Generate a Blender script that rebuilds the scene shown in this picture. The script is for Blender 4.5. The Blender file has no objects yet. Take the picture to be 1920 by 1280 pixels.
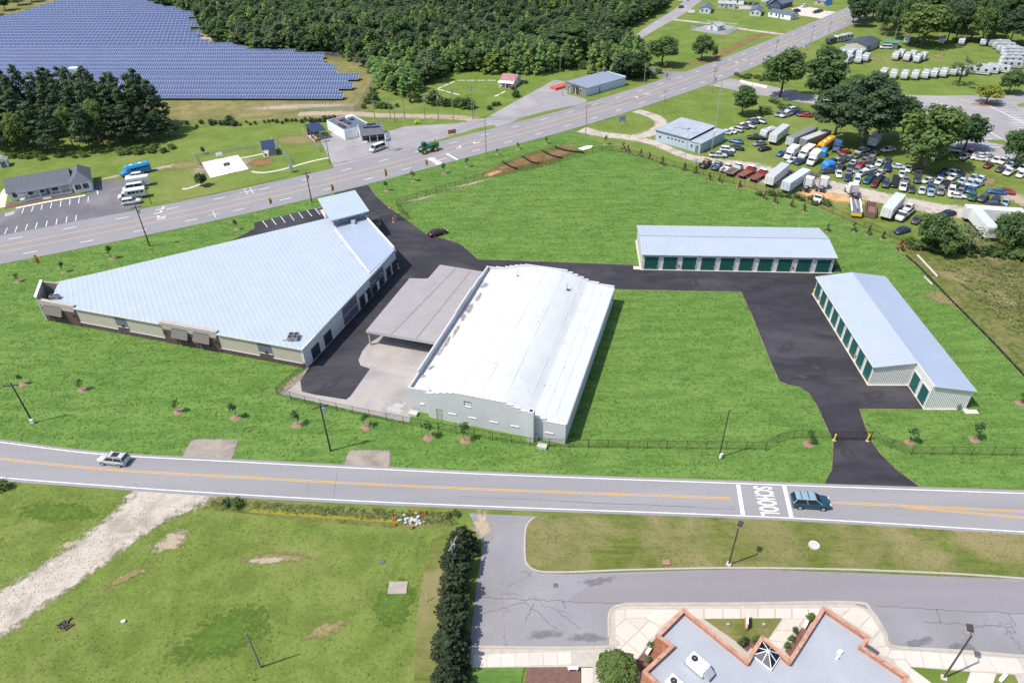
import bpy, bmesh, math, random
import numpy as np
from mathutils import Vector, Matrix
from mathutils.geometry import tessellate_polygon
from math import sin, cos, radians, degrees, atan2, hypot, pi
random.seed(7); RNG = np.random.default_rng(7)
S = bpy.context.scene
COL = S.collection
# ---------------------------------------------------------------- camera
FPX, PITCH, ROLL, HCAM = 1307.7, radians(35.98), radians(-1.16), 78.0
_fw = Vector((0, cos(PITCH), -sin(PITCH))); _u0 = Vector((0, sin(PITCH), cos(PITCH))); _r0 = Vector((1, 0, 0))
RC = cos(ROLL)*_r0 + sin(ROLL)*_u0; UC = -sin(ROLL)*_r0 + cos(ROLL)*_u0
cam = bpy.data.cameras.new('camera'); cam_o = bpy.data.objects.new('camera', cam); COL.objects.link(cam_o)
cam.sensor_width = 36.0; cam.lens = FPX/1920*36.0; cam.clip_start = 0.5; cam.clip_end = 9000
cam_o.matrix_world = Matrix(((RC.x, UC.x, -_fw.x, 0), (RC.y, UC.y, -_fw.y, 0), (RC.z, UC.z, -_fw.z, HCAM), (0, 0, 0, 1)))
S.camera = cam_o
# ---------------------------------------------------------------- sky, sun, exposure
SUN_EL, SHADOW_AZ = radians(58), radians(20)       # shadows fall towards this heading
W = bpy.data.worlds.new('World'); S.world = W; W.use_nodes = True
nt = W.node_tree; bg = nt.nodes['Background']; sky = nt.nodes.new('ShaderNodeTexSky')
sky.sky_type = 'NISHITA'; sky.sun_disc = False; sky.sun_elevation = SUN_EL
sky.sun_rotation = radians(90) - (SHADOW_AZ + pi); sky.air_density = 1.0; sky.dust_density = 1.5
nt.links.new(sky.outputs[0], bg.inputs[0]); bg.inputs[1].default_value = 0.15
sl = bpy.data.lights.new('sun', 'SUN'); sl.energy = 4.4; sl.angle = radians(0.55); sl.color = (1.0, 0.95, 0.87)
so = bpy.data.objects.new('sun', sl); COL.objects.link(so)
sd = Vector((cos(SHADOW_AZ)*cos(SUN_EL), sin(SHADOW_AZ)*cos(SUN_EL), -sin(SUN_EL)))
so.rotation_euler = sd.to_track_quat('-Z', 'Y').to_euler(); so.location = (-60, -20, 120)
S.view_settings.view_transform = 'Standard'; S.view_settings.look = 'None'; S.view_settings.exposure = 0.3; S.view_settings.gamma = 1.0
S.view_settings.use_curve_mapping = False
S.render.engine = 'CYCLES'; S.cycles.max_bounces = 6; S.cycles.diffuse_bounces = 3; S.cycles.transparent_max_bounces = 12
S.cycles.glossy_bounces = 3; S.cycles.use_denoising = False; S.cycles.caustics_reflective = False; S.cycles.caustics_refractive = False
# ---------------------------------------------------------------- photo survey: a pixel of the 1920x1280 survey photograph -> a point at height z
def G(px, py, z=0.0):
    d = _fw*FPX + RC*(px-960) - UC*(py-640); t = (z-HCAM)/d.z
    return Vector((d.x*t, d.y*t))
def PR(x, y, z):
    d = Vector((x, y, z-HCAM)); c = d.dot(_fw)
    return (960+FPX*d.dot(RC)/c, 640-FPX*d.dot(UC)/c)
def height_at(b, topy):
    g = G(*b); lo, hi = 0.0, 60.0
    for _ in range(40):
        m = (lo+hi)/2
        if PR(g.x, g.y, m)[1] > topy: lo = m
        else: hi = m
    return (lo+hi)/2
def mpp(px, py):                                  # metres per photo pixel at that ground point
    g = G(px, py); return Vector((g.x, g.y, -HCAM)).dot(_fw)/FPX
# ---------------------------------------------------------------- materials
MATS = {}
def _nodes(name):
    m = bpy.data.materials.new(name); m.use_nodes = True
    t = m.node_tree; return m, t, t.nodes['Principled BSDF']
def N(t, ty, **kw):
    n = t.nodes.new(ty)
    for k, v in kw.items():
        if k.startswith('i_'): n.inputs[int(k[2:]) if k[2:].isdigit() else k[2:].replace('_', ' ')].default_value = v
        else: setattr(n, k, v)
    return n
def coords(t, world=False, scale=(1, 1, 1)):
    if world: c = N(t, 'ShaderNodeNewGeometry').outputs['Position']
    else: c = N(t, 'ShaderNodeTexCoord').outputs['Object']
    if scale != (1, 1, 1):
        mp = N(t, 'ShaderNodeMapping'); mp.inputs['Scale'].default_value = scale; t.links.new(c, mp.inputs[0]); c = mp.outputs[0]
    return c
def noise(t, co, scale, detail=4.0, rough=0.55, dist=0.0):
    n = N(t, 'ShaderNodeTexNoise'); n.inputs['Scale'].default_value = scale; n.inputs['Detail'].default_value = detail
    n.inputs['Roughness'].default_value = rough; n.inputs['Distortion'].default_value = dist; t.links.new(co, n.inputs['Vector'])
    return n.outputs['Fac']
def ramp(t, fac, stops):
    r = N(t, 'ShaderNodeValToRGB'); e = r.color_ramp.elements
    while len(e) < len(stops): e.new(0.5)
    for el, (p, c) in zip(e, stops):
        el.position = p; el.color = (c, c, c, 1) if isinstance(c, (int, float)) else (*c, 1)
    t.links.new(fac, r.inputs[0]); return r.outputs[0]
def mix(t, fac, a, b, mode='MIX'):
    m = N(t, 'ShaderNodeMix', data_type='RGBA', blend_type=mode)
    for s, v in ((0, fac), (6, a), (7, b)):
        if hasattr(v, 'links') or hasattr(v, 'is_output'): t.links.new(v, m.inputs[s])
        elif isinstance(v, (int, float)): m.inputs[s].default_value = v if s == 0 else (v, v, v, 1)
        else: m.inputs[s].default_value = (*v, 1)
    return m.outputs[2]
def math_(t, op, a, b=0.0):
    m = N(t, 'ShaderNodeMath', operation=op)
    for i, v in enumerate((a, b)):
        if hasattr(v, 'links'): t.links.new(v, m.inputs[i])
        else: m.inputs[i].default_value = v
    return m.outputs[0]
def bump(t, p, h, strength=0.3, dist=0.05):
    b = N(t, 'ShaderNodeBump'); b.inputs['Strength'].default_value = strength; b.inputs['Distance'].default_value = dist
    t.links.new(h, b.inputs['Height']); t.links.new(b.outputs[0], p.inputs['Normal'])
def sc(c, k): return tuple(max(0, min(1, x*k)) for x in c)
def M(name, c, rough=0.7, var=0.12, scale=1.5, metal=0.0, spec=0.5, bmp=0.0, world=False, stretch=(1, 1, 1)):
    if name in MATS: return MATS[name]
    m, t, p = _nodes(name); co = coords(t, world, stretch)
    if var > 0:
        f = noise(t, co, scale); g = noise(t, co, scale*6.3, 3)
        col = mix(t, ramp(t, f, [(0.3, 0.0), (0.7, 1.0)]), sc(c, 1-var), sc(c, 1+var))
        col = mix(t, math_(t, 'MULTIPLY', g, 0.35), col, sc(c, 1-var*1.6))
        t.links.new(col, p.inputs['Base Color'])
        if bmp: bump(t, p, g, bmp, 0.03)
    else: p.inputs['Base Color'].default_value = (*c, 1)
    p.inputs['Roughness'].default_value = rough; p.inputs['Metallic'].default_value = metal; p.inputs['Specular IOR Level'].default_value = spec
    MATS[name] = m; return m
def paint(c, name=None):                           # vehicle paint
    name = name or 'paint_%d_%d_%d' % tuple(int(x*255) for x in c)
    if name in MATS: return MATS[name]
    m, t, p = _nodes(name); co = coords(t); f = noise(t, co, 2.5, 3)
    t.links.new(mix(t, ramp(t, f, [(0.35, 0.0), (0.75, 0.5)]), c, sc(c, 0.72)), p.inputs['Base Color'])
    p.inputs['Roughness'].default_value = 0.38; p.inputs['Coat Weight'].default_value = 0.35; p.inputs['Coat Roughness'].default_value = 0.15
    MATS[name] = m; return m
def feather(t, p, mat, low=0.34, high=0.64, scale=1.2, amp=1.7):   # ragged edge of a ground patch: attribute 'edge' is 0 on its rim
    at = N(t, 'ShaderNodeAttribute', attribute_name='edge'); co = coords(t, True)
    n1 = noise(t, co, scale, 8, 0.68)
    v = math_(t, 'ADD', at.outputs['Fac'], math_(t, 'MULTIPLY', math_(t, 'SUBTRACT', n1, 0.5), amp))
    a = ramp(t, v, [(low, 0.0), (high, 1.0)])
    t.links.new(a, p.inputs['Alpha'])
def grassmat(name, c_dark, c_mid, c_light, patch=None, pscale=0.03, plo=0.5, phi=0.65, streak=(1, 1, 1), fe=False, mid=0.12, fine=2.2):
    m, t, p = _nodes(name); co = coords(t, True); cs = coords(t, True, streak)
    f1 = noise(t, cs, fine, 6, 0.65); f2 = noise(t, cs, mid, 4, 0.6); f3 = noise(t, cs, mid*4.5, 5, 0.6, 0.4)
    col = ramp(t, f1, [(0.28, c_dark), (0.5, c_mid), (0.74, c_light)])
    col = mix(t, ramp(t, f2, [(0.35, 0.0), (0.7, 0.55)]), col, c_light)
    col = mix(t, ramp(t, f3, [(0.38, 0.62), (0.58, 0.0)]), col, c_dark)
    if patch:
        f4 = noise(t, co, pscale, 6, 0.62, 0.6)
        col = mix(t, ramp(t, f4, [(plo, 0.0), (phi, 0.8)]), col, patch)
    t.links.new(col, p.inputs['Base Color']); p.inputs['Roughness'].default_value = 0.95; p.inputs['Specular IOR Level'].default_value = 0.15
    bump(t, p, f1, 0.7, 0.12)
    if fe: feather(t, p, m)
    MATS[name] = m; return m
def groundmat(name, c, c2, scale=0.4, fine=6.0, fe=False, rough=0.92, cracks=0.0, streak=(1, 1, 1), c3=None, c3scale=0.05, lo=0.32, hi=0.62, amp=1.6, crackscale=0.09):
    m, t, p = _nodes(name); co = coords(t, True, streak); cw = coords(t, True)
    f1 = noise(t, co, scale, 6, 0.6); f2 = noise(t, cw, fine, 4, 0.6)
    col = mix(t, ramp(t, f1, [(0.3, 0.0), (0.7, 1.0)]), c, c2)
    if c3: col = mix(t, ramp(t, noise(t, co, c3scale, 5, 0.6, 0.5), [(0.48, 0.0), (0.66, 0.85)]), col, c3)
    col = mix(t, ramp(t, f2, [(0.3, 0.35), (0.65, 0.0)]), col, sc(c, 0.62))
    if cracks:
        v = N(t, 'ShaderNodeTexVoronoi', feature='DISTANCE_TO_EDGE'); v.inputs['Scale'].default_value = crackscale
        wob = N(t, 'ShaderNodeMix', data_type='RGBA'); wob.inputs[0].default_value = 0.035
        nz = N(t, 'ShaderNodeTexNoise'); nz.inputs['Scale'].default_value = 0.6; nz.inputs['Detail'].default_value = 5; t.links.new(cw, nz.inputs['Vector'])
        sc3 = N(t, 'ShaderNodeVectorMath', operation='SCALE'); t.links.new(nz.outputs['Color'], sc3.inputs[0]); sc3.inputs[3].default_value = 3.5
        ad = N(t, 'ShaderNodeVectorMath', operation='ADD'); t.links.new(cw, ad.inputs[0]); t.links.new(sc3.outputs[0], ad.inputs[1])
        t.links.new(ad.outputs[0], v.inputs['Vector'])
        k = ramp(t, v.outputs['Distance'], [(0.0, cracks), (0.006, 0.0)])
        k = math_(t, 'MULTIPLY', k, ramp(t, noise(t, cw, 0.05, 3), [(0.42, 0.0), (0.55, 1.0)]))
        col = mix(t, k, col, sc(c, 0.35))
    t.links.new(col, p.inputs['Base Color']); p.inputs['Roughness'].default_value = rough; p.inputs['Specular IOR Level'].default_value = 0.25
    bump(t, p, f2, 0.35, 0.02)
    if fe: feather(t, p, m, lo, hi, 1.1, amp)
    MATS[name] = m; return m
LAWN = grassmat('lawn_grass', (0.062, 0.130, 0.024), (0.108, 0.198, 0.042), (0.156, 0.248, 0.062), streak=(0.42, 1.4, 1), mid=0.09)
LAWN_B = M('lawn_blade', (0.130, 0.232, 0.050), 0.8, 0.35, 0.22, world=True, spec=0.2)
def translucent(m, fac=.4):
    t = m.node_tree; p = t.nodes['Principled BSDF']; tr = N(t, 'ShaderNodeBsdfTranslucent'); ms = N(t, 'ShaderNodeMixShader'); ms.inputs[0].default_value = fac
    if p.inputs['Base Color'].links: t.links.new(p.inputs['Base Color'].links[0].from_socket, tr.inputs[0])
    t.links.new(p.outputs[0], ms.inputs[1]); t.links.new(tr.outputs[0], ms.inputs[2]); t.links.new(ms.outputs[0], t.nodes['Material Output'].inputs[0]); return m
translucent(LAWN_B, .45)
FIELD = grassmat('field_grass', (0.080, 0.122, 0.022), (0.132, 0.178, 0.036), (0.180, 0.222, 0.058), patch=(0.215, 0.22, 0.08), pscale=0.045, plo=0.52, phi=0.72, mid=0.06)
VERGE = grassmat('verge_grass', (0.070, 0.095, 0.017), (0.115, 0.145, 0.028), (0.155, 0.178, 0.048), patch=(0.25, 0.205, 0.105), pscale=0.11, plo=0.40, phi=0.62, streak=(0.25, 1.8, 1), mid=0.12)
KERBC = groundmat('kerb_concrete', (0.37, 0.335, 0.29), (0.45, 0.41, 0.36), 0.8, 6.0)
DRY = grassmat('dry_grass', (0.12, 0.115, 0.04), (0.20, 0.18, 0.07), (0.27, 0.235, 0.11), patch=(0.10, 0.13, 0.03), pscale=0.035, plo=0.45, phi=0.65, mid=0.05, fine=1.2)
ROUGH = grassmat('rough_grass', (0.05, 0.075, 0.014), (0.11, 0.13, 0.03), (0.17, 0.175, 0.06), patch=(0.22, 0.17, 0.09), pscale=0.09, plo=0.48, phi=0.7, mid=0.2, fine=0.9)
FARGRASS = grassmat('meadow_grass', (0.090, 0.138, 0.024), (0.130, 0.186, 0.036), (0.168, 0.222, 0.054), patch=(0.20, 0.21, 0.07), pscale=0.02, plo=0.48, phi=0.7, mid=0.03, fine=0.8)
DRYPATCH = grassmat('dry_grass_patch', (0.13, 0.12, 0.04), (0.21, 0.185, 0.08), (0.29, 0.25, 0.13), fe=True, mid=0.3)
GREENPATCH = grassmat('lush_grass_patch', (0.055, 0.105, 0.016), (0.085, 0.145, 0.022), (0.11, 0.175, 0.036), fe=True, mid=0.3)
ROAD = groundmat('worn_asphalt', (0.25, 0.245, 0.256), (0.29, 0.284, 0.296), 0.25, 9.0, streak=(0.06, 1.0, 1), c3=(0.23, 0.224, 0.242), c3scale=0.15)
ART = groundmat('arterial_asphalt', (0.232, 0.224, 0.236), (0.277, 0.267, 0.281), 0.12, 5.0, c3=(0.25, 0.235, 0.255), c3scale=0.03)
NEWASPH = groundmat('new_asphalt', (0.026, 0.025, 0.031), (0.050, 0.047, 0.056), 0.35, 8.0, streak=(0.5, 1, 1), rough=0.75, c3=(0.074, 0.070, 0.080), c3scale=0.12)
WEAR = groundmat('worn_asphalt_track', (0.055, 0.052, 0.058), (0.07, 0.066, 0.072), 0.4, 6.0, fe=True, lo=0.2, hi=1.7, amp=1.2)
OLDASPH = groundmat('cracked_asphalt', (0.235, 0.228, 0.245), (0.29, 0.28, 0.295), 0.15, 7.0, cracks=0.8, c3=(0.20, 0.192, 0.20), c3scale=0.04, crackscale=0.055)
OLDPATCH = groundmat('purplish_asphalt_overlay', (0.225, 0.205, 0.225), (0.26, 0.24, 0.26), 0.2, 8.0, streak=(0.1, 1, 1))
LOT = groundmat('faded_lot_asphalt', (0.25, 0.24, 0.255), (0.33, 0.315, 0.325), 0.15, 4.0, c3=(0.38, 0.36, 0.36), c3scale=0.05, cracks=0.4)
LOTDARK = groundmat('dark_lot_asphalt', (0.12, 0.118, 0.13), (0.165, 0.16, 0.175), 0.12, 5.0, c3=(0.27, 0.26, 0.27), c3scale=0.045)
CONC = groundmat('pale_concrete', (0.52, 0.475, 0.42), (0.58, 0.535, 0.475), 0.5, 7.0)
CONCW = groundmat('white_concrete', (0.72, 0.70, 0.68), (0.78, 0.76, 0.74), 0.5, 5.0)
YARD = groundmat('yard_concrete', (0.33, 0.305, 0.285), (0.42, 0.385, 0.36), 0.25, 5.0, c3=(0.26, 0.25, 0.25), c3scale=0.09, cracks=0.5)
DIRT = groundmat('pale_dirt', (0.34, 0.275, 0.195), (0.42, 0.35, 0.26), 0.55, 4.0, fe=True, c3=(0.33, 0.28, 0.21), c3scale=0.12)
DIRTROAD = groundmat('pale_gravel_road', (0.40, 0.35, 0.295), (0.52, 0.465, 0.405), 0.7, 4.0, fe=True, c3=(0.27, 0.235, 0.185), c3scale=0.3, lo=0.18, hi=0.5, amp=1.5)
APRON = groundmat('broken_apron', (0.27, 0.225, 0.19), (0.36, 0.31, 0.27), 0.6, 5.0, fe=True, c3=(0.20, 0.17, 0.145), c3scale=0.35, lo=0.05, hi=0.3, amp=0.5)
CLAY = groundmat('orange_clay', (0.20, 0.105, 0.045), (0.29, 0.165, 0.08), 0.5, 3.0, fe=True, c3=(0.12, 0.10, 0.035), c3scale=0.25)
SANDY = groundmat('orange_sand', (0.52, 0.30, 0.14), (0.60, 0.38, 0.20), 0.5, 4.0, fe=True)
MULCH = groundmat('pine_mulch', (0.235, 0.150, 0.105), (0.31, 0.205, 0.150), 2.0, 9.0)
BARKBED = groundmat('bark_bed', (0.13, 0.07, 0.055), (0.20, 0.115, 0.095), 2.0, 9.0)
GRAVEL = groundmat('grey_gravel', (0.36, 0.34, 0.33), (0.46, 0.44, 0.43), 1.5, 9.0, fe=True)
TARPATCH = groundmat('dark_stain', (0.17, 0.165, 0.175), (0.21, 0.205, 0.215), 0.4, 5.0, fe=True, lo=0.3, hi=1.2, amp=1.5)
LINE_W = M('white_road_paint', (0.78, 0.78, 0.78), 0.7, 0.10, 2.0, world=True)
LINE_Y = M('yellow_road_paint', (0.62, 0.36, 0.075), 0.7, 0.12, 2.0, world=True)
LINE_YF = M('faded_yellow_paint', (0.60, 0.40, 0.16), 0.7, 0.15, 1.0, world=True)
WHITE = M('white_paint', (0.78, 0.78, 0.77), 0.55, 0.05)
TRIM = M('pale_trim', (0.62, 0.61, 0.58), 0.5, 0.05)
GLASS = M('dark_glass', (0.015, 0.02, 0.028), 0.08, 0.0, spec=0.8)
WINDOW = M('window_glass', (0.03, 0.04, 0.055), 0.1, 0.0, spec=0.8)
RUBBER = M('tyre_rubber', (0.018, 0.018, 0.018), 0.85, 0.1)
METAL = M('dull_steel', (0.32, 0.32, 0.33), 0.45, 0.12, 3.0, metal=0.6)
GALV = M('galvanised_steel', (0.50, 0.51, 0.53), 0.45, 0.08, 3.0, metal=0.4)
BLACK = M('black_plastic', (0.02, 0.02, 0.022), 0.6, 0.1)
WOOD = M('dark_pole_wood', (0.055, 0.045, 0.038), 0.9, 0.25, 2.0, stretch=(4, 4, 0.5))
WOODG = M('grey_pole_wood', (0.26, 0.23, 0.20), 0.9, 0.2, 2.0, stretch=(4, 4, 0.5))
YELLOW = M('safety_yellow', (0.75, 0.47, 0.015), 0.55, 0.08)
LAMPG = M('headlight_glass', (0.7, 0.7, 0.68), 0.15, 0.0)
TAIL = M('tail_lamp_red', (0.35, 0.01, 0.01), 0.25, 0.0)
BARK = M('tree_bark', (0.10, 0.078, 0.060), 0.95, 0.3, 3.0)
# ---------------------------------------------------------------- mesh helpers
class MB:
    def __init__(s): s.v = []; s.f = []
    def add(s, vs, fs):
        b = len(s.v); s.v += [tuple(x) for x in vs]; s.f += [tuple(i+b for i in f) for f in fs]; return s
    def quad(s, *p): return s.add(p, [tuple(range(len(p)))])
    def box(s, x0, y0, z0, x1, y1, z1):
        v = [(x, y, z) for z in (z0, z1) for x, y in ((x0, y0), (x1, y0), (x1, y1), (x0, y1))]
        return s.add(v, [(3, 2, 1, 0), (4, 5, 6, 7), (0, 1, 5, 4), (1, 2, 6, 5), (2, 3, 7, 6), (3, 0, 4, 7)])
    def cbox(s, c, d, rz=0.0):
        b = len(s.v); s.box(-d[0]/2, -d[1]/2, -d[2]/2, d[0]/2, d[1]/2, d[2]/2); k, q = cos(rz), sin(rz)
        for i in range(b, len(s.v)):
            x, y, z = s.v[i]; s.v[i] = (c[0]+x*k-y*q, c[1]+x*q+y*k, c[2]+z)
        return s
    def prism(s, pts, z0, z1):
        n = len(pts); a = sum(pts[i][0]*pts[(i+1) % n][1]-pts[(i+1) % n][0]*pts[i][1] for i in range(n))
        z0s = list(z0) if hasattr(z0, '__len__') else [z0]*n; z1s = list(z1) if hasattr(z1, '__len__') else [z1]*n
        if a < 0: pts = list(pts)[::-1]; z0s = z0s[::-1]; z1s = z1s[::-1]
        v = [(p[0], p[1], z) for p, z in zip(pts, z0s)]+[(p[0], p[1], z) for p, z in zip(pts, z1s)]
        f = [(i, (i+1) % n, n+(i+1) % n, n+i) for i in range(n)]
        tri = tessellate_polygon([[Vector((p[0], p[1], 0)) for p in pts]])
        for a_, b_, c_ in tri:
            ar = (pts[b_][0]-pts[a_][0])*(pts[c_][1]-pts[a_][1])-(pts[c_][0]-pts[a_][0])*(pts[b_][1]-pts[a_][1])
            t = (a_, b_, c_) if ar > 0 else (a_, c_, b_)
            f.append(tuple(n+i for i in t)); f.append(tuple(t[::-1]))
        return s.add(v, f)
    def xprism(s, prof, y0, y1):                      # profile in x-z swept along y
        n = len(prof); a = sum(prof[i][0]*prof[(i+1) % n][1]-prof[(i+1) % n][0]*prof[i][1] for i in range(n))
        if a > 0: prof = list(prof)[::-1]
        v = [(p[0], y0, p[1]) for p in prof]+[(p[0], y1, p[1]) for p in prof]
        f = [(i, (i+1) % n, n+(i+1) % n, n+i) for i in range(n)]
        tri = tessellate_polygon([[Vector((p[0], p[1], 0)) for p in prof]])
        for t in tri:
            ar = (prof[t[1]][0]-prof[t[0]][0])*(prof[t[2]][1]-prof[t[0]][1])-(prof[t[2]][0]-prof[t[0]][0])*(prof[t[1]][1]-prof[t[0]][1])
            t = tuple(t) if ar > 0 else tuple(t[::-1])
            f.append(t); f.append(tuple(n+i for i in t[::-1]))
        return s.add(v, f)
    def tube(s, p0, p1, r0, r1=None, n=8, cap=True):
        r1 = r0 if r1 is None else r1; p0 = Vector(p0); p1 = Vector(p1); d = (p1-p0).normalized()
        a = d.orthogonal().normalized(); b = d.cross(a)
        v = [p0+(a*cos(2*pi*i/n)+b*sin(2*pi*i/n))*r0 for i in range(n)]+[p1+(a*cos(2*pi*i/n)+b*sin(2*pi*i/n))*r1 for i in range(n)]
        f = [(i, (i+1) % n, n+(i+1) % n, n+i) for i in range(n)]
        if cap: f += [tuple(range(n))[::-1], tuple(range(n, 2*n))]
        return s.add(v, f)
    def build(s, name, mat, parent=None, loc=None, smooth=False, **tags):
        me = bpy.data.meshes.new(name); me.from_pydata(s.v, [], s.f); me.update()
        if smooth: me.shade_smooth()
        if mat: me.materials.append(mat)
        return obj(name, me, parent, loc, **tags)
def obj(name, me, parent=None, loc=None, rz=0.0, **tags):
    o = bpy.data.objects.new(name, me); COL.objects.link(o)
    if parent: o.parent = parent
    if loc is not None: o.location = loc
    if rz: o.rotation_euler.z = rz
    for k, v in tags.items(): o[k] = v
    return o
def thing(name, label, category, loc=(0, 0, 0), rz=0.0, group=None):
    o = obj(name, None, None, loc, rz, label=label, category=category)
    o.empty_display_size = 0.5
    if group: o['group'] = group
    return o
def tag(o, label, category, group=None):
    o['label'] = label; o['category'] = category
    if group: o['group'] = group
    return o
def copy_tree(o, parent=None):
    c = o.copy(); COL.objects.link(c); c.parent = parent
    for ch in o.children: copy_tree(ch, c)
    return c
def catmull(P, n=8, closed=False):
    out = []; L = len(P)
    rng = range(L) if closed else range(L-1)
    for i in rng:
        p0 = P[(i-1) % L] if closed or i > 0 else P[i]; p1 = P[i]; p2 = P[(i+1) % L]
        p3 = P[(i+2) % L] if closed or i+2 < L else p2
        for k in range(n):
            t = k/n; a, b, c, d = Vector(p0), Vector(p1), Vector(p2), Vector(p3)
            out.append(0.5*((2*b)+(c-a)*t+(2*a-5*b+4*c-d)*t*t+(3*b-a-3*c+d)*t**3))
    if not closed: out.append(Vector(P[-1]))
    return out
def gp(pts, z=0.0): return [G(*p) if z == 0 else G(p[0], p[1], z) for p in pts]
def sheet(name, pts, z, mat, kind='structure', parent=None, thick=0.0):
    """flat sheet of ground, pts in metres"""
    if thick: 
        mb = MB().prism([(p[0], p[1]) for p in pts], z-thick, z)
        o = mb.build(name, mat, parent)
    else:
        tri = tessellate_polygon([[Vector((p[0], p[1], 0)) for p in pts]])
        fs = []
        for a, b, c in tri:
            ar = (pts[b][0]-pts[a][0])*(pts[c][1]-pts[a][1])-(pts[c][0]-pts[a][0])*(pts[b][1]-pts[a][1])
            fs.append((a, b, c) if ar > 0 else (a, c, b))
        mb = MB(); mb.add([(p[0], p[1], z) for p in pts], fs); o = mb.build(name, mat, parent)
    if kind and not parent: o['kind'] = kind
    return o
def band(name, A, B, z, mat, kind='structure', parent=None):       # strip between two polylines of equal length
    mb = MB(); n = len(A)
    mb.add([(p[0], p[1], z) for p in A]+[(p[0], p[1], z) for p in B], [(i, i+1, n+i+1, n+i) for i in range(n-1)])
    o = mb.build(name, mat, parent); fix_up(o)
    if kind and not parent: o['kind'] = kind
    return o
def fix_up(o):
    me = o.data
    if len(me.polygons) and me.polygons[0].normal.z < 0: me.flip_normals()
def offset(P, d):
    out = []
    for i, p in enumerate(P):
        a = P[max(0, i-1)]; b = P[min(len(P)-1, i+1)]; t = Vector((b[0]-a[0], b[1]-a[1]))
        t.normalize() if t.length else None
        out.append(Vector((p[0]-t.y*d, p[1]+t.x*d)))
    return out
def arclen(P):
    s = [0.0]
    for i in range(1, len(P)): s.append(s[-1]+(Vector(P[i])-Vector(P[i-1])).length)
    return s
def at_len(P, s, L):
    for i in range(1, len(P)):
        if s[i] >= L or i == len(P)-1:
            k = (L-s[i-1])/max(1e-9, s[i]-s[i-1]); p = Vector(P[i-1])*(1-k)+Vector(P[i])*k
            d = (Vector(P[i])-Vector(P[i-1])).normalized(); return p, d
def resample(P, n):
    s = arclen(P); return [at_len(P, s, s[-1]*i/(n-1))[0] for i in range(n)]
def line_strip(mb, P, w, z):
    A = offset(P, w/2); B = offset(P, -w/2); n = len(P)
    mb.add([(p[0], p[1], z) for p in B]+[(p[0], p[1], z) for p in A], [(i, i+1, n+i+1, n+i) for i in range(n-1)])
def dashes(mb, P, w, z, on, off, start=0.0, end=None):
    s = arclen(P); L = start; end = end or s[-1]
    while L+on < end:
        q = [at_len(P, s, L+on*k/3)[0] for k in range(4)]; line_strip(mb, q, w, z); L += on+off
def edge_attr(me, vals):
    a = me.attributes.new('edge', 'FLOAT', 'POINT'); a.data.foreach_set('value', vals)
def blob(name, c, rx, ry, rz, z, mat, kind='stuff', seed=0, label=None):   # ragged patch on the ground
    rnd = random.Random(seed+int(c[0]*13+c[1]*7)); K = 26; rings = 5; v = [(c[0], c[1], z)]; e = [1.0]; f = []
    ph = [rnd.uniform(0, 6.28) for _ in range(4)]
    for r in range(1, rings+1):
        for k in range(K):
            a = 2*pi*k/K; w = 1+0.12*sin(2*a+ph[0])+0.09*sin(3*a+ph[1])+0.06*sin(5*a+ph[2])
            x = rx*w*cos(a)*r/rings; y = ry*w*sin(a)*r/rings
            v.append((c[0]+x*cos(rz)-y*sin(rz), c[1]+x*sin(rz)+y*cos(rz), z)); e.append(1-r/rings)
    for k in range(K): f.append((0, 1+k, 1+(k+1) % K))
    for r in range(rings-1):
        for k in range(K): a = 1+r*K+k; b = 1+r*K+(k+1) % K; f.append((a, a+K, b+K, b))
    o = MB().add(v, f).build(name, mat); o['kind'] = kind; edge_attr(o.data, e)
    return o
def track(name, P, w, z, mat, kind='structure', n=60):             # ragged-edged strip, w may be a list of widths at the given points
    if hasattr(w, '__len__'):
        s0 = arclen(P); Q = catmull(P, 10); s = arclen(Q)
        ws = [float(np.interp(x/s[-1], [y/s0[-1] for y in s0], w)) for x in s]
    else: Q = catmull(P, 10); ws = [w]*len(Q)
    cs = (-1, -0.7, -0.35, 0, 0.35, 0.7, 1); es = (0, 0.45, 0.8, 1, 0.8, 0.45, 0); v = []; e = []; f = []
    for i, p in enumerate(Q):
        a = Q[max(0, i-1)]; b = Q[min(len(Q)-1, i+1)]; t = (b-a).normalized()
        for c_, e_ in zip(cs, es):
            v.append((p.x-t.y*c_*ws[i]/2, p.y+t.x*c_*ws[i]/2, z)); e.append(e_)
    for i in range(len(Q)-1):
        for k in range(6): a = i*7+k; f.append((a, a+7, a+8, a+1))
    o = MB().add(v, f).build(name, mat); o['kind'] = kind; edge_attr(o.data, e); fix_up(o)
    return o
def frame(A, B, z=0.0):
    a = G(*A); b = G(*B); d = b-a
    return (a.x, a.y, z), atan2(d.y, d.x), d.length
def wpt(loc, rz, x, y): return Vector((loc[0]+x*cos(rz)-y*sin(rz), loc[1]+x*sin(rz)+y*cos(rz)))
def inside(P, X, Y):
    X = np.asarray(X); Y = np.asarray(Y); r = np.zeros(X.shape, bool); n = len(P); j = n-1
    for i in range(n):
        xi, yi = P[i][0], P[i][1]; xj, yj = P[j][0], P[j][1]
        c = ((yi > Y) != (yj > Y)) & (X < (xj-xi)*(Y-yi)/((yj-yi) or 1e-12)+xi); r ^= c; j = i
    return r
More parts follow.
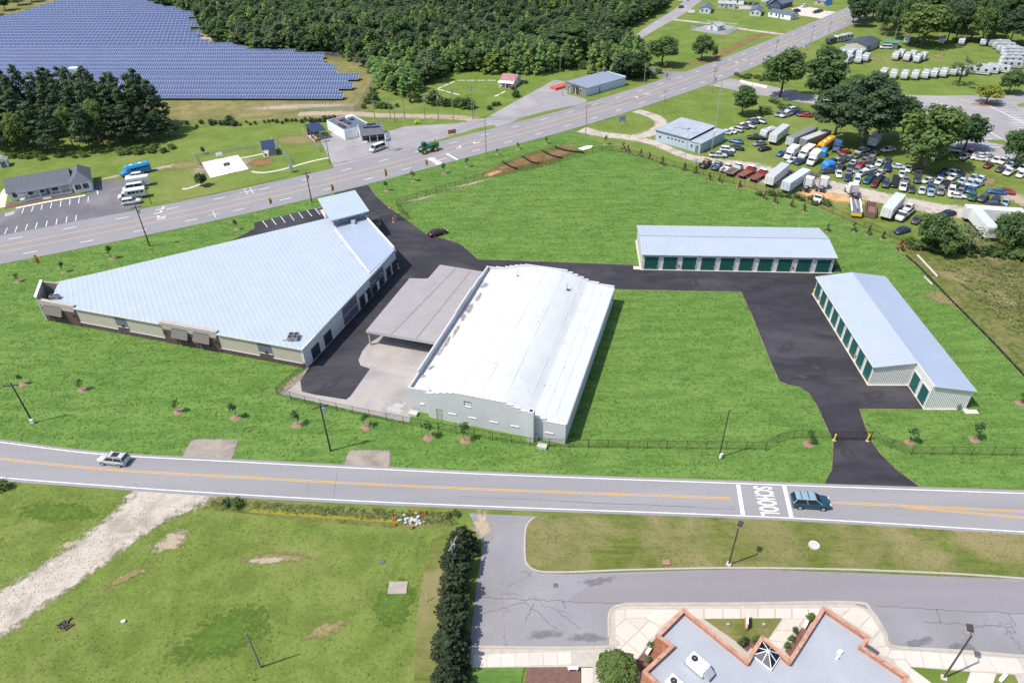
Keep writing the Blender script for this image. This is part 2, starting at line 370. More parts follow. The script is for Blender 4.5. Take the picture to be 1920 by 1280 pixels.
ORD = ['first', 'second', 'third', 'fourth', 'fifth', 'sixth', 'seventh', 'eighth', 'ninth', 'tenth', 'eleventh', 'twelfth', 'thirteenth', 'fourteenth', 'fifteenth', 'sixteenth', 'seventeenth', 'eighteenth', 'nineteenth', 'twentieth', 'twenty-first', 'twenty-second', 'twenty-third', 'twenty-fourth', 'twenty-fifth', 'twenty-sixth', 'twenty-seventh', 'twenty-eighth', 'twenty-ninth', 'thirtieth', 'thirty-first', 'thirty-second', 'thirty-third', 'thirty-fourth', 'thirty-fifth', 'thirty-sixth', 'thirty-seventh', 'thirty-eighth', 'thirty-ninth', 'fortieth']
# ================================================================ ground
sheet('ground', [(-3000, -1500), (3000, -1500), (3000, 5000), (-3000, 5000)], 0.0, FIELD)
# arterial: north and south pavement edges, surveyed
_an = gp([(0, 446), (150, 418), (320, 383), (562, 331), (660, 308), (830, 262), (1000, 221), (1100, 192), (1217, 159), (1330, 121), (1417, 86), (1517, 48), (1560, 30)])
_as = gp([(0, 491), (140, 466), (300, 436), (480, 398), (690, 347), (800, 318), (930, 283), (1100, 238), (1198, 203), (1322, 160), (1431, 119), (1536, 71), (1590, 45)])
_mid = [(a+b)/2 for a, b in zip(resample(catmull(_an, 6), 40), resample(catmull(_as, 6), 40))]
_mid = [_mid[0]+(_mid[0]-_mid[3])*k for k in (8, 4, 2)]+_mid+[_mid[-1]+(_mid[-1]-_mid[-4])*k for k in (2, 4, 8)]
for _ in range(6): _mid = [_mid[0]]+[(_mid[i-1]+_mid[i]*2+_mid[i+1])/4 for i in range(1, len(_mid)-1)]+[_mid[-1]]
ARTC = resample(catmull(_mid, 4), 140); AW = 8.4
band('arterial_road', offset(ARTC, AW), offset(ARTC, -AW), 0.05, ART)
_sA = arclen(ARTC)
def art_s(px, py):                                   # arc length of the point of the centre line nearest to a pixel
    g = G(px, py); i = min(range(len(ARTC)), key=lambda k: (ARTC[k]-g).length); return _sA[i]
mb = MB()
for o_ in (1.75, -1.75): line_strip(mb, offset(ARTC, o_), 0.24, 0.064)
m_ = mb.build('yellow_line_marking', LINE_YF); m_['kind'] = 'structure'
mb = MB()
for o_ in (5.05, -5.05): dashes(mb, offset(ARTC, o_), 0.2, 0.064, 3.0, 9.0, 2.0 if o_ > 0 else 6.0)
mb.build('white_dash_marking', LINE_W)['kind'] = 'structure'
def arrow(mb, p, d, k=1.0, side=1):                  # curved turn arrow
    n = Vector((-d.y, d.x)); P = lambda a, b: (p+d*a*k+n*b*k)
    for q in ([P(-1.5, -.12), P(.5, -.12), P(.5, .14), P(-1.5, .14)], [P(.2, .14*side), P(.5, .14*side), P(.5, .7*side), P(.2, .7*side)], [P(-.15, .6*side), P(.35, 1.35*side), P(.85, .6*side)]):
        a = sum(q[i].x*q[(i+1) % len(q)].y-q[(i+1) % len(q)].x*q[i].y for i in range(len(q)))
        if a < 0: q = q[::-1]
        mb.quad(*[(v.x, v.y, 0.066) for v in q])
mb = MB()
for px, py, sgn in ((300, 399, 1), (300, 408, -1), (305, 410, 1), (869, 276, 1), (893, 269, -1), (1190, 184, 1), (1208, 179, -1), (1388, 116, 1), (1400, 111, -1), (304, 392, 1)):
    s_ = art_s(px, py); p_, d_ = at_len(ARTC, _sA, s_); arrow(mb, p_ if px > 320 else G(px, py), d_*sgn, 1.0, sgn)
mb.build('arrow_marking', LINE_W)['kind'] = 'structure'
# school zone bars and lettering
def letters(txt, p, up, size, stretch, z, spacing=1.0):
    cu = bpy.data.curves.new('lettering', 'FONT'); cu.body = txt; cu.size = size; cu.align_x = 'CENTER'; cu.align_y = 'CENTER'; cu.extrude = 0.0; cu.space_character = spacing; cu.offset = .025
    cu.materials.append(LINE_W); o = bpy.data.objects.new('road_lettering_marking', cu); COL.objects.link(o)
    o.location = (p[0], p[1], z); o.rotation_euler.z = up-pi/2; o.scale = (1.0, stretch, 1.0); o['kind'] = 'structure'; return o
# near road
_rn = gp([(-260, 806), (-120, 815), (0, 829), (190, 851.5), (450, 866), (700, 879), (960, 891), (1460, 909), (1920, 925), (2300, 938)])
_rs = gp([(-260, 868), (-120, 880), (0, 895), (180, 909), (350, 921), (650, 938), (960, 951), (1460, 970), (1920, 997), (2300, 1021)])
RN = resample(catmull(_rn, 10), 120); RS = resample(catmull(_rs, 10), 120)
def lerp_line(k): return [a*(1-k)+b*k for a, b in zip(RN, RS)]
band('near_road', lerp_line(-0.09), lerp_line(1.09), 0.05, ROAD)
mb = MB(); line_strip(mb, lerp_line(0.0), 0.14, 0.064); line_strip(mb, lerp_line(1.0), 0.14, 0.064)
mb.build('edge_line_marking', LINE_W)['kind'] = 'structure'
mb = MB(); cl_ = lerp_line(0.485)
_x0 = G(1388, 935).x; _x1 = G(1478, 940).x
for o_ in (0.14, -0.14):
    q = offset(cl_, o_)
    line_strip(mb, [p for p in q if p.x < _x0-0.3], 0.11, 0.064)
    line_strip(mb, [p for p in q if p.x > G(1552, 943).x], 0.11, 0.064)
q = [p for p in cl_ if p.x > G(1690, 950).x]
line_strip(mb, [p+Vector((0, -0.1-0.10*i)) for i, p in enumerate(q)], 0.11, 0.066); line_strip(mb, [p+Vector((0, -0.36-0.10*i)) for i, p in enumerate(q)], 0.11, 0.066)
mb.build('double_yellow_marking', LINE_Y)['kind'] = 'structure'
mb = MB()
for a, b in (((1384, 909), (1393, 966)), ((1470, 910), (1484, 971))):
    A, B = G(*a), G(*b); line_strip(mb, [A, (A+B)/2, B], 0.55, 0.065)
mb.build('school_zone_bar_marking', LINE_W)['kind'] = 'structure'
c_ = G(1435, 938.5); letters('SCHOOL', c_, atan2((RN[80]-RN[60]).y, (RN[80]-RN[60]).x), 1.27, 2.9, 0.066, 1.1)
mb = MB()
for px, py in ((803, 304), (847, 289)):
    p_, d_ = at_len(ARTC, _sA, art_s(px, py)); n_ = Vector((d_.y, -d_.x)); line_strip(mb, [p_+n_*1.9, p_+n_*5, p_+n_*8.0], 0.6, 0.067)
mb.build('school_zone_bar_marking', LINE_W)['kind'] = 'structure'
p_, d_ = at_len(ARTC, _sA, art_s(822, 298)); letters('SCHOOL', p_+Vector((d_.y, -d_.x))*5.0, atan2(d_.y, d_.x), 1.5, 2.0, 0.068)
mb = MB()                                            # crosshair shaped survey marks on the arterial
for px, py in ((402, 402), (461, 360), (472, 358)):
    g = G(px, py); d_ = at_len(ARTC, _sA, art_s(px, py))[1]; n_ = Vector((-d_.y, d_.x))
    line_strip(mb, [g-d_*1.5, g+d_*1.5], 0.12, 0.066); line_strip(mb, [g-n_*2.2, g+n_*2.2], 0.12, 0.067)
mb.build('survey_cross_marking', LINE_W)['kind'] = 'structure'
# ---------------------------------------------------------------- the green site lawn
def arc_between(line, pa, pb):
    i = min(range(len(line)), key=lambda k: (line[k]-pa).length); j = min(range(len(line)), key=lambda k: (line[k]-pb).length)
    return line[i:j+1] if i < j else line[j:i+1][::-1]
_aS = offset(ARTC, -AW-0.15)
SITE = arc_between(_aS, G(-150, 525), G(1190, 207))+gp([(1075, 245), (1110, 262), (1290, 322), (1405, 357), (1520, 386), (1620, 430), (1690, 458), (1699, 481), (1741, 521), (1810, 591), (1863, 645), (1920, 706), (2100, 880)])
_n9 = lerp_line(-0.12)
SITE += [p for p in _n9[::-1] if p.x < SITE[-1].x-2 and p.x > SITE[0].x-8]
sheet('site_lawn', SITE, 0.012, LAWN)
# ---------------------------------------------------------------- dark site asphalt
DRIVE = gp([(628, 362), (690, 347), (704, 367), (718, 380), (734, 393), (765, 414), (797, 438), (860, 456), (878, 470), (896, 486.5), (1000, 490), (1190, 497), (1203, 499), (1350, 490), (1575, 497), (1560, 512), (1620, 560), (1730, 680), (1760, 755), (1731, 767), (1611, 766), (1622, 800), (1633, 826), (1650, 850), (1680, 880), (1728, 915), (1545, 908), (1560, 880), (1563, 826), (1553, 806), (1532, 760), (1516, 736), (1499, 725), (1479, 721), (1462, 715), (1445, 678), (1412, 595), (1390, 547), (1280, 545), (1150, 542), (1000, 560), (850, 560), (790, 560), (745, 610), (690, 645), (680, 657), (672, 675), (676, 685), (694, 691), (657, 743), (649, 749), (592, 740), (566, 734), (563, 714), (577, 692), (600, 640), (700, 520), (620, 430), (500, 445), (425, 455), (457, 440), (478, 428), (476, 418), (590, 391), (612, 385)])
YARDP = gp([(524, 738), (574, 692), (600, 660), (700, 560), (770, 505), (925, 500), (1000, 560), (830, 780), (771, 768), (768, 792), (738, 786)])
sheet('yard', YARDP, 0.02, YARD)
sheet('site_driveway', DRIVE, 0.032, NEWASPH)
for i_, (px_, py_) in enumerate(((1420, 580), (1475, 650), (1530, 690), (1500, 705), (1640, 740), (1300, 530), (800, 465), (700, 400), (620, 720), (1590, 850))): blob('wear_patch', G(px_, py_), 3.2, 1.6, i_*.9, .046+.0006*i_, WEAR)
for i_, pts_ in enumerate(([(690, 347), (704, 367), (718, 380), (734, 393), (765, 414), (797, 438), (860, 456), (878, 470), (896, 486.5)], [(896, 486.5), (1000, 490), (1190, 497)], [(1150, 542), (1280, 545), (1388, 547)], [(1392, 549), (1412, 595), (1445, 678), (1462, 715)], [(1462, 715), (1479, 721), (1499, 725), (1516, 736), (1532, 760), (1553, 806), (1563, 826), (1560, 880), (1545, 908)], [(1611, 766), (1622, 800), (1633, 826), (1650, 850), (1680, 880), (1728, 915)], [(1611, 766), (1731, 767)])):
    track('crumbled_edge', gp(pts_), .5, .0305+.0002*i_, DRYPATCH, 'stuff')
blob('gravel_patch', G(742, 765), 3.6, 2.8, 0.2, 0.034, GRAVEL, 'stuff')
blob('sand_patch', G(800, 527), 3.0, 2.2, 0.2, 0.04, DIRT, 'stuff')
blob('dirt_patch', G(548, 717), 4.6, 1.6, 1.0, 0.03, DIRT, 'stuff')
mb = MB()                                            # stall lines beside the triangular building
z6 = lambda zx, zy: (300+zx*.1875, 220+zy*.1875)
for a, b in (((1025, 1035), (1075, 1100)), ((1115, 1013), (1163, 1076)), ((1207, 992), (1252, 1054)), ((1297, 971), (1342, 1032)), ((1385, 951), (1432, 1010)), ((1468, 930), (1520, 990)), ((1548, 912), (1600, 972))):
    line_strip(mb, [G(*z6(*a)), G(*z6(*b))], 0.14, 0.044)
for k in range(5):
    line_strip(mb, [G(*z6(1560+20*k, 918+22*k*.9)), G(*z6(1610+14*k, 900+24*k))], 0.12, 0.046)
mb.build('stall_marking', LINE_W)['kind'] = 'structure'
# old driveway aprons north of the near road
for nm_, (px_, py_), rx_, ry_ in (('broken_apron', (395, 842), 4.3, 2.5), ('broken_apron', (690, 859), 3.7, 2.0)):
    g_ = G(px_, py_); m_ = 9; n_ = 13; v = []; e_ = []
    for j_ in range(m_+1):
        for i_ in range(n_+1): a_, b_ = 2*i_/n_-1, 2*j_/m_-1; v.append((g_.x+a_*rx_*(1-.1*max(0, b_)), g_.y+b_*ry_-.04*a_*rx_, .028)); e_.append(min(1, min(1-abs(a_), (1-b_)*.7)*3))
    o_ = MB().add(v, [(j_*(n_+1)+i_, j_*(n_+1)+i_+1, (j_+1)*(n_+1)+i_+1, (j_+1)*(n_+1)+i_) for j_ in range(m_) for i_ in range(n_)]).build(nm_, APRON); o_['kind'] = 'structure'; edge_attr(o_.data, e_)
# ---------------------------------------------------------------- foreground: dirt road, verge, school drive
track('dirt_road', gp([(-240, 1270), (-60, 1185), (60, 1110), (150, 1050), (230, 990), (285, 948), (312, 924), (322, 908)]), [12, 10, 8.2, 8.2, 8.8, 11, 17, 24], 0.03, DIRTROAD)
rs_ = random.Random(21); mb = MB()
for _ in range(900):
    k_ = rs_.random(); p_ = Vector(G(-40, 1172)).lerp(G(290, 948), k_); w_ = rs_.gauss(0, 2.3); q_ = (p_.x-w_*.35, p_.y+w_*.8); z_ = rs_.uniform(.04, .13); mb.cbox((q_[0], q_[1], .03+z_*.3), (z_*1.3, z_, z_*.6), rs_.uniform(0, 3))
mb.build('loose_gravel', M('pale_stone', (.46, .43, .38), .9, .15), None, None, kind='stuff')
blob('dirt_patch', G(320, 1015), 3.4, 2.6, 0.4, 0.034, DIRT)
blob('dirt_patch', G(520, 1045), 6.5, 1.6, 0.0, 0.022, DRYPATCH); blob('dirt_patch', G(500, 1050), 4.5, 0.8, 0.0, 0.026, DIRT)
blob('dirt_patch', G(240, 1080), 4.5, 1.3, 0.6, 0.024, DRYPATCH); blob('dirt_patch', G(132, 1020), 2.4, 0.9, 0.3, 0.025, DIRT)
blob('dry_grass_patch', G(610, 1180), 4.5, 1.6, 0.5, 0.019, DRYPATCH)
blob('lush_grass_patch', G(740, 1130), 4, 5.5, 0.2, 0.0205, GREENPATCH)
blob('lush_grass_patch', G(420, 1190), 9, 5, 0.3, 0.0165, GREENPATCH); blob('lush_grass_patch', G(110, 960), 9, 3, -0.2, 0.0175, GREENPATCH)
sheet('mown_strip', gp([(812, 1010), (860, 985), (840, 1090), (822, 1180), (812, 1300), (775, 1300), (782, 1150), (796, 1060)]), 0.016, VERGE)
track('ditch', gp([(390, 940), (520, 955), (650, 968), (760, 975), (850, 972)]), 2.6, 0.023, ROUGH, 'structure')
_fl = groundmat('yellow_weeds', (0.19, 0.19, 0.02), (0.27, 0.25, 0.03), 0.8, 3.0, fe=True)
track('yellow_weed_strip', gp([(470, 957), (560, 964), (660, 971), (745, 977)]), 1.0, 0.027, _fl, 'stuff')
VERGEP = catmull(gp([(985, 1040), (987, 990), (1000, 973), (1040, 966)]), 5)+[p+Vector((0, -0.55)) for p in RS if G(1060, 955).x < p.x < 110]+gp([(2300, 1125), (1920, 1085), (1650, 1070), (1400, 1065), (1200, 1068), (1060, 1073), (1010, 1071), (990, 1060)])
sheet('verge', VERGEP, 0.10, VERGE)
_k = gp([(2300, 1125), (1920, 1085), (1650, 1070), (1400, 1065), (1200, 1068), (1060, 1073), (1010, 1071), (990, 1060), (984, 1040), (986, 990), (1000, 971)])
def kerb(name, P, w=0.26, z=0.15, mat=None, n=6, parent=None):
    Q = catmull(P, n); A = offset(Q, w/2); B = offset(Q, -w/2); m_ = MB(); k = len(Q)
    v = [(p.x, p.y, zz) for L, zz in ((A, 0.0), (A, z), (B, z), (B, 0.0)) for p in L]
    f = [(r*k+i, r*k+i+1, (r+1)*k+i+1, (r+1)*k+i) for r in range(3) for i in range(k-1)]
    o = m_.add(v, f).build(name, mat or KERBC, parent)
    bm = bmesh.new(); bm.from_mesh(o.data); bmesh.ops.recalc_face_normals(bm, faces=bm.faces); bm.to_mesh(o.data); bm.free()
    if not parent: o['kind'] = 'structure'
    return o
kerb('kerb', _k)
SCH = gp([(880, 962), (1010, 968), (985, 990), (984, 1045), (1010, 1074), (1060, 1076), (1400, 1066), (1920, 1086), (2300, 1127), (2300, 1262), (1920, 1230), (1672, 1212), (1640, 1150), (1600, 1130), (1165, 1133), (1142, 1150), (1143, 1212), (880, 1212), (893, 1100), (905, 1020)])
sheet('school_drive', SCH, 0.03, OLDASPH)
sheet('asphalt_overlay', gp([(1130, 1078), (1400, 1069), (1700, 1078), (1920, 1091), (2300, 1131), (2300, 1185), (1920, 1150), (1640, 1137), (1600, 1128), (1230, 1131), (1060, 1128)]), 0.037, OLDPATCH)
for c, a in (((1020, 1190), 0.1), ((1100, 1195), 0.0), ((1120, 1090), 0.1), ((1720, 1205), 0.2), ((1800, 1215), 0.1)):
    blob('stain_patch', G(*c), 3.0, 1.0, a, 0.042, TARPATCH)
blob('sand_patch', G(905, 985), 2.2, 4.0, 0.1, 0.038, DIRT)
mb = MB()                                            # crack filler and joints in the school drive
def wiggle(a, b, n=14, amp=0.25, seed=1):
    r = random.Random(seed); A, B = G(*a), G(*b); d = B-A; nn = Vector((-d.y, d.x)).normalized()
    return [A+d*(i/n)+nn*r.uniform(-amp, amp)*(0 if i in (0, n) else 1) for i in range(n+1)]
CR = [((1055, 1128), (1240, 1133)), ((900, 1120), (1055, 1126)), ((1055, 1126), (1060, 1140)), ((905, 1150), (985, 1128)), ((985, 1128), (1045, 1180)), ((1000, 1130), (985, 1165)), ((1045, 1145), (1090, 1180)), ((1640, 1135), (1920, 1150)), ((1755, 1140), (1765, 1170)), ((1730, 1165), (1900, 1175)), ((1885, 1175), (1918, 1225)), ((1890, 1150), (1905, 1173))]
for i, (a, b) in enumerate(CR): line_strip(mb, wiggle(a, b, 16, 0.16, i), 0.07, 0.045)
mb.build('asphalt_crack_marking', M('crack_dark', (0.12, 0.115, 0.122), 0.9))['kind'] = 'structure'
mb = MB()
for i, (a, b) in enumerate((((632, 885), (625, 940)), ((576, 905), (580, 925)), ((250, 905), (268, 920)), ((860, 930), (1380, 955)), ((1050, 940), (1300, 950)))): line_strip(mb, wiggle(a, b, 16, 0.08, i+40), 0.05, 0.062)
mb.build('asphalt_crack_marking', M('crack_grey', (0.15, 0.148, 0.16), 0.9))['kind'] = 'structure'
# ---------------------------------------------------------------- arterial side: lots and drives
sheet('commercial_lot', gp([(600, 262), (640, 240), (735, 245), (760, 237), (850, 232), (905, 225), (940, 205), (1000, 172), (1040, 150), (1075, 155), (1062, 176), (1100, 187), (1098, 193), (1000, 220), (955, 232), (925, 240), (830, 262), (790, 285), (700, 306), (640, 322), (628, 318)]), 0.026, LOT)
sheet('grass_island', gp([(800, 268), (840, 257), (885, 243), (925, 234), (932, 238), (880, 252), (830, 264), (800, 273)]), 0.03, FARGRASS)
sheet('grass_island', gp([(955, 231), (975, 222), (1020, 209), (1070, 199), (1079, 199), (1020, 216)]), 0.031, FARGRASS)
track('dirt_lane', gp([(560, 214), (640, 212), (700, 216), (770, 218), (850, 220), (900, 226), (930, 230)]), 7.0, 0.02, DIRT)
sheet('side_street', gp([(1180, 118), (1205, 122), (1245, 134), (1299, 135), (1262, 148), (1243, 152), (1244, 146), (1232, 138), (1200, 130)]), 0.028, LOTDARK)
sheet('far_street', gp([(1170, 82), (1220, 45), (1265, 18), (1290, -5), (1320, -25), (1345, -25), (1317, 0), (1290, 22), (1255, 42), (1195, 76)]), 0.022, LOT)
track('gravel_lane', gp([(1262, 37), (1330, 45), (1400, 56), (1478, 66)]), 4.5, 0.027, DIRTROAD)
track('gravel_lane', gp([(1090, 243), (1130, 252), (1180, 258), (1225, 268), (1285, 292), (1335, 303), (1400, 318), (1470, 335), (1560, 352), (1660, 372), (1760, 392), (1860, 405), (1960, 420)]), [7, 6, 6, 5, 5, 7, 16, 15, 12, 9, 9, 11, 14], 0.024, DIRTROAD)
track('gravel_lane', gp([(1192, 208), (1225, 218), (1240, 232), (1225, 248), (1190, 257)]), 5.5, 0.025, DIRTROAD)
sheet('cross_street', gp([(1366, 147), (1330, 160), (1420, 178), (1500, 192), (1600, 205), (1900, 215), (1900, 200), (1600, 190), (1500, 175), (1430, 158)]), 0.03, LOT)
mb = MB(); line_strip(mb, gp([(1352, 153), (1390, 160), (1440, 170)]), 0.3, 0.045); mb.build('yellow_median_marking', LINE_YF)['kind'] = 'structure'
sheet('big_parking_lot', gp([(1680, 178), (1760, 180), (1920, 178), (2060, 178), (2060, 300), (1920, 300), (1840, 300), (1800, 290), (1770, 240), (1700, 200)]), 0.032, LOT)
mb = MB()
for i in range(15):
    a = (1770+i*5.0, 200+i*5.4); line_strip(mb, [G(a[0], a[1]), G(a[0]+26+i*.8, a[1]+1)], 0.22, 0.046)
    a = (1868+i*5.0, 200+i*5.0); line_strip(mb, [G(a[0], a[1]), G(a[0]+24+i*.8, a[1]+1)], 0.22, 0.046)
line_strip(mb, gp([(1850, 197), (1960, 250)]), 0.25, 0.047); line_strip(mb, gp([(1755, 190), (1880, 262)]), 0.25, 0.047)
mb.build('stall_marking', LINE_W)['kind'] = 'structure'
sheet('traffic_island', catmull(gp([(1820, 195), (1850, 192), (1876, 196), (1850, 200)]), 5, True), 0.05, MULCH)
sheet('traffic_island', catmull(gp([(1908, 196), (1940, 192), (1950, 202), (1915, 201)]), 5, True), 0.05, FARGRASS)
sheet('grass_strip', gp([(1842, 263), (1880, 262), (1905, 275), (1870, 270)]), 0.05, FARGRASS)
sheet('church_lot', gp([(-40, 420), (0, 400), (30, 392), (165, 365), (183, 340), (237, 335), (240, 375), (268, 388), (208, 405), (150, 417), (60, 433), (-40, 452)]), 0.024, LOTDARK)
sheet('grass_strip', gp([(-20, 450), (60, 432), (130, 417), (148, 415), (140, 421), (70, 437), (-20, 456)]), 0.03, FARGRASS)
z7 = lambda zx, zy: (zx/6, 260+zy/6)
mb = MB()
for a, b in (((270, 778), (248, 840)), ((375, 760), (355, 822)), ((477, 740), (462, 803)), ((582, 722), (568, 785)), ((687, 703), (678, 766)), ((790, 685), (782, 748)), ((893, 668), (885, 730)), ((995, 650), (990, 712)), ((85, 1005), (50, 1075)), ((195, 985), (168, 1055)), ((310, 962), (285, 1032)), ((420, 942), (400, 1012)), ((533, 925), (517, 992)), ((643, 903), (630, 970)), ((755, 880), (742, 947)), ((860, 862), (852, 927)), ((50, 850), (155, 825)), ((50, 875), (155, 850))):
    line_strip(mb, [G(*z7(*a)), G(*z7(*b))], 0.16, 0.044)
for k in range(6): line_strip(mb, [G(*z7(55+18*k, 872-4*k)), G(*z7(75+18*k, 840-4*k))], 0.1, 0.046)
mb.build('stall_marking', LINE_W)['kind'] = 'structure'
# basketball court: slabs poured in two
CT = gp([(300+zx*.1875, 220+zy*.1875) for zx, zy in [(420, 455), (780, 380), (885, 520), (505, 608)]])
blob('dirt_patch', (CT[0]+CT[2])/2, 13, 11, 0.6, 0.02, DIRT); blob('dirt_patch', G(490, 305), 7, 5, 0.3, 0.022, CLAY)
sheet('basketball_court', CT, 0.09, CONCW, thick=0.09)
kerb('footpath', gp([(450, 297), (478, 292), (495, 288)]), 0.9, 0.06, CONC); kerb('footpath', gp([(472, 322), (495, 324), (530, 318), (580, 304), (617, 296)]), 0.9, 0.06, CONC)
kerb('footpath', gp([(342, 354), (352, 354), (375, 346)]), 0.9, 0.06, CONC)
# dry ground round the solar field
sheet('solar_clearing', gp([(-400, 320), (-200, 215), (0, 205), (300, 232), (640, 222), (690, 212), (700, 172), (702, 140), (680, 120), (640, 106), (504, 98), (430, 92), (398, 78), (380, 40), (330, 12), (280, 0), (230, -20), (100, -25), (-60, 38), (-400, 120)]), 0.008, DRY)
blob('pale_track_patch', G(560, 200), 30, 5, 0.03, 0.014, DIRT); blob('pale_track_patch', G(385, 72), 7, 18, 0.4, 0.015, DIRT); blob('lush_grass_patch', G(380, 60), 9, 34, 0.45, 0.010, GREENPATCH)
# meadows
sheet('meadow', gp([(0, 300), (60, 292), (215, 275), (335, 262), (370, 240), (620, 226), (640, 240), (600, 262), (628, 318), (562, 328), (320, 380), (268, 388), (240, 375), (237, 335), (183, 340), (165, 365), (30, 392), (-40, 400), (-120, 330)]), 0.011, FARGRASS)
blob('worn_patch', G(560, 262), 14, 9, 0.2, 0.016, DRYPATCH); blob('worn_patch', G(345, 310), 9, 6, 0.5, 0.017, DRYPATCH); blob('rubble_patch', G(305, 314), 7, 2.2, 0.55, 0.019, DIRT); blob('rubble_patch', G(210, 332), 5.5, 1.5, 0.5, 0.018, DIRT)
sheet('meadow', gp([(770, 186), (790, 160), (830, 136), (926, 136), (1000, 140), (1044, 130), (1087, 124), (1070, 150), (1040, 150), (940, 205), (905, 224), (850, 220), (700, 216), (700, 200)]), 0.0115, FARGRASS)
sheet('meadow', gp([(1180, 118), (1200, 76), (1255, 42), (1290, 22), (1320, 0), (1345, -25), (1640, -25), (1600, 28), (1546, 38), (1475, 62), (1417, 85), (1330, 121), (1299, 134), (1245, 133)]), 0.0105, FARGRASS)
sheet('meadow', gp([(1110, 240), (1198, 205), (1322, 162), (1420, 178), (1560, 230), (1600, 300), (1860, 400), (1760, 390), (1560, 350), (1400, 316), (1290, 318), (1230, 290), (1150, 262)]), 0.0095, FARGRASS)
sheet('meadow', gp([(1440, 122), (1536, 74), (1600, 60), (1950, 88), (2060, 100), (2060, 180), (1680, 180), (1560, 170)]), 0.0092, FARGRASS)
sheet('rough_field', gp([(1700, 478), (1741, 520), (1810, 590), (1863, 643), (1920, 704), (2200, 960), (2200, 450), (1920, 440), (1740, 440)]), 0.0098, ROUGH)
# earthworks beside the arterial
ROUGHP = grassmat('scrubby_patch', (0.06, 0.075, 0.016), (0.12, 0.12, 0.035), (0.18, 0.16, 0.06), fe=True, mid=0.3)
for c, r1, r2, a, m_, z in (((1000, 300), 27, 8.0, 0.62, ROUGHP, 0.0235), ((985, 303), 22, 5.5, 0.62, CLAY, 0.024), ((945, 318), 12, 4.2, 0.62, CLAY, 0.026), ((1045, 290), 13, 5, 0.6, CLAY, 0.028), ((880, 345), 12, 1.2, 0.5, DIRT, 0.03), ((790, 372), 9, 1.0, 0.5, DIRT, 0.031), ((1060, 275), 8, 3, 0.5, DRYPATCH, 0.022), ((925, 325), 5, 2, 0.6, SANDY, 0.032)):
    blob('clay_patch', G(*c), r1, r2, a, z, m_)
sheet('sheeting_patch', gp([(1083, 279), (1098, 274), (1112, 273), (1108, 278), (1094, 282)]), 0.06, WHITE, 'stuff')
track('clay_ditch', gp([(1245, 122), (1310, 118), (1345, 105), (1385, 85), (1420, 68), (1450, 62)]), 5.0, 0.02, CLAY)
blob('sand_patch', G(1575, 372), 10, 5, -0.3, 0.03, SANDY); blob('sand_patch', G(1535, 365), 8, 5, -0.3, 0.031, SANDY); blob('sand_patch', G(1900, 370), 6, 9, 0.2, 0.032, DIRT); blob('clay_patch', G(1708, 462), 4.5, 4.5, -0.8, 0.029, MULCH if False else CLAY)
blob('clay_patch', G(1690, 386), 5, 2, 0.2, 0.027, DIRT); blob('sand_patch', G(1390, 330), 10, 2, -0.3, 0.03, CLAY)
for i, (px, py) in enumerate(((1720, 320), (1800, 330), (1850, 340), (1650, 330), (1760, 105), (1700, 115), (1640, 110), (1690, 98), (1830, 70), (1850, 480), (1880, 560), (1790, 520), (1770, 560), (1840, 430))):
    blob('worn_patch', G(px, py), 7, 4, 0.2*i, 0.0215+0.0006*i, DRYPATCH)
# pale bare bits along the back of the near road
blob('rubble_patch', G(245, 930), 1.6, 0.9, 0.0, 0.036, GRAVEL)
# ================================================================ site buildings
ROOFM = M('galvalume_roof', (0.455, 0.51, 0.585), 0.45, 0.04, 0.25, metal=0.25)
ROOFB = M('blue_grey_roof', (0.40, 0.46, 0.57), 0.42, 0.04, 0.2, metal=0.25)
WALLC = M('cream_metal_wall', (0.50, 0.48, 0.41), 0.6, 0.06, 0.3)
WALLL = M('pale_metal_wall', (0.60, 0.60, 0.58), 0.55, 0.05, 0.3)
STUCCO = M('green_cream_stucco', (0.43, 0.395, 0.325), 0.8, 0.05, 0.5)
STUCCO2 = M('warm_stucco', (0.40, 0.355, 0.305), 0.8, 0.08, 0.6)
GREEND = M('dark_green_door', (0.008, 0.085, 0.075), 0.38, 0.08, 0.6)
GREYD = M('grey_shutter', (0.14, 0.145, 0.18), 0.5, 0.08, 0.6)
AWN = M('taupe_awning', (0.15, 0.135, 0.12), 0.6, 0.08, 1.0)
MEMBR = M('white_roof_membrane', (0.53, 0.545, 0.55), 0.6, 0.06, 0.22)
WHWALL = M('white_block_wall', (0.52, 0.52, 0.54), 0.75, 0.05, 0.4, bmp=0.15)
CANROOF = M('grey_deck_roof', (0.32, 0.30, 0.305), 0.6, 0.07, 0.3)
REDX = M('fire_red', (0.45, 0.02, 0.02), 0.4, 0.0)
CONCB = M('concrete_block', (0.48, 0.455, 0.42), 0.85, 0.1, 1.0)
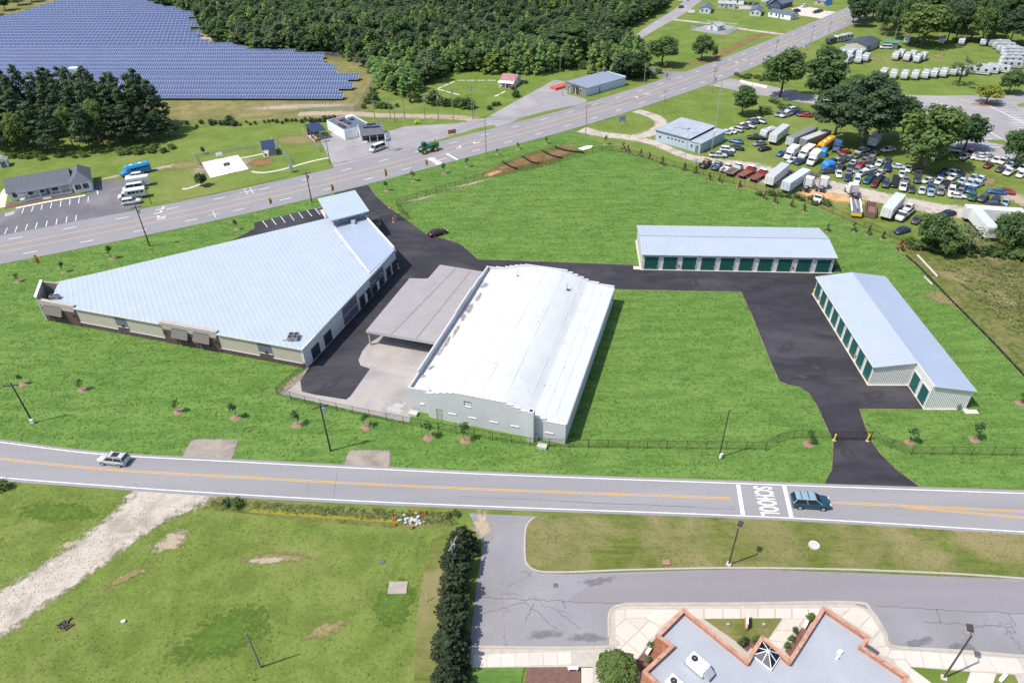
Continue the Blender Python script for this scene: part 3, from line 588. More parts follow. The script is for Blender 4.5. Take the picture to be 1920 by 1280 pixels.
def brickmat(name, c1, c2, mort, sx=4.0, sz=13.0):
    m, t, p = _nodes(name); tc = N(t, 'ShaderNodeTexCoord'); b = N(t, 'ShaderNodeTexBrick')
    sep = N(t, 'ShaderNodeSeparateXYZ'); t.links.new(tc.outputs['Object'], sep.inputs[0]); cb = N(t, 'ShaderNodeCombineXYZ')
    t.links.new(math_(t, 'ADD', sep.outputs[0], sep.outputs[1]), cb.inputs[0]); t.links.new(sep.outputs[2], cb.inputs[1]); t.links.new(cb.outputs[0], b.inputs['Vector'])
    b.inputs['Color1'].default_value = (*c1, 1); b.inputs['Color2'].default_value = (*c2, 1); b.inputs['Mortar'].default_value = (*mort, 1)
    b.inputs['Scale'].default_value = 1.0; b.inputs['Brick Width'].default_value = 1/sx; b.inputs['Row Height'].default_value = 1/sz; b.inputs['Mortar Size'].default_value = 0.008
    f = noise(t, coords(t), 1.2, 4); t.links.new(mix(t, ramp(t, f, [(0.35, 0.0), (0.7, 0.6)]), b.outputs[0], sc(c1, 0.65)), p.inputs['Base Color']); p.inputs['Roughness'].default_value = 0.9
    MATS[name] = m; return m
BRICKD = brickmat('dark_brick', (0.078, 0.048, 0.046), (0.115, 0.070, 0.064), (0.12, 0.10, 0.098))
BRICKO = brickmat('orange_brick', (0.40, 0.13, 0.06), (0.46, 0.17, 0.08), (0.45, 0.36, 0.30))
def rib_wall(mb, x0, x1, y, z0, z1f, pitch=0.3, d=0.05, ny=-1):
    """corrugated wall along x at y; z1f(x) is the top"""
    n = max(2, int((x1-x0)/pitch)); v = []; f = []
    xs = []
    for i in range(n):
        a = x0+(x1-x0)*i/n; w = (x1-x0)/n; xs += [(a, 0), (a+w*.55, 0), (a+w*.65, d), (a+w*.9, d)]
    xs.append((x1, 0))
    for x, o in xs: v += [(x, y+o*ny, z0), (x, y+o*ny, z1f(x))]
    for i in range(len(xs)-1): f.append((2*i, 2*i+2, 2*i+3, 2*i+1))
    mb.add(v, f)
def ribbed_slab(mb, a, b, c, d, n, rw=0.05, rh=0.06, th=0.12):
    """roof slab a-b (eave) c-d (ridge, c above b); ribs run from a-b to d-c, n panels"""
    a, b, c, d = map(Vector, (a, b, c, d)); nrm = (b-a).cross(d-a).normalized()
    mb.add([a, b, c, d, a-Vector((0, 0, th)), b-Vector((0, 0, th)), c-Vector((0, 0, th)), d-Vector((0, 0, th))], [(0, 1, 2, 3), (7, 6, 5, 4), (0, 4, 5, 1), (1, 5, 6, 2), (2, 6, 7, 3), (3, 7, 4, 0)])
    for i in range(n+1):
        k = i/n; p = a+(b-a)*k; q = d+(c-d)*k; w = (b-a).normalized()*rw/2; w2 = (c-d).normalized()*rw/2
        mb.add([p-w, p+w, q+w2, q-w2, p-w*.5+nrm*rh, p+w*.5+nrm*rh, q+w2*.5+nrm*rh, q-w2*.5+nrm*rh], [(4, 5, 6, 7), (0, 4, 7, 3), (5, 1, 2, 6), (0, 1, 5, 4), (2, 3, 7, 6)])
def roller_door(parent, x, w, z1, y, mat, ny=-1, label=None, z0=0.08):
    """door seen from -y; curtain of slats, guides and latch"""
    mb = MB(); n = max(6, int((z1-z0)/0.3)); v = []; f = []
    for i in range(n):
        za = z0+(z1-z0)*i/n; zb = z0+(z1-z0)*(i+1)/n; v += [(x, y+ny*.03, za), (x+w, y+ny*.03, za), (x, y+ny*.055, zb-.03), (x+w, y+ny*.055, zb-.03)]
        b = 4*i; f.append((b, b+1, b+3, b+2))
        if i: f.append((b-2, b-1, b+1, b))
    d = mb.add(v, f).build('door', mat, parent)
    g = MB()
    for xx in (x-.10, x+w): g.box(xx, y+ny*.10 if ny < 0 else y, 0, xx+.10, y if ny < 0 else y+.10, z1)
    g.box(x-.10, y-.12 if ny < 0 else y, z1, x+w+.10, y if ny < 0 else y+.12, z1+.16); g.build('door_frame', TRIM, d)
    MB().cbox((x+w*.93, y+ny*.09, 0.95), (.16, .06, .12)).build('latch', GALV, d)
    return d
# ---------------------------------------------------------------- storage row with ten doors (behind)
LA = 40.75; WA = 13.3; HA = 3.95; RA = 4.75
locA = (28.83, 133.51, 0.0); rzA = radians(-4.48)
t = thing('storage_building', 'long metal storage building with ten green roller doors and blue-grey gable roof', 'storage building', locA, rzA)
MB().box(-.3, -.3, 0, LA+.3, WA+.3, 0.07).build('slab', CONC, t)
top = lambda y: HA+(RA-HA)*(1-abs(y-WA/2)/(WA/2))
for x in (0, LA):
    mb = MB(); n = 44; v = []; f = []
    for i in range(n+1):
        y = WA*i/n; o = (0.05 if i % 2 else 0)*(-1 if x == 0 else 1); v += [(x+o, y, .07), (x+o, y, top(y)-.06)]
    for i in range(n): f.append((2*i, 2*i+2, 2*i+3, 2*i+1))
    mb.add(v, f); mb.build('end_wall', WALLC, t)
mb = MB(); rib_wall(mb, 0, LA, WA, .07, lambda x: HA-.08, 0.5, .05, 1); mb.box(0, 0.0, HA-.62, LA, .15, HA-.07)
bay = LA/10
for i in range(11):
    xx = bay*i; mb.box(max(0, xx-.42), 0, .07, min(LA, xx+.42), .15, HA-.62)
mb.build('wall', WALLL, t)
for i in range(10): roller_door(t, bay*i+.55, bay-1.1, HA-.68, 0.0, GREEND)
for k in range(2):
    mb = MB(); e = (0, -.35) if k == 0 else (0, WA+.35); ze = HA-.03
    if k == 0: ribbed_slab(mb, (-.35, -.35, ze), (LA+.35, -.35, ze), (LA+.35, WA/2, RA+.08), (-.35, WA/2, RA+.08), 66)
    else: ribbed_slab(mb, (LA+.35, WA+.35, ze), (-.35, WA+.35, ze), (-.35, WA/2, RA+.08), (LA+.35, WA/2, RA+.08), 66)
    mb.build('roof_slope', ROOFM, t)
mb = MB(); mb.box(-.36, -.42, HA-.16, LA+.36, -.34, HA+.0); mb.build('gutter', TRIM, t)
MB().box(-.36, WA/2-.18, RA+.10, LA+.36, WA/2+.18, RA+.18).build('ridge_cap', ROOFB, t)
for i in (1, 3, 5, 7, 9): MB().cbox((bay*i+bay*.0, -.12, HA-.32), (.3, .22, .16)).build('wall_light', BLACK, t)
for i in (2, 8): 
    ex = MB().tube((bay*i-.15, -.12, .9), (bay*i-.15, -.12, 1.45), .09, .09, 8).build('fire_extinguisher_box', REDX, t)
MB().box(-1.7, -.2, 0, -.3, 1.2, .10).build('concrete_pad', CONC, t)
# ---------------------------------------------------------------- L-shaped storage building (right)
LB = 29.33; SB = 6.2; WB = 13.37; HB = 4.05; RB = 4.95
rzB = 1.5352-pi/2; locB = (61.578, 92.602, 0.0)       # local x to the right, y away
t = thing('storage_building', 'L-shaped metal storage building with green doors facing the dark driveway', 'storage building', locB, rzB)
MB().prism([(-.3, -.3), (WB/2-.2, -.3), (WB/2-.2, -SB-.3), (WB+.3, -SB-.3), (WB+.3, LB+.3), (-.3, LB+.3)], 0, .07).build('slab', CONC, t)
topB = lambda x: HB+(RB-HB)*(1-abs(x-WB/2)/(WB/2))
mb = MB(); rib_wall(mb, 0.0, WB/2, 0.0, .07, lambda x: topB(x)-.08, .3, .06); mb.build('end_wall', WALLL, t)
mb = MB(); rib_wall(mb, WB/2, WB, -SB, .07, lambda x: topB(x)-.08, .3, .06); mb.build('end_wall', WALLL, t)
mb = MB(); rib_wall(mb, 0, WB, LB, .07, lambda x: topB(x)-.08, .3, .06, 1); mb.build('end_wall', WALLL, t)
mb = MB(); mb.box(WB-.05, -SB, .07, WB, LB, HB-.1); mb.build('wall', WALLL, t)
bayB = LB/9
mb = MB(); mb.box(0, 0, HB-.6, .15, LB, HB-.08)
for i in range(10): yy = bayB*i; mb.box(0, max(0, yy-.3), .07, .15, min(LB, yy+.3), HB-.6)
mb.build('wall', WALLL, t)
mb = MB(); mb.box(WB/2, -SB, RB-1.7, WB/2+.15, 0, RB-.12)
for i in range(3): yy = -SB+SB/2*i; mb.box(WB/2, max(-SB, yy-.3), .07, WB/2+.15, min(0, yy+.3), RB-1.7)
mb.build('wall', WALLL, t)
def side_door(parent, ya, yb, z1, x):
    mb = MB(); n = 11; v = []; f = []
    for i in range(n):
        za = .08+(z1-.08)*i/n; zb = .08+(z1-.08)*(i+1)/n; v += [(x-.03, yb, za), (x-.03, ya, za), (x-.055, yb, zb-.03), (x-.055, ya, zb-.03)]
        b = 4*i; f.append((b, b+1, b+3, b+2)); f.append((b-2, b-1, b+1, b)) if i else None
    d = mb.add(v, f).build('door', GREEND, parent)
    g = MB().box(x-.1, ya-.1, 0, x, ya, z1).box(x-.1, yb, 0, x, yb+.1, z1).box(x-.12, ya-.1, z1, x, yb+.1, z1+.14); g.build('door_frame', TRIM, d)
    MB().cbox((x-.09, ya+.2, .95), (.06, .16, .12)).build('latch', GALV, d)
for i in range(9): side_door(t, bayB*i+.42, bayB*(i+1)-.42, HB-.66, 0.0)
for i in range(2): side_door(t, -SB+SB/2*i+.42, -SB+SB/2*(i+1)-.42, HB-.66, WB/2)
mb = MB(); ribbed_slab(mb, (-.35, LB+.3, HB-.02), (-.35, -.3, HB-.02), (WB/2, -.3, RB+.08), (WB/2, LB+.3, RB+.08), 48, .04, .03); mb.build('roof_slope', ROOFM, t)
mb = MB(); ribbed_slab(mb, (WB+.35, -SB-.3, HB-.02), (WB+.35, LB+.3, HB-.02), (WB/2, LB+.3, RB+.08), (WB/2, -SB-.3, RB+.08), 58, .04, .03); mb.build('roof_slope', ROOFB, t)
mb = MB(); mb.quad((-.36, -.32, HB-.15), (WB/2, -.32, RB-.05), (WB/2, -.32, RB+.12), (-.36, -.32, HB+.02)); mb.quad((WB/2, -SB-.32, RB-.05), (WB+.36, -SB-.32, HB-.15), (WB+.36, -SB-.32, HB+.02), (WB/2, -SB-.32, RB+.12)); mb.box(WB/2-.06, -SB-.3, RB-.1, WB/2-.01, -.3, RB+.12); mb.build('roof_trim', WHITE, t)
MB().box(-.44, -.3, HB-.18, -.36, LB+.3, HB).build('gutter', TRIM, t)
for i in (1, 3, 5, 7): MB().cbox((-.12, bayB*i, HB-.3), (.22, .3, .16)).build('wall_light', BLACK, t)
for i in (2, 8): MB().tube((-.14, bayB*i, .9), (-.14, bayB*i, 1.45), .09, .09, 8).build('fire_extinguisher_box', REDX, t)
MB().cbox((WB-1.3, -SB-.25, .7), (.5, .3, .9)).build('meter_box', METAL, t)
MB().box(WB-.6, -SB-1.3, 0, WB+1.6, -SB-.3, .12).build('concrete_pad', CONC, t)
# ---------------------------------------------------------------- white warehouse with barrel roof
locW = (-17.3, 88.6, 0.0); rzW = radians(-17.6); LW = 26.9; DW = 41.4; ST = 3.9
t = thing('warehouse', 'white flat-fronted warehouse with stepped parapets and white barrel roof', 'warehouse', locW, rzW)
def zbar(x):                                          # roof profile across the building
    if x < ST: return 4.05+0.12*x
    if x < 21.6: k = (x-ST)/(21.6-ST); return 4.52-.10*k+1.85*(1-(2*k-1)**2)
    return 4.40-0.11*(x-21.6)
mb = MB(); xs = [0.25, 1.5, 2.8, ST-.01]+[ST+(21.6-ST)*i/28 for i in range(29)]+[21.61, 23, 24.6, LW-.2]; ny = 30; v = []; f = []
for j in range(ny+1):
    for x in xs:
        d_ = 0.035*sin(x*1.9+j*.35)*sin(j*.9) if 4 < x < 21 else 0
        ys_ = -.8 if x > ST-.05 else .2; v.append((x, ys_+(DW-.2-ys_)*j/ny, zbar(x)+d_))
n = len(xs)
for j in range(ny):
    for i in range(n-1): f.append((j*n+i, j*n+i+1, (j+1)*n+i+1, (j+1)*n+i))
rf = mb.add(v, f).build('roof', MEMBR, t, smooth=True)
mb = MB()
for x in [ST+1.6+3.7*i for i in range(5)]+[23.2, 24.8]: mb.add([(x-.03, .5, zbar(x)+.04), (x+.03, .5, zbar(x)+.04), (x+.03, DW-.5, zbar(x)+.04), (x-.03, DW-.5, zbar(x)+.04)], [(0, 1, 2, 3)])
mb.build('roof_seam', M('roof_seam', (0.56, 0.58, 0.59), 0.6, 0.05), rf)
def stepped(prof, y, off=0):
    """parapet wall along x in steps: prof = [(x0,x1,z)]"""
    m_ = MB()
    for x0, x1, z in prof: m_.box(x0, y, 0, x1, y+.3, z)
    return m_
PF = [(ST, 4.9, 5.35), (4.9, 6.0, 5.65), (6.0, 7.1, 5.95), (7.1, 8.2, 6.2), (8.2, 17.2, 6.42), (17.2, 18.3, 6.1), (18.3, 19.4, 5.75), (19.4, 20.6, 5.35), (20.6, 21.6, 4.95)]
YF = -1.0                                             # the main front stands forward of the west bay
stepped(PF, YF).build('front_wall', WHWALL, t)
m_ = stepped([(0, 2.0, 4.75), (2.0, ST-.01, 4.85)], 0.0); m_.box(ST-.3, YF+.31, 0, ST-.005, 0.3, 5.2); m_.build('front_wall', WHWALL, t)
stepped([(21.61, 23.6, 4.55), (23.6, LW, 4.15)], YF+.02).build('front_wall', WHWALL, t)
stepped([(0.0, 1.9, 4.75), (1.9, ST, 5.0), (ST, 4.9, 5.35), (4.9, 6.0, 5.7), (6.0, 7.1, 6.0), (7.1, 8.2, 6.25), (8.2, 17.2, 6.5), (17.2, 18.3, 6.15), (18.3, 19.4, 5.8), (19.4, 20.6, 5.4), (20.6, 21.6, 5.0), (21.6, 23.8, 4.65), (23.8, LW, 4.3)], DW-.3).build('back_wall', WHWALL, t)
m_ = MB()
for y0, y1, z in ((0.3, 4.0, 4.75), (4.0, 22.0, 5.3), (22.0, 31.0, 5.55), (31.0, 36.0, 5.3), (36.0, DW-.3, 5.0)): m_.box(-.02, y0, 0, .26, y1, z)
m_.build('side_wall', WHWALL, t)
m_ = MB().box(LW-.22, YF+.33, 0, LW, DW-.3, 3.85); m_.build('side_wall', WHWALL, t)
MB().box(LW-.04, YF+.3, 3.72, LW+.16, DW-.2, 3.9).build('gutter', GALV, t)
m_ = MB(); 
for x0, x1, z in PF+[(21.61, 23.6, 4.55), (23.6, LW, 4.15)]: m_.box(x0-.03, YF-.05, z, x1+.03, YF+.36, z+.06)
m_.build('coping', WHITE, t)
m_ = MB().box(21.0, YF-1.0, 0, 22.0, YF-.003, 6.2); ch = m_.build('chimney', WHWALL, t)
MB().box(21.25, YF-.75, 6.19, 21.75, YF-.25, 6.23).build('flue_opening', BLACK, ch)
MB().box(22.01, YF-.5, 0, 22.5, YF-.003, 1.0).build('chimney_buttress', WHWALL, t)
w_ = MB().box(10.3, YF-.03, 4.1, 11.4, YF+.005, 5.0).build('window', M('blocked_window', (0.55, 0.58, 0.62), 0.6, 0.05), t); MB().box(10.2, YF-.1, 4.0, 11.5, YF-.004, 4.1).build('sill', WHITE, w_)
MB().box(10.25, YF-.06, 5.0, 11.45, YF-.004, 5.1).box(10.2, YF-.06, 4.1, 10.3, YF-.004, 5.0).build('window_frame', BLACK, w_)
d_ = MB().box(5.3, YF-.04, .05, 6.2, YF-.003, 2.15).build('door', M('beige_door', (0.42, 0.41, 0.38), 0.6, 0.05), t); MB().box(5.2, YF-.06, .05, 5.3, YF-.004, 2.2).box(5.2, YF-.06, 2.15, 6.25, YF-.004, 2.25).build('door_frame', METAL, d_)
for x in (7.3, 10.8, 14.4, 18.0, 23.6): MB().box(x, YF-.10, 1.75, x+1.4, YF-.004, 1.9).build('wall_ledge', WHITE, t)
MB().box(1.9, -.12, 1.7, 2.7, -.004, 1.85).build('wall_ledge', WHITE, t)
# roof furniture
for x, y in ((7.6, 37.6), (18.4, 35.6)):
    z = zbar(x); p_ = MB().tube((x, y, z), (x, y, z+1.3), .09, .09, 8).tube((x, y, z+1.25), (x+.2, y, z+1.5), .09, .09, 8).build('vent_pipe', GALV, rf)
    MB().cbox((x+.35, y-.3, z+.08), (.75, .25, .1)).build('flashing', BLACK, rf)
rnd = random.Random(5)
for i in range(34):
    x = rnd.uniform(5, 25.5); y = rnd.uniform(2, 38); MB().tube((x, y, zbar(x)-.02), (x, y, zbar(x)+.09), .09, .06, 6).build('roof_drain_cap', METAL, rf)
def stain(x, y, rx, ry, seed):
    r_ = random.Random(seed); K = 20; v = [(x, y, zbar(x)+.05)]; e = [1.0]; f = []
    for q in (1, 2, 3):
        for k in range(K):
            a = 2*pi*k/K; w2 = 1+.2*sin(2*a+seed)+.15*sin(3*a+seed*2); xx = x+rx*w2*cos(a)*q/3; v.append((xx, y+ry*w2*sin(a)*q/3, zbar(max(.3, xx))+.05)); e.append(1-q/3)
    for k in range(K): f.append((0, 1+k, 1+(k+1) % K))
    for q in range(2):
        for k in range(K): a = 1+q*K+k; b = 1+q*K+(k+1) % K; f.append((a, a+K, b+K, b))
    o = MB().add(v, f).build('ponding_stain', STAINM, rf); edge_attr(o.data, e)
STAINM = groundmat('ponding_stain', (0.20, 0.15, 0.145), (0.42, 0.36, 0.35), 1.2, 3.0, fe=True, lo=0.1, hi=0.75, amp=0.8)
for i, (x, y, rx, ry) in enumerate(((1.6, 34.5, .8, 1.6), (1.5, 25.8, .75, 2.6), (1.4, 22.6, .7, 1.8), (1.3, 14.2, .6, 2.2), (1.2, 11.2, .6, 1.3), (1.4, 6.6, .6, .9), (.9, 4.0, .6, .7), (1.9, 30.0, .5, 2.6), (1.7, 18.0, .45, 2.8))): stain(x, y, rx, ry, i+1)
for x in (1.0, 23.6): 
    lp = wpt(locW, rzW, x, YF-1.6 if x > 5 else -1.1); o = MB().cbox((0, 0, .25), (1.5, 1.0, .5)).build('hatch', CONCB, None, (lp.x, lp.y, 0)); o.rotation_euler.z = rzW
    tag(o, 'pale concrete hatch beside the white warehouse %s' % ('chimney' if x > 5 else 'front door'), 'hatch')
# ---------------------------------------------------------------- open canopy
cc = {k: G(a, b, 3.4) for k, (a, b) in dict(fl=(686, 620), bl=(768, 521.6), n1=(802, 522.7), n2=(825, 496.4)).items()}
WL = lambda y: wpt(locW, rzW, -.06, y)
fr = WL(14.6); br = WL(DW-.4)
ang = atan2((fr-cc['fl']).y, (fr-cc['fl']).x)
t = thing('canopy', 'grey metal-roofed open canopy against the white warehouse', 'canopy', (cc['fl'].x, cc['fl'].y, 0), rzW)
inv = lambda p: ((p.x-cc['fl'].x)*cos(-rzW)-(p.y-cc['fl'].y)*sin(-rzW), (p.x-cc['fl'].x)*sin(-rzW)+(p.y-cc['fl'].y)*cos(-rzW))
P = [inv(q) for q in (cc['fl'], fr, br, cc['n2'], cc['n1'], cc['bl'])]
mb = MB().prism(P, 3.25, 3.42); rfc = mb.build('roof', CANROOF, t)
mb = MB(); x1 = P[1][0]; ymax = P[2][1]
for j in range(64):                                   # deck ribs across
    y = .2+(ymax-.5)*j/63
    xl = P[0][0]+(P[5][0]-P[0][0])*min(1, y/P[5][1]) if y < P[5][1] else P[3][0]+ (P[4][0]-P[3][0])*(1-min(1, (y-P[5][1])/max(.1, P[3][1]-P[5][1])))
    xr = P[1][0]+(P[2][0]-P[1][0])*y/ymax
    if y > P[5][1] and xl < P[4][0]: xl = P[4][0]
    mb.box(xl+.15, y-.04, 3.42, xr-.1, y+.04, 3.455)
mb.build('deck_rib', CANROOF, rfc)
mb = MB()
for k in (.34, .67):
    a = Vector((P[0][0]*(1-k)+P[1][0]*k, .1)); b = Vector(((P[4][0]+.5)*(1-k)+P[2][0]*k, ymax-.3)); d = b-a; n_ = Vector((-d.y, d.x)).normalized()*.09
    mb.add([(*(a-n_), 3.475), (*(a+n_), 3.475), (*(b+n_), 3.475), (*(b-n_), 3.475)], [(3, 2, 1, 0)])
mb.build('deck_seam', M('seam_dark', (0.24, 0.22, 0.225), .7, .05), rfc)
mb = MB(); q = P
for a, b in ((0, 1), (0, 5)):
    A, B = Vector(q[a]), Vector(q[b]); d = (B-A).normalized(); n_ = Vector((-d.y, d.x))*.06
    mb.prism([tuple(A-n_), tuple(B-n_), tuple(B+n_), tuple(A+n_)], 2.95, 3.24)
mb.build('edge_beam', GALV, t)
for x, y in ((.35, .3), (P[5][0]*.5, P[5][1]*.5), (P[5][0]+.3, P[5][1]-.3), (P[1][0]*.5, ymax*.35), (P[4][0]+.4, P[4][1]-.3)):
    MB().box(x-.14, y-.14, 0, x+.14, y+.14, 3.24).build('post', GALV, t)
MB().box(P[5][0]*.35, P[5][1]*.25, 0, P[5][0]*.35+.3, P[5][1]*.6, 1.0).build('low_wall', CONCB, t)
# ---------------------------------------------------------------- triangular building with metal roof
A0 = Vector((-94.2, 118.2)); A1 = Vector((-37.5, 100.4)); A2 = Vector((-25.3, 135.9)); A3 = Vector((-34.0, 151.8)); A4 = Vector((-43.5, 151.3)); A5 = Vector((-96.6, 124.4))
rzT = atan2((A1-A0).y, (A1-A0).x); LT = (A1-A0).length
loc = lambda p: ((p.x-A0.x)*cos(-rzT)-(p.y-A0.y)*sin(-rzT), (p.x-A0.x)*sin(-rzT)+(p.y-A0.y)*cos(-rzT))
t = thing('storage_building', 'large wedge-shaped storage building with ribbed metal roof and brick-trimmed front', 'storage building', (A0.x, A0.y, 0), rzT)
L = [loc(p) for p in (A0, A1, A2, A3, A4, A5)]
HT = 4.55
zt = lambda x, y: HT+0.012*y
# front (south) wall in bays
def bay_box(x0, x1, z0, z1, y0, y1, name, mat, par=t): return MB().box(x0, y0, z0, x1, y1, z1).build(name, mat, par)
bay_box(.4, LT-.02, 0, 1.05, -.06, .3, 'brick_base', BRICKD)
for x0, x1 in ((8.9, 18.2), (20.9, 29.2), (41.6, 50.0), (52.9, LT-.4)):
    bay_box(x0, x1, 1.05, HT-.25, 0, .3, 'wall_panel', STUCCO); bay_box(x0-.05, x1+.05, 1.0, 1.14, -.14, -.061, 'panel_sill', TRIM)
for x0, x1 in ((18.2, 20.9), (50.0, 52.9)):
    bay_box(x0, x1, 1.05, 1.6, -.06, .3, 'brick_pier', BRICKD); bay_box(x0, x1, 1.6, HT-.25, -.03, .3, 'shutter_panel', GREYD); bay_box(x0+.05, x1-.05, 1.75, 1.87, -.12, -.031, 'ledge', TRIM)
    MB().cbox(((x0+x1)/2+.2, -.2, 2.2), (.25, .3, .35)).build('wall_light', BLACK, t)
bay_box(LT-.4, LT, 0, HT-.02, -.02, .3, 'corner_trim', TRIM)
# entrance bays with awnings
def entrance(x0, x1, opens):
    bay_box(x0, x1, 3.9, HT+.22, -.18, .5, 'fascia', STUCCO2); bay_box(x0-.12, x1+.12, HT+.22, HT+.32, -.24, .56, 'coping', STUCCO2)
    edges = [x0]+[e for o in opens for e in o]+[x1]
    for a, b in zip(edges[0::2], edges[1::2]):
        if b-a > .05:
            bay_box(a, b, 0, 3.9, -.16, .3, 'brick_pier', BRICKD); bay_box(a+.25 if b-a > .9 else a, b-.25 if b-a > .9 else b, 3.35, 4.0, -.22, -.161, 'stucco_bracket', STUCCO2)
    for a, b in opens:
        bay_box(a, b, 0, 2.6, .12, .22, 'glazed_door', GLASS); bay_box(a, b, 2.6, 3.9, .1, .3, 'shadowed_panel', STUCCO2)
        m_ = MB(); n = 14; v = []
        for i in range(n+1):
            x = a-.25+(b-a+.5)*i/n; o = .04*(i % 2); v += [(x, -.2-o, 3.8), (x, -.95-o, 2.15)]
        m_.add(v, [(2*i, 2*i+1, 2*i+3, 2*i+2) for i in range(n)])
        m_.add([(a-.25, -.2, 3.8), (a-.25, -.95, 2.15), (a-.25, -.2, 2.15)], [(0, 1, 2)]); m_.add([(b+.25, -.2, 3.8), (b+.25, -.95, 2.15), (b+.25, -.2, 2.15)], [(2, 1, 0)])
        m_.build('awning', AWN, t); MB().cbox((a-.4, -.3, 2.2), (.5, .3, .3)).build('sign_lamp', TRIM, t)
        MB().box((a+b)/2-.03, .06, 0, (a+b)/2+.03, .119, 2.6).build('mullion', TRIM, t)
    for xx in (x0+.5, x1-.6): MB().cbox((xx, -.3, 2.6), (.22, .28, .35)).build('wall_light', BLACK, t)
entrance(29.2, 41.6, [(31.8, 34.9), (36.6, 39.7)]); entrance(.4, 8.9, [(1.4, 5.4)])
# west end wall and parapet
pw = Vector(L[5]); n_ = 1
MB().prism([(-.05, -.2), (.4, -.2), (pw.x+.4, pw.y), (pw.x-.05, pw.y)], 0, HT+1.0).build('end_wall', STUCCO2, t)
MB().prism([(-.15, -.3), (.5, -.3), (pw.x+.5, pw.y+.1), (pw.x-.15, pw.y+.1)], HT+1.0, HT+1.15).build('coping', WHITE, t)
MB().prism([(pw.x+.4, pw.y-.35), (pw.x+3.2, pw.y+.95), (pw.x+3.0, pw.y+1.3), (pw.x+.2, pw.y)], 0, [HT+1.0, HT+.2, HT+.2, HT+1.0]).build('parapet_return', STUCCO2, t)
# north and north-east walls
def wall_seg(p, q, z0, z1, name, mat, th=.25):
    p, q = Vector(p), Vector(q); d = (q-p).normalized(); n2 = Vector((-d.y, d.x))*th
    za, zb = (z1, z1) if not hasattr(z1, '__len__') else z1
    return MB().prism([tuple(p), tuple(q), tuple(q+n2), tuple(p+n2)], z0, [za, zb, zb, za]).build(name, mat, t)
wall_seg(L[4], L[5], 0, HT-.1, 'north_wall', STUCCO); wall_seg(L[2], L[3], 0, HT+.85, 'side_wall', WALLC); 
# east wall with grey bays, doors and roller doors, laid out along its own axis
E0 = Vector(L[1]); E1 = Vector(L[2]); ed = (E1-E0).normalized(); en = Vector((ed.y, -ed.x)); LE = (E1-E0).length
def ebox(s0, s1, z0, z1, o0, o1, name, mat, par=t):
    p = [E0+ed*s0+en*o0, E0+ed*s1+en*o0, E0+ed*s1+en*o1, E0+ed*s0+en*o1]; return MB().prism([tuple(x) for x in p], z0, z1).build(name, mat, par)
ebox(0, LE, 0, HT-.05, -.3, 0, 'east_wall', WALLL); ebox(0, LE, 0, .12, .001, .12, 'footing', CONC)
for s0, s1 in ((14.0, 19.6), (25.6, 31.4)): ebox(s0, s1, .13, HT-.2, .002, .08, 'shutter_bay', GREYD); ebox(s0+.3, s1-.3, 2.1, 2.2, .081, .15, 'ledge', TRIM)
for s in (2.3, 6.7): d_ = ebox(s, s+2.6, .13, 2.75, .002, .07, 'roller_door', M('slate_door', (0.035, 0.045, 0.055), .45, .1), t); ebox(s-.1, s+2.7, 2.75, 2.9, .003, .1, 'door_head', TRIM, d_)
for s in (20.6, 23.3, 28.9, 26.0, 32.6, 35.4): d_ = ebox(s, s+1.9, .13, 2.75, .082, .14, 'roller_door', MATS['slate_door'], t); ebox(s-.1, s+2.0, 2.75, 2.88, .083, .16, 'door_head', TRIM, d_)
for s in (27.9, 22.6): ebox(s, s+.9, .13, 2.2, .085, .15, 'walk_door', WHITE)
# main roof: ribs square to the arterial side
rd = Vector((sin(radians(29.5)), -cos(radians(29.5)))); rdl = Vector((rd.x*cos(-rzT)-rd.y*sin(-rzT), rd.x*sin(-rzT)+rd.y*cos(-rzT))); ra = Vector((-rdl.y, rdl.x))
RP = [Vector(p) for p in (L[0], L[1], L[2], L[3], L[4], L[5])]
RP = [RP[0]+Vector((3.2, -.25)), RP[1]+Vector((.3, -.25)), RP[2]+Vector((.3, .1)), RP[3], RP[4]+Vector((0, .3)), RP[5]+Vector((2.6, 1.6))]
mb = MB().prism([tuple(p) for p in RP], [zt(*p)-.16 for p in RP], [zt(*p) for p in RP]); rft = mb.build('roof', ROOFM, t)
V1 = Vector(loc(Vector((-40.3, 146.0)))); V2 = Vector(loc(Vector((-29.2, 125.6))))
def clip(p, d, poly):
    ts = []
    for i in range(len(poly)):
        a, b = poly[i], poly[(i+1) % len(poly)]; e = b-a; den = d.x*e.y-d.y*e.x
        if abs(den) < 1e-9: continue
        w = a-p; tt = (w.x*e.y-w.y*e.x)/den; u = (w.x*d.y-w.y*d.x)/den
        if 0 <= u < 1: ts.append(tt)
    return sorted(ts)
MAINP = [RP[0], RP[1], V2, V1, RP[4], RP[5]]
mb = MB(); smin = min((p-RP[5]).dot(ra) for p in MAINP); smax = max((p-RP[5]).dot(ra) for p in MAINP); k = smin+.3
while k < smax:
    p = RP[5]+ra*k; ts = clip(p, rdl, MAINP)
    if len(ts) >= 2 and ts[-1]-ts[0] > .3:
        a = p+rdl*(ts[0]+.02); b = p+rdl*(ts[-1]-.02); w = ra*.13; za, zb = zt(*a), zt(*b)
        mb.add([(*(a-w), za), (*(a+w), za), (*(b+w), zb), (*(b-w), zb), (*(a-w*.5), za+.035), (*(a+w*.5), za+.035), (*(b+w*.5), zb+.035), (*(b-w*.5), zb+.035)], [(4, 5, 6, 7), (0, 4, 7, 3), (5, 1, 2, 6), (0, 1, 5, 4), (2, 3, 7, 6)])
    k += .95
mb.build('roof_rib', ROOFM, rft)
EP = [V1, V2, RP[2], RP[3]]
d_ = V2-V1; mb = MB().prism([tuple(p) for p in (V1, V2, RP[2], RP[3])], [zt(*p)+.01 for p in EP], [zt(*p)+.10 for p in EP]); mb.build('low_roof', ROOFB, rft)
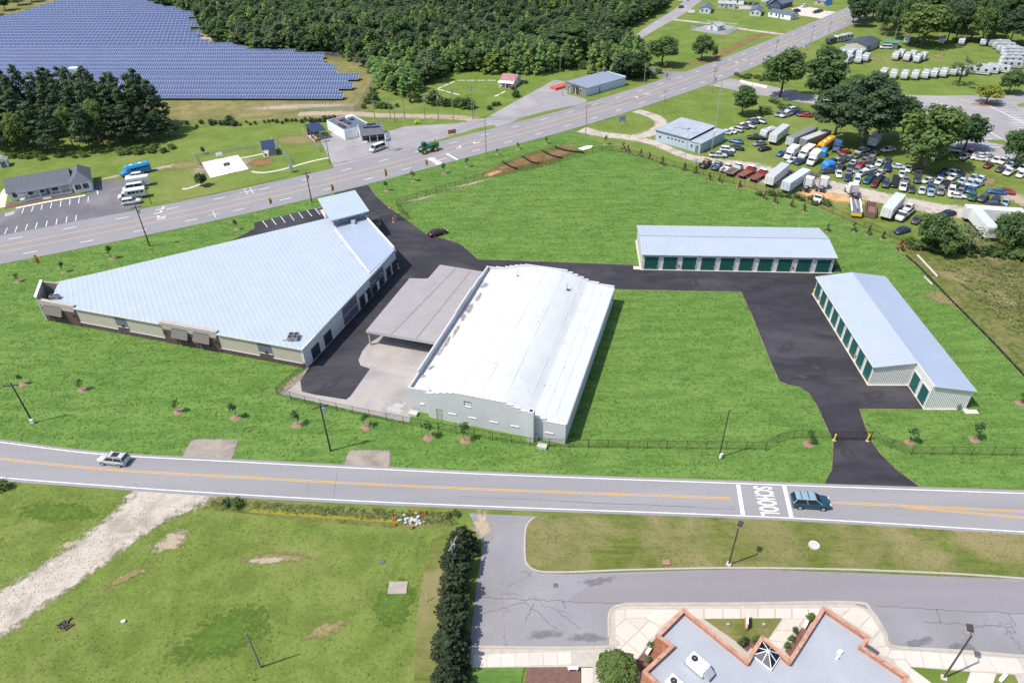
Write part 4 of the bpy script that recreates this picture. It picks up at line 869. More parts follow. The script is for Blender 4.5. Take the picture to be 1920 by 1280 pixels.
dn = Vector((-d_.y, d_.x)).normalized()*.15
mb = MB().prism([tuple(V1-dn), tuple(V2-dn), tuple(V2+dn), tuple(V1+dn)], [zt(*V1)]*4, [zt(*V1)+.22, zt(*V2)+.22, zt(*V2)+.22, zt(*V1)+.22]); mb.build('roof_trim', TRIM, rft)
for k in (.1, .35, .62, .9):
    p = V1+d_*k; MB().cbox((p.x-.9, p.y, zt(*p)+.12), (1.6, .12, .12), .2).build('snow_guard', TRIM, rft)
nd = (Vector(L[3])-Vector(L[2])).normalized(); nn = Vector((-nd.y, nd.x))*.3
wall_seg(Vector(L[2])-nd*.2, Vector(L[3])+nd*.2, HT+.86, HT+1.0, 'coping', WHITE, .4)
ebox(-.3, LE+.3, HT-.16, HT+.05, .001, .32, 'gutter', TRIM); bay_box(8.9, 29.05, HT-.24, HT-.02, -.35, -.02, 'gutter', TRIM); bay_box(41.75, LT+.3, HT-.24, HT-.02, -.35, -.02, 'gutter', TRIM)
def ac_unit(p, rz, par, n):
    for i in range(n):
        q = MB(); q.cbox((p[0]+.95*(i % 2)*cos(rz)-.95*(i//2)*sin(rz), p[1]+.95*(i % 2)*sin(rz)+.95*(i//2)*cos(rz), p[2]+.45), (.85, .85, .75), rz); a_ = q.build('condenser', METAL, par)
        MB().tube((p[0]+.95*(i % 2)*cos(rz)-.95*(i//2)*sin(rz), p[1]+.95*(i % 2)*sin(rz)+.95*(i//2)*cos(rz), p[2]+.83), (p[0]+.95*(i % 2)*cos(rz)-.95*(i//2)*sin(rz), p[1]+.95*(i % 2)*sin(rz)+.95*(i//2)*cos(rz), p[2]+.87), .34, .34, 14).build('fan_grille', BLACK, a_)
for (px, py), n_ in (((545, 638), 4), ((100, 560), 2)):
    q = G(px, py, HT); lx, ly = loc(q); r_ = thing('air_conditioner', 'cluster of %s grey condenser units on the wedge-shaped metal roof near its %s' % (('four', 'yard corner') if n_ == 4 else ('two', 'narrow end')), 'air conditioner', (q.x, q.y, zt(lx, ly)+.02), rzT)
    ac_unit((0, 0, 0), .3, r_, n_); MB().tube((-.4, 0, .05), (-1.3, -.6, .05), .05).build('hose', BLACK, r_)
# entrance tower
tw = [Vector((-45.7, 155.2)), Vector((-37.6, 159.8)), Vector((-32.9, 150.8)), Vector((-41.1, 146.1))]
cen = sum((p for p in tw), Vector((0, 0)))/4; tl = [Vector(loc(p)) for p in tw]; cl = Vector(loc(cen)); inn = [cl+(p-cl)*.80 for p in tl]
MB().prism([tuple(p) for p in inn], 0.0, [7.7, 7.7, 6.55, 6.55] if False else 6.6).build('tower', M('slate_panel', (0.20, 0.225, 0.27), .6, .06), t)
m_ = MB(); ribbed_slab(m_, (*tl[3], 7.15), (*tl[2], 7.15), (*tl[1], 8.5), (*tl[0], 8.5), 18, .06, .08, .25); tr = m_.build('tower_roof', M('tower_roof_metal', (0.56, 0.64, 0.70), .35, .04, .3, metal=.4), t)
MB().prism([tuple(p) for p in inn], 6.61, [8.0, 8.0, 6.95, 6.95] if (inn[0]-inn[1]).length else 7).build('tower_band', MATS['slate_panel'], t)
for k in (.15, .85):
    a = inn[3]*(1-k)+inn[2]*k; b = tl[3]*(1-k)+tl[2]*k; MB().tube((*a, 5.7), (*(a+(b-a)*.9), 6.95), .09, .09, 6).build('bracket', TRIM, t)
for k in range(3):
    a = inn[1]*(1-(k+.2)/3)+inn[2]*((k+.2)/3); b = inn[1]*(1-(k+.8)/3)+inn[2]*((k+.8)/3); o = Vector((.02, .05)); d2 = (b-a).normalized(); n2 = Vector((d2.y, -d2.x))*-.05
    MB().prism([tuple(a), tuple(b), tuple(b-n2), tuple(a-n2)], .4, 2.8).build('window', WINDOW, t)
p_ = inn[3]*.45+inn[2]*.55; p_ = p_+(p_-cl)*.35; MB().cbox((p_.x, p_.y, zt(*p_)+.55), (.9, .7, .8)).build('roof_unit', GALV, rft)
sheet('walkway', gp([(636, 431), (612, 392), (600, 394), (626, 436)]), .05, CONC)
# ================================================================ school building in the foreground
SR = 5.0
def zp(z8, zx, zy): return (1140+zx*.2083, 1100+zy*.2083) if z8 == 7 else (1500+zx*.21875, 1100+zy*.21875)
OUT = [G(*zp(7, 680, 190), SR), G(*zp(7, 430, 440), SR), G(*zp(7, 560, 530), SR), G(*zp(7, 310, 760), SR), G(*zp(7, 420, 860), SR)]
# inner side of the court, then the right wing
IN = [G(*zp(7, 1250, 650), SR), G(*zp(7, 1385, 430), SR), G(*zp(7, 1630, 650), SR)]
RT = [G(*zp(8, 200, 165), SR), G(*zp(8, 605, 435), SR), G(*zp(8, 545, 510), SR), G(*zp(8, 935, 770), SR)]
a_ = RT[3]; dd = (RT[0]-IN[2]).normalized()*-1
far1 = RT[3]+dd*14; far0 = OUT[4]+Vector((RT[1]-RT[0]).normalized())*16
OUTL = OUT[::-1]+IN+RT+[far1, far0]
t = thing('school_building', 'orange brick school building with zigzag parapet and grey membrane roof', 'school building', (OUT[0].x, OUT[0].y, 0))
lc = lambda p: (p.x-OUT[0].x, p.y-OUT[0].y)
LP = [lc(p) for p in OUTL]
GREYROOF = M('grey_roof_membrane', (0.335, 0.355, 0.395), .55, .09, .25, world=True)
if sum(LP[i][0]*LP[(i+1) % len(LP)][1]-LP[(i+1) % len(LP)][0]*LP[i][1] for i in range(len(LP))) < 0: LPc = LP[::-1]
else: LPc = LP[:]
sheet('roof', LPc, SR-.55, GREYROOF, parent=t)
def inset(P, d):
    n = len(P); o = []
    for i in range(n):
        a, b, c = Vector(P[i-1]), Vector(P[i]), Vector(P[(i+1) % n]); u = (b-a).normalized(); w = (c-b).normalized()
        n1 = Vector((-u.y, u.x)); n2 = Vector((-w.y, w.x)); m_ = (n1+n2); m_ = m_/max(.3, m_.length_squared)*2 if m_.length_squared > .05 else n1
        o.append(b+m_*d)
    return o
INN = inset(LPc, .34); cw = LPc
COP = M('peach_coping', (0.46, 0.25, 0.175), .8, .3, 1.2, world=True); 
for i in range(len(LPc)):
    a, b = Vector(LPc[i]), Vector(LPc[(i+1) % len(LPc)]); c, d = INN[(i+1) % len(LPc)], INN[i]
    if (b-a).length < .2: continue
    MB().prism([tuple(a), tuple(b), tuple(c), tuple(d)], 0, SR-.08).build('brick_wall', BRICKO, t)
    a2, b2, c2, d2 = a+(a-d)*.12, b+(b-c)*.12, c+(c-b)*.12, d+(d-a)*.12
    L_ = (b-a).length; k = max(1, int(L_/1.9))
    for j in range(k):                                # coping stones, one by one
        f0, f1 = (j+.012)/k, (j+.988)/k
        q = [a2+(b2-a2)*f0, a2+(b2-a2)*f1, d2+(c2-d2)*f1, d2+(c2-d2)*f0]
        MB().prism([tuple(x) for x in q], SR-.079, SR+.05).build('coping_stone', COP, t)
mb = MB()
dirR = Vector(lc(RT[1]))-Vector(lc(RT[0])); dR = dirR.normalized(); nR = Vector((dR.y, -dR.x))
for i in range(9):
    p = Vector(lc(RT[0]))+Vector((-2.0, -1.5))+nR*0; q = Vector(lc(IN[2]))+dR*(2.2*i-14)-Vector((0, .6))
    w = Vector((-dR.y, dR.x))
    A = q-w*13; B = q+w*(3.5 if 5 < i < 9 else -1.2)
    pts = [A, B]
    ts = inside(LPc, [A.x+(B.x-A.x)*k/40 for k in range(41)], [A.y+(B.y-A.y)*k/40 for k in range(41)])
    idx = [k for k in range(41) if ts[k]]
    if len(idx) > 4: line_strip(mb, [A+(B-A)*(idx[0]/40), A+(B-A)*(idx[-1]/40)], .05, SR-.535)
mb.build('roof_seam', M('roof_seam_grey', (0.36, 0.38, 0.43), .6, .05), t)
# pyramid skylight
SKYL = M('skylight_glass', (.010, .014, .030), .3, 0.0, spec=.25)
sk = [Vector(lc(G(*zp(7, zx, zy), SR-.4))) for zx, zy in ((1385, 480), (1560, 610), (1470, 750), (1300, 615))]
ap = sum(sk, Vector((0, 0)))/4; zb, za = SR-.35, SR+.55
MB().prism([tuple(x) for x in sk], SR-.54, zb).build('skylight_kerb', WHITE, t)
for i in range(4):
    a, b = sk[i], sk[(i+1) % 4]; m2 = (a+b)/2
    for p, q in ((a, m2), (m2, b)): MB().quad((*p, zb+.01), (*q, zb+.01), (*ap, za)).build('skylight_pane', SKYL, t)
    for p in (a, m2): MB().tube((*p, zb+.03), (*ap, za+.02), .045, .045, 6).build('skylight_bar', WHITE, t)
    MB().tube((*a, zb+.03), (*b, zb+.03), .045, .045, 6).build('skylight_bar', WHITE, t)
def rooftop_unit(px, py, rz, label, L_=2.2, W_=1.25):
    g = G(px, py, SR-.5); r_ = thing('rooftop_unit', label, 'rooftop unit', (g.x, g.y, SR-.54), rz)
    b_ = MB().box(-L_/2, -W_/2, .12, L_/2, W_/2, 1.15).build('casing', WHITE, r_); MB().box(-L_/2-.1, -W_/2-.1, 0, L_/2+.1, W_/2+.1, .115).build('curb', METAL, r_)
    MB().tube((-L_/2+.6, 0, 1.15), (-L_/2+.6, 0, 1.22), .36, .36, 18).build('fan_guard', BLACK, b_); MB().tube((-L_/2+.6, 0, 1.22), (-L_/2+.6, 0, 1.24), .1, .1, 10).build('fan_hub', METAL, b_)
    MB().xprism([(L_/2, 1.1), (L_/2+.75, .55), (L_/2+.75, .35), (L_/2, .35)], -W_/2+.08, W_/2-.08).build('intake_hood', GALV, b_)
    MB().box(-L_/2-.03, -W_/2+.2, .35, -L_/2-.001, -.1, .9).build('grille', BLACK, b_)
ua = atan2((IN[0]-OUT[0]).y, (IN[0]-OUT[0]).x)
rooftop_unit(1307, 1250, ua, 'white rooftop unit with round fan on the school roof')
rooftop_unit(1268, 1292, ua, 'white rooftop unit cut off at the bottom edge of the picture')
for px, py, k in ((1575, 1222, 1), (1570, 1233, 0)):
    g = G(px, py, SR-.5); MB().cbox((g.x-OUT[0].x, g.y-OUT[0].y, SR-.4), (.5 if k else .25, .45 if k else .25, .3 if k else .5), .6).build('roof_vent', WHITE, t)
# pavement of slabs round the school
SLAB = [CONC, groundmat('pale_concrete_b', (0.50, 0.455, 0.40), (0.555, 0.51, 0.45), .5, 7.0), groundmat('pale_concrete_c', (0.54, 0.50, 0.445), (0.60, 0.555, 0.50), .5, 7.0)]
PAVB = M('joint_dirt', (0.42, 0.385, 0.335), .95, .1, world=True)
WALK = gp([(1142, 1216), (1143, 1155), (1150, 1140), (1170, 1134), (1598, 1131), (1632, 1145), (1660, 1190), (1672, 1212), (1920, 1231), (2100, 1245), (2100, 1420), (1100, 1420), (1112, 1250), (880, 1252), (884, 1215)])
pv = sheet('pavement', WALK, 0.10, PAVB)
def in_walk(q): return inside(WALK, [p[0] for p in q], [p[1] for p in q]).all()
def slabs(o, ux, uy, nx, ny_, sx, sy):
    ux = ux.normalized(); uy = uy.normalized(); r_ = random.Random(3); cache = {}
    for i in range(nx):
        for j in range(ny_):
            b = o+ux*i*sx+uy*j*sy; g_ = .02; q = [b+ux*g_+uy*g_, b+ux*(sx-g_)+uy*g_, b+ux*(sx-g_)+uy*(sy-g_), b+ux*g_+uy*(sy-g_)]
            if in_walk(q): MB().prism([tuple(x) for x in q], .101, .135+r_.uniform(-.004, .004)).build('slab', r_.choice(SLAB), pv)
slabs(G(886, 1252), Vector((1, 0.012)), Vector((0, 1)), 7, 1, 1.65, 1.62)
diag = (OUT[0]-OUT[1]).normalized(); dn_ = Vector((-diag.y, diag.x))
def pave_poly(polys):
    r_ = random.Random(9)
    for q in polys: MB().prism([tuple(G(*x)) for x in q], .101, .135+r_.uniform(-.004, .004)).build('slab', r_.choice(SLAB), pv)
z7p = lambda a, b: zp(7, a, b)
pave_poly([[z7p(*q) for q in P_] for P_ in (
    [(75, 215), (150, 205), (155, 290), (70, 360), (65, 250)], [(160, 205), (415, 205), (420, 235), (330, 280), (160, 288)], [(70, 370), (155, 297), (280, 395), (165, 500), (70, 430)], [(165, 292), (325, 285), (360, 310), (285, 388)],
    [(70, 440), (160, 508), (75, 590), (66, 600)], [(420, 210), (600, 205), (640, 225), (480, 360), (335, 280)], [(365, 318), (472, 365), (420, 440), (370, 480), (288, 396)], [(282, 402), (365, 486), (300, 600), (172, 506)], [(165, 514), (295, 605), (240, 680), (160, 650), (85, 592)])])
pave_poly([[z7p(x0+4, 198), (z7p(x1-4, 198)), z7p(x1-2, 288), z7p(x0+6, 288)] for x0, x1 in ((720, 860), (866, 1030), (1036, 1190), (1196, 1345), (1351, 1500), (1506, 1650), (1656, 1800), (1806, 1900))])
pave_poly([[z7p(*q) for q in P_] for P_ in ([(1575, 292), (1760, 290), (1680, 395), (1520, 395)], [(1515, 400), (1676, 400), (1600, 500), (1440, 480)], [(1440, 488), (1598, 506), (1560, 560), (1500, 540)])])
z8p = lambda a, b: zp(8, a, b)
pave_poly([[z8p(*q) for q in P_] for P_ in ([(290, 215), (260, 182), (430, 178), (350, 250)], [(360, 258), (440, 178), (530, 190), (600, 250), (500, 350)], [(510, 358), (608, 258), (680, 370), (620, 430)], [(640, 445), (690, 385), (750, 500), (650, 520), (600, 500)], [(660, 530), (745, 510), (770, 545), (740, 600), (700, 590)], [(780, 545), (880, 548), (900, 620), (790, 620), (750, 600)], [(888, 550), (1030, 556), (1060, 690), (960, 685), (905, 620)], [(1038, 557), (1190, 570), (1220, 700), (1068, 692)], [(1198, 571), (1390, 588), (1420, 715), (1228, 702)], [(1398, 589), (1600, 600), (1680, 730), (1460, 725)], [(1608, 602), (1860, 618), (1920, 740), (1830, 745), (1690, 735)], [(800, 628), (895, 630), (940, 685), (930, 750), (830, 680)], [(940, 695), (1125, 822), (1000, 860), (935, 770)], [(1460, 735), (1670, 745), (1650, 860), (1425, 830)])])
kerb('kerb', gp([(876, 1213), (1140, 1213), (1142, 1190), (1142, 1155), (1150, 1140), (1170, 1133)]), .35, .16); kerb('kerb', gp([(1170, 1133), (1400, 1132), (1598, 1130), (1632, 1144), (1660, 1188), (1674, 1212), (1800, 1221), (1920, 1231), (2100, 1245)]), .4, .16)
def bed(name, pts, mat, z=.15): return sheet(name, gp(pts), z, mat)
bed('grass_bed', [z7p(*q) for q in ((860, 292), (1565, 285), (1440, 470), (1385, 440), (1300, 560), (1150, 495))], VERGE)
bed('mulch_bed', [z7p(*q) for q in ((1150, 500), (1260, 470), (1330, 490), (1250, 590))], BARKBED, .155)
bed('mulch_bed', [z7p(*q) for q in ((1590, 580), (1800, 290), (1860, 270), (1640, 640))], BARKBED, .15)
bed('mulch_bed', [z7p(*q) for q in ((240, 690), (330, 570), (440, 450), (430, 640), (300, 780))], BARKBED, .15)
bed('grass_bed', [z8p(*q) for q in ((945, 690), (1455, 730), (1420, 830), (1130, 830))], FARGRASS); bed('grass_bed', [z8p(*q) for q in ((1685, 745), (1835, 755), (1870, 830), (1650, 830))], FARGRASS)
bed('grass_bed', [(880, 1252), (982, 1252), (975, 1300), (870, 1300)], LAWN, .11); bed('mulch_bed', [(990, 1252), (1088, 1252), (1090, 1300), (980, 1300)], BARKBED, .11)
sheet('pavement', gp([(1090, 1252), (1112, 1252), (1112, 1300), (1090, 1300)]), .12, CONC)
def bench(px, py, rz, label):
    g = G(px, py); r_ = thing('bench', label, 'bench', (g.x, g.y, .15), rz); MB().box(-.6, -.2, .38, .6, .2, .45).build('seat', WHITE, r_)
    for x in (-.45, .45): MB().box(x-.06, -.18, 0, x+.06, .18, .379).build('leg', WHITE, r_)
bench(1216, 1222, 0.9, 'white bench in the mulch strip left of the brick school wing'); bench(1509, 1173, .9, 'white bench by the shrubs right of the school court'); bench(1878, 1273, .6, 'white bench on the grass bed at the lower right corner'); bench(1074, 1256, 0.0, 'small white bench by the mulch bed beside the round bush')
g = G(1398, 1172); r_ = thing('sign', 'white school sign on a brick base in the court lawn', 'sign', (g.x, g.y, .15), 1.3)
MB().box(-.8, -.15, 0, .8, .15, .5).build('base', BRICKO, r_); MB().box(-.75, -.08, .5, .75, .08, 1.35).build('panel', WHITE, r_)
for k, px in enumerate((1364, 1431)): g = G(px, 1173); o = MB().cbox((0, 0, .15), (.35, .3, .3)).build('floodlight', GALV, None, (g.x, g.y, .15)); tag(o, 'small floodlight on the court lawn %s of the school sign' % ('left' if k == 0 else 'right'), 'floodlight')
# ================================================================ other buildings
def gable(name, label, cat, A, B, depth, h, rh, wall, roof, ridge='x', over=.35, wins=(), doors=(), group=None, z0=0.0, ny=-1):
    """A-B: front base corners in photo pixels, depth goes away"""
    l_, rz, L_ = frame(A, B); r_ = thing(name, label, cat, l_, rz, group); D = depth
    if ridge == 'x':
        walls = [MB().box(0, 0, 0, L_, .15, h), MB().box(0, D-.15, 0, L_, D, h)]
        for x in (0, L_-.15): walls.append(MB().add([(x, .15, 0), (x, D-.15, 0), (x, D-.15, h), (x, D/2, h+rh-.05), (x, .15, h), (x+.15, .15, 0), (x+.15, D-.15, 0), (x+.15, D-.15, h), (x+.15, D/2, h+rh-.05), (x+.15, .15, h)], [(0, 4, 3, 2, 1), (5, 6, 7, 8, 9), (2, 3, 8, 7), (3, 4, 9, 8)]))
    else:
        walls = [MB().box(0, 0, 0, .15, D, h), MB().box(L_-.15, 0, 0, L_, D, h)]
        for y in (0, D-.15): walls.append(MB().add([(.15, y, 0), (L_-.15, y, 0), (L_-.15, y, h), (L_/2, y, h+rh-.05), (.15, y, h), (.15, y+.15, 0), (L_-.15, y+.15, 0), (L_-.15, y+.15, h), (L_/2, y+.15, h+rh-.05), (.15, y+.15, h)], [(0, 1, 2, 3, 4), (9, 8, 7, 6, 5), (2, 7, 8, 3), (3, 8, 9, 4)]))
    for w_ in walls: w_.build('wall', wall, r_)
    o = over; e = h-o*rh/(D/2 if ridge == 'x' else L_/2)
    for k in (0, 1):
        m_ = MB()
        if ridge == 'x':
            p = [(-o, -o, e), (L_+o, -o, e), (L_+o, D/2, h+rh), (-o, D/2, h+rh)] if k == 0 else [(L_+o, D+o, e), (-o, D+o, e), (-o, D/2, h+rh), (L_+o, D/2, h+rh)]
        else:
            p = [(-o, D+o, e), (-o, -o, e), (L_/2, -o, h+rh), (L_/2, D+o, h+rh)] if k == 0 else [(L_+o, -o, e), (L_+o, D+o, e), (L_/2, D+o, h+rh), (L_/2, -o, h+rh)]
        ribbed_slab(m_, *p, 1, .02, .01, .1); m_.build('roof_slope', roof, r_)
    for side, x, w, zb_, zt_ in wins:
        if side == 'f': f_ = MB().box(x-.08, -.05, zb_-.08, x+w+.08, -.001, zt_+.08).build('window', TRIM, r_); MB().box(x, -.08, zb_, x+w, -.051, zt_).build('pane', WINDOW, f_)
        elif side == 'r': f_ = MB().box(L_+.001, x-.08, zb_-.08, L_+.05, x+w+.08, zt_+.08).build('window', TRIM, r_); MB().box(L_+.051, x, zb_, L_+.08, x+w, zt_).build('pane', WINDOW, f_)
        elif side == 'l': f_ = MB().box(-.05, x-.08, zb_-.08, -.001, x+w+.08, zt_+.08).build('window', TRIM, r_); MB().box(-.08, x, zb_, -.051, x+w, zt_).build('pane', WINDOW, f_)
    for side, x, w, zt_ in doors:
        if side == 'f': d_ = MB().box(x, -.06, .05, x+w, -.001, zt_).build('door', GREYD, r_); MB().cbox((x+w*.85, -.1, zt_*.45), (.08, .08, .08)).build('handle', GALV, d_)
        else: d_ = MB().box(L_+.001, x, .05, L_+.06, x+w, zt_).build('door', GREYD, r_); MB().cbox((L_+.1, x+w*.85, zt_*.45), (.08, .08, .08)).build('handle', GALV, d_)
    return r_, L_
def flat_building(name, label, cat, A, B, D, h, wall, roof, parapet=.35, wins=(), doors=(), roofz=None):
    l_, rz, L_ = frame(A, B); r_ = thing(name, label, cat, l_, rz)
    for q in ((0, 0, L_, .2), (0, D-.2, L_, D), (0, .2, .2, D-.2), (L_-.2, .2, L_, D-.2)): MB().box(q[0], q[1], 0, q[2], q[3], h).build('wall', wall, r_)
    MB().box(.2, .2, h-parapet-.1, L_-.2, D-.2, h-parapet).build('roof', roof, r_)
    for side, x, w, zb_, zt_ in wins:
        if side == 'f': f_ = MB().box(x-.08, -.05, zb_-.08, x+w+.08, -.001, zt_+.08).build('window', TRIM, r_); MB().box(x, -.08, zb_, x+w, -.051, zt_).build('pane', WINDOW, f_)
        else: f_ = MB().box(L_+.001, x-.08, zb_-.08, L_+.05, x+w+.08, zt_+.08).build('window', TRIM, r_); MB().box(L_+.051, x, zb_, L_+.08, x+w, zt_).build('pane', WINDOW, f_)
    for side, x, w, zt_ in doors:
        if side == 'f': d_ = MB().box(x, -.06, .05, x+w, -.001, zt_).build('door', GREYD, r_); MB().cbox((x+w*.85, -.1, zt_*.45), (.08, .08, .08)).build('handle', GALV, d_)
        else: d_ = MB().box(L_+.001, x, .05, L_+.06, x+w, zt_).build('door', GREYD, r_); MB().cbox((L_+.1, x+w*.85, zt_*.45), (.08, .08, .08)).build('handle', GALV, d_)
    return r_, L_
SLATE = M('slate_shingle', (0.105, 0.11, 0.135), .8, .12, 1.5, bmp=.2); BLUESID = M('pale_blue_siding', (0.52, 0.57, 0.62), .6, .05); WHSID = M('white_siding', (0.72, 0.73, 0.74), .6, .05)
NAVYR = M('navy_metal_roof', (0.035, 0.06, 0.13), .35, .06, metal=.3); DKSLATE = M('dark_blue_roof', (0.10, 0.125, 0.18), .6, .08); TANSID = M('tan_siding', (0.42, 0.40, 0.34), .7, .06); DKBLUE = M('dark_blue_siding', (0.06, 0.09, 0.16), .6, .06)
PINKR = M('faded_red_roof', (0.36, 0.18, 0.19), .6, .15, .6); GREYR = M('grey_metal_roof', (0.36, 0.38, 0.41), .5, .10, .4); BLKR = M('charcoal_metal_roof', (0.065, 0.075, 0.10), .4, .08)
# church-like office with porch
r_, L_ = gable('office_building', 'long white office building with dark shingle roof and front porch', 'building', (22, 378), (138, 357), 8.0, 2.7, 2.4, WHSID, SLATE, 'x', .4, wins=[('f', .8, 1.0, 1.0, 2.1), ('f', 4.2, 1.3, 1.0, 2.1), ('f', 7.0, 1.3, 1.0, 2.1), ('f', 10.2, 1.3, 1.0, 2.1)], doors=[('f', 8.7, 1.0, 2.1)])
p_ = thing('office_building', 'gabled white wing with dark hip roof at the end of the porch', 'building', (G(141, 364).x, G(141, 364).y, 0), r_.rotation_euler.z)
for q in (MB().box(0, 0, 0, 4.6, 10, 3.0),): q.build('wall', WHSID, p_)
m_ = MB().add([(-.4, -.4, 2.95), (5.0, -.4, 2.95), (5.0, 10.4, 2.95), (-.4, 10.4, 2.95), (2.3, 2.2, 5.4), (2.3, 7.8, 5.4)], [(0, 1, 4), (1, 2, 5, 4), (2, 3, 5), (3, 0, 4, 5), (3, 2, 1, 0)]); m_.build('roof', SLATE, p_)
for x in (.6, 2.5): f_ = MB().box(x-.08, -.05, 1.0, x+1.5, -.001, 2.5).build('window', TRIM, p_); MB().box(x, -.08, 1.08, x+1.42, -.051, 2.42).build('pane', WINDOW, f_)
f_ = MB().box(4.601, 3, 1.0, 4.65, 4.5, 2.4).build('window', TRIM, p_); MB().box(4.651, 3.1, 1.1, 4.68, 4.4, 2.3).build('pane', WINDOW, f_)
pr = MB().box(2.2, -2.0, .45, L_-.1, -.02, .6).build('porch_floor', TRIM, r_); MB().box(2.2, -2.0, 0, L_-.1, -1.95, .449).build('porch_skirt', WHSID, r_)
for x in (2.3, 4.6, 7.4, 9.8, 12.2, L_-.2): MB().box(x-.07, -1.95, .6, x+.07, -1.81, 2.5).build('porch_post', WHITE, r_)
MB().box(2.2, -2.0, 2.5, L_-.1, -1.8, 2.65).build('porch_beam', WHITE, r_); ribbed_slab(m2 := MB(), (2.0, -2.25, 2.62), (L_, -2.25, 2.62), (L_, -.3, 2.98), (2.0, -.3, 2.98), 1, .02, .01, .1); m2.build('porch_roof', SLATE, r_)
for x0, x1 in ((2.3, 7.4), (9.8, L_-.2)): m_ = MB().box(x0, -1.93, 1.35, x1, -1.87, 1.42); [m_.box(x0+(x1-x0)*k/16-.02, -1.92, .6, x0+(x1-x0)*k/16+.02, -1.88, 1.35) for k in range(17)]; m_.build('railing', WHITE, r_)
for k in range(3): MB().box(7.6, -2.4-.35*k, 0, 9.6, -2.05-.35*k, .42-.14*k).build('step', CONC, r_)
o_ = sheet('mulch_bed', [wpt(r_.location, r_.rotation_euler.z, x, y) for x, y in ((-.5, -.3), (2.0, -2.2), (15.5, -2.2), (15.5, -4.0), (-1.5, -4.4))], .05, BARKBED)
kerb('kerb', gp([(30, 391), (90, 379), (160, 367)]), .8, .12, CONCW, 3); kerb('footpath', gp([(167, 357), (182, 358), (183, 365)]), .25, .06, CONCW, 3); kerb('footpath', gp([(2, 390), (8, 362), (20, 350)]), 2.0, .06, CONC, 3)
gable('garden_shed', 'small grey-white garden shed at the left edge of the meadow', 'shed', (-2, 316), (17, 313), 3.2, 2.0, .8, WHSID, GREYR, 'y', .15, doors=[('f', .9, 1.3, 1.8)])
# blue roofed pavilions
def pavilion(label, A, B, D, h, roof, wall, group=None):
    l_, rz, L_ = frame(A, B); r_ = thing('pavilion', label, 'pavilion', l_, rz)
    for x in (.1, L_-.1):
        for y in (.1, D/2, D-.1): MB().box(x-.08, y-.08, 0, x+.08, y+.08, h).build('post', METAL, r_)
    m_ = MB(); ribbed_slab(m_, (-.3, -.4, h), (L_+.3, -.4, h), (L_+.3, D+.4, h+.7), (-.3, D+.4, h+.7), 12, .05, .05, .1); m_.build('roof', roof, r_)
    MB().box(.19, D-.15, 0, L_-.19, D-.02, h+.3).build('back_wall', wall, r_); MB().box(.02, .2, 0, .12, D*.45, 1.3).build('side_wall', wall, r_)
    MB().box(-.2, -.3, 0, L_+.2, D+.2, .06).build('slab', CONC, r_); return r_
pv1 = pavilion('navy-roofed dugout shelter beside the white basketball court', (496, 294), (518, 291), 5.0, 2.4, NAVYR, BLUESID)
pv2 = pavilion('navy-roofed wooden shelter beside the white flat-roofed building', (590, 264), (612, 259), 6.0, 2.8, NAVYR, M('red_timber', (0.20, 0.06, 0.04), .8, .1))
for k in range(5): MB().box(-.1+k*.35, -.9, 0, -.0+k*.35+.1, -.5, .9).build('stacked_timber', M('raw_timber', (0.42, 0.25, 0.13), .8, .15), pv2)
# white flat-roofed building with two parts
r_, L_ = flat_building('commercial_building', 'white flat-roofed commercial building with grey roof wells behind the asphalt lot', 'building', (650, 263), (668, 258), 15, 2.9, WHSID, DKSLATE)
l_, rz = r_.location, r_.rotation_euler.z
q0 = G(648, 263); q1 = G(615, 243); 
r_.location = (q0.x, q0.y, 0); dq = q1-q0; r_.rotation_euler.z = atan2(dq.y, dq.x)-pi/2
for c in list(r_.children): bpy.data.objects.remove(c)
D_ = dq.length; L_ = 9.2
for q in ((0, 0, L_, .2), (0, D_-.2, L_, D_), (0, .2, .2, D_-.2), (L_-.2, .2, L_, D_-.2)): MB().box(q[0], q[1], 0, q[2], q[3], 3.1).build('wall', WHSID, r_)
MB().box(.2, .2, 2.75, L_-.2, D_-.2, 2.85).build('roof', DKSLATE, r_)
for x, y, w, d in ((1.2, 3, 1.0, 4), (4, 5, 1.0, 5), (6.5, 8, .9, 4), (3.0, 9.5, 4, .8)):
    MB().box(x, y, 2.86, x+w, y+d, 3.25).build('roof_well', M('roof_well_dark', (0.04, 0.045, 0.06), .6, .1), r_)
MB().box(2.6, 1.0, 2.86, 3.0, D_-1, 3.0).build('roof_pipe', PINKR, r_)
MB().box(5.6, 9.0, 2.86, 7.6, 10.4, 3.9).build('roof_unit', WHITE, r_)
e0 = G(677, 266); e_ = thing('commercial_building', 'front part of the white building with slate porch roof and columns', 'building', (e0.x, e0.y, 0), atan2((G(722, 261)-e0).y, (G(722, 261)-e0).x)); LE_ = (G(722, 261)-e0).length
MB().box(0, 0, 0, LE_, 8, 3.0).build('wall', WHSID, e_); MB().box(.1, .1, 3.0, LE_-.1, 7.9, 3.1).build('roof', SLATE, e_)
MB().box(LE_*.05, -.03, .1, LE_*.98, -.001, 2.5).build('shopfront', GLASS, e_); ribbed_slab(m2 := MB(), (.3, -2.2, 2.5), (LE_, -2.2, 2.5), (LE_, .3, 3.15), (.3, .3, 3.15), 1, .02, .01, .12); m2.build('porch_roof', SLATE, e_)
for k in range(4): x = .4+(LE_-.6)*k/3; MB().box(x-.1, -2.0, 0, x+.1, -1.8, 2.45).build('porch_column', WHITE, e_)
MB().box(0.2, -2.2, 0, LE_, -.05, .12).build('porch_floor', CONC, e_)
for x, y in ((1.5, 3), (4, 2.5), (3, 5.5)): MB().box(x, y, 3.11, x+2.6, y+.7, 3.5).build('roof_well', MATS['roof_well_dark'], e_)
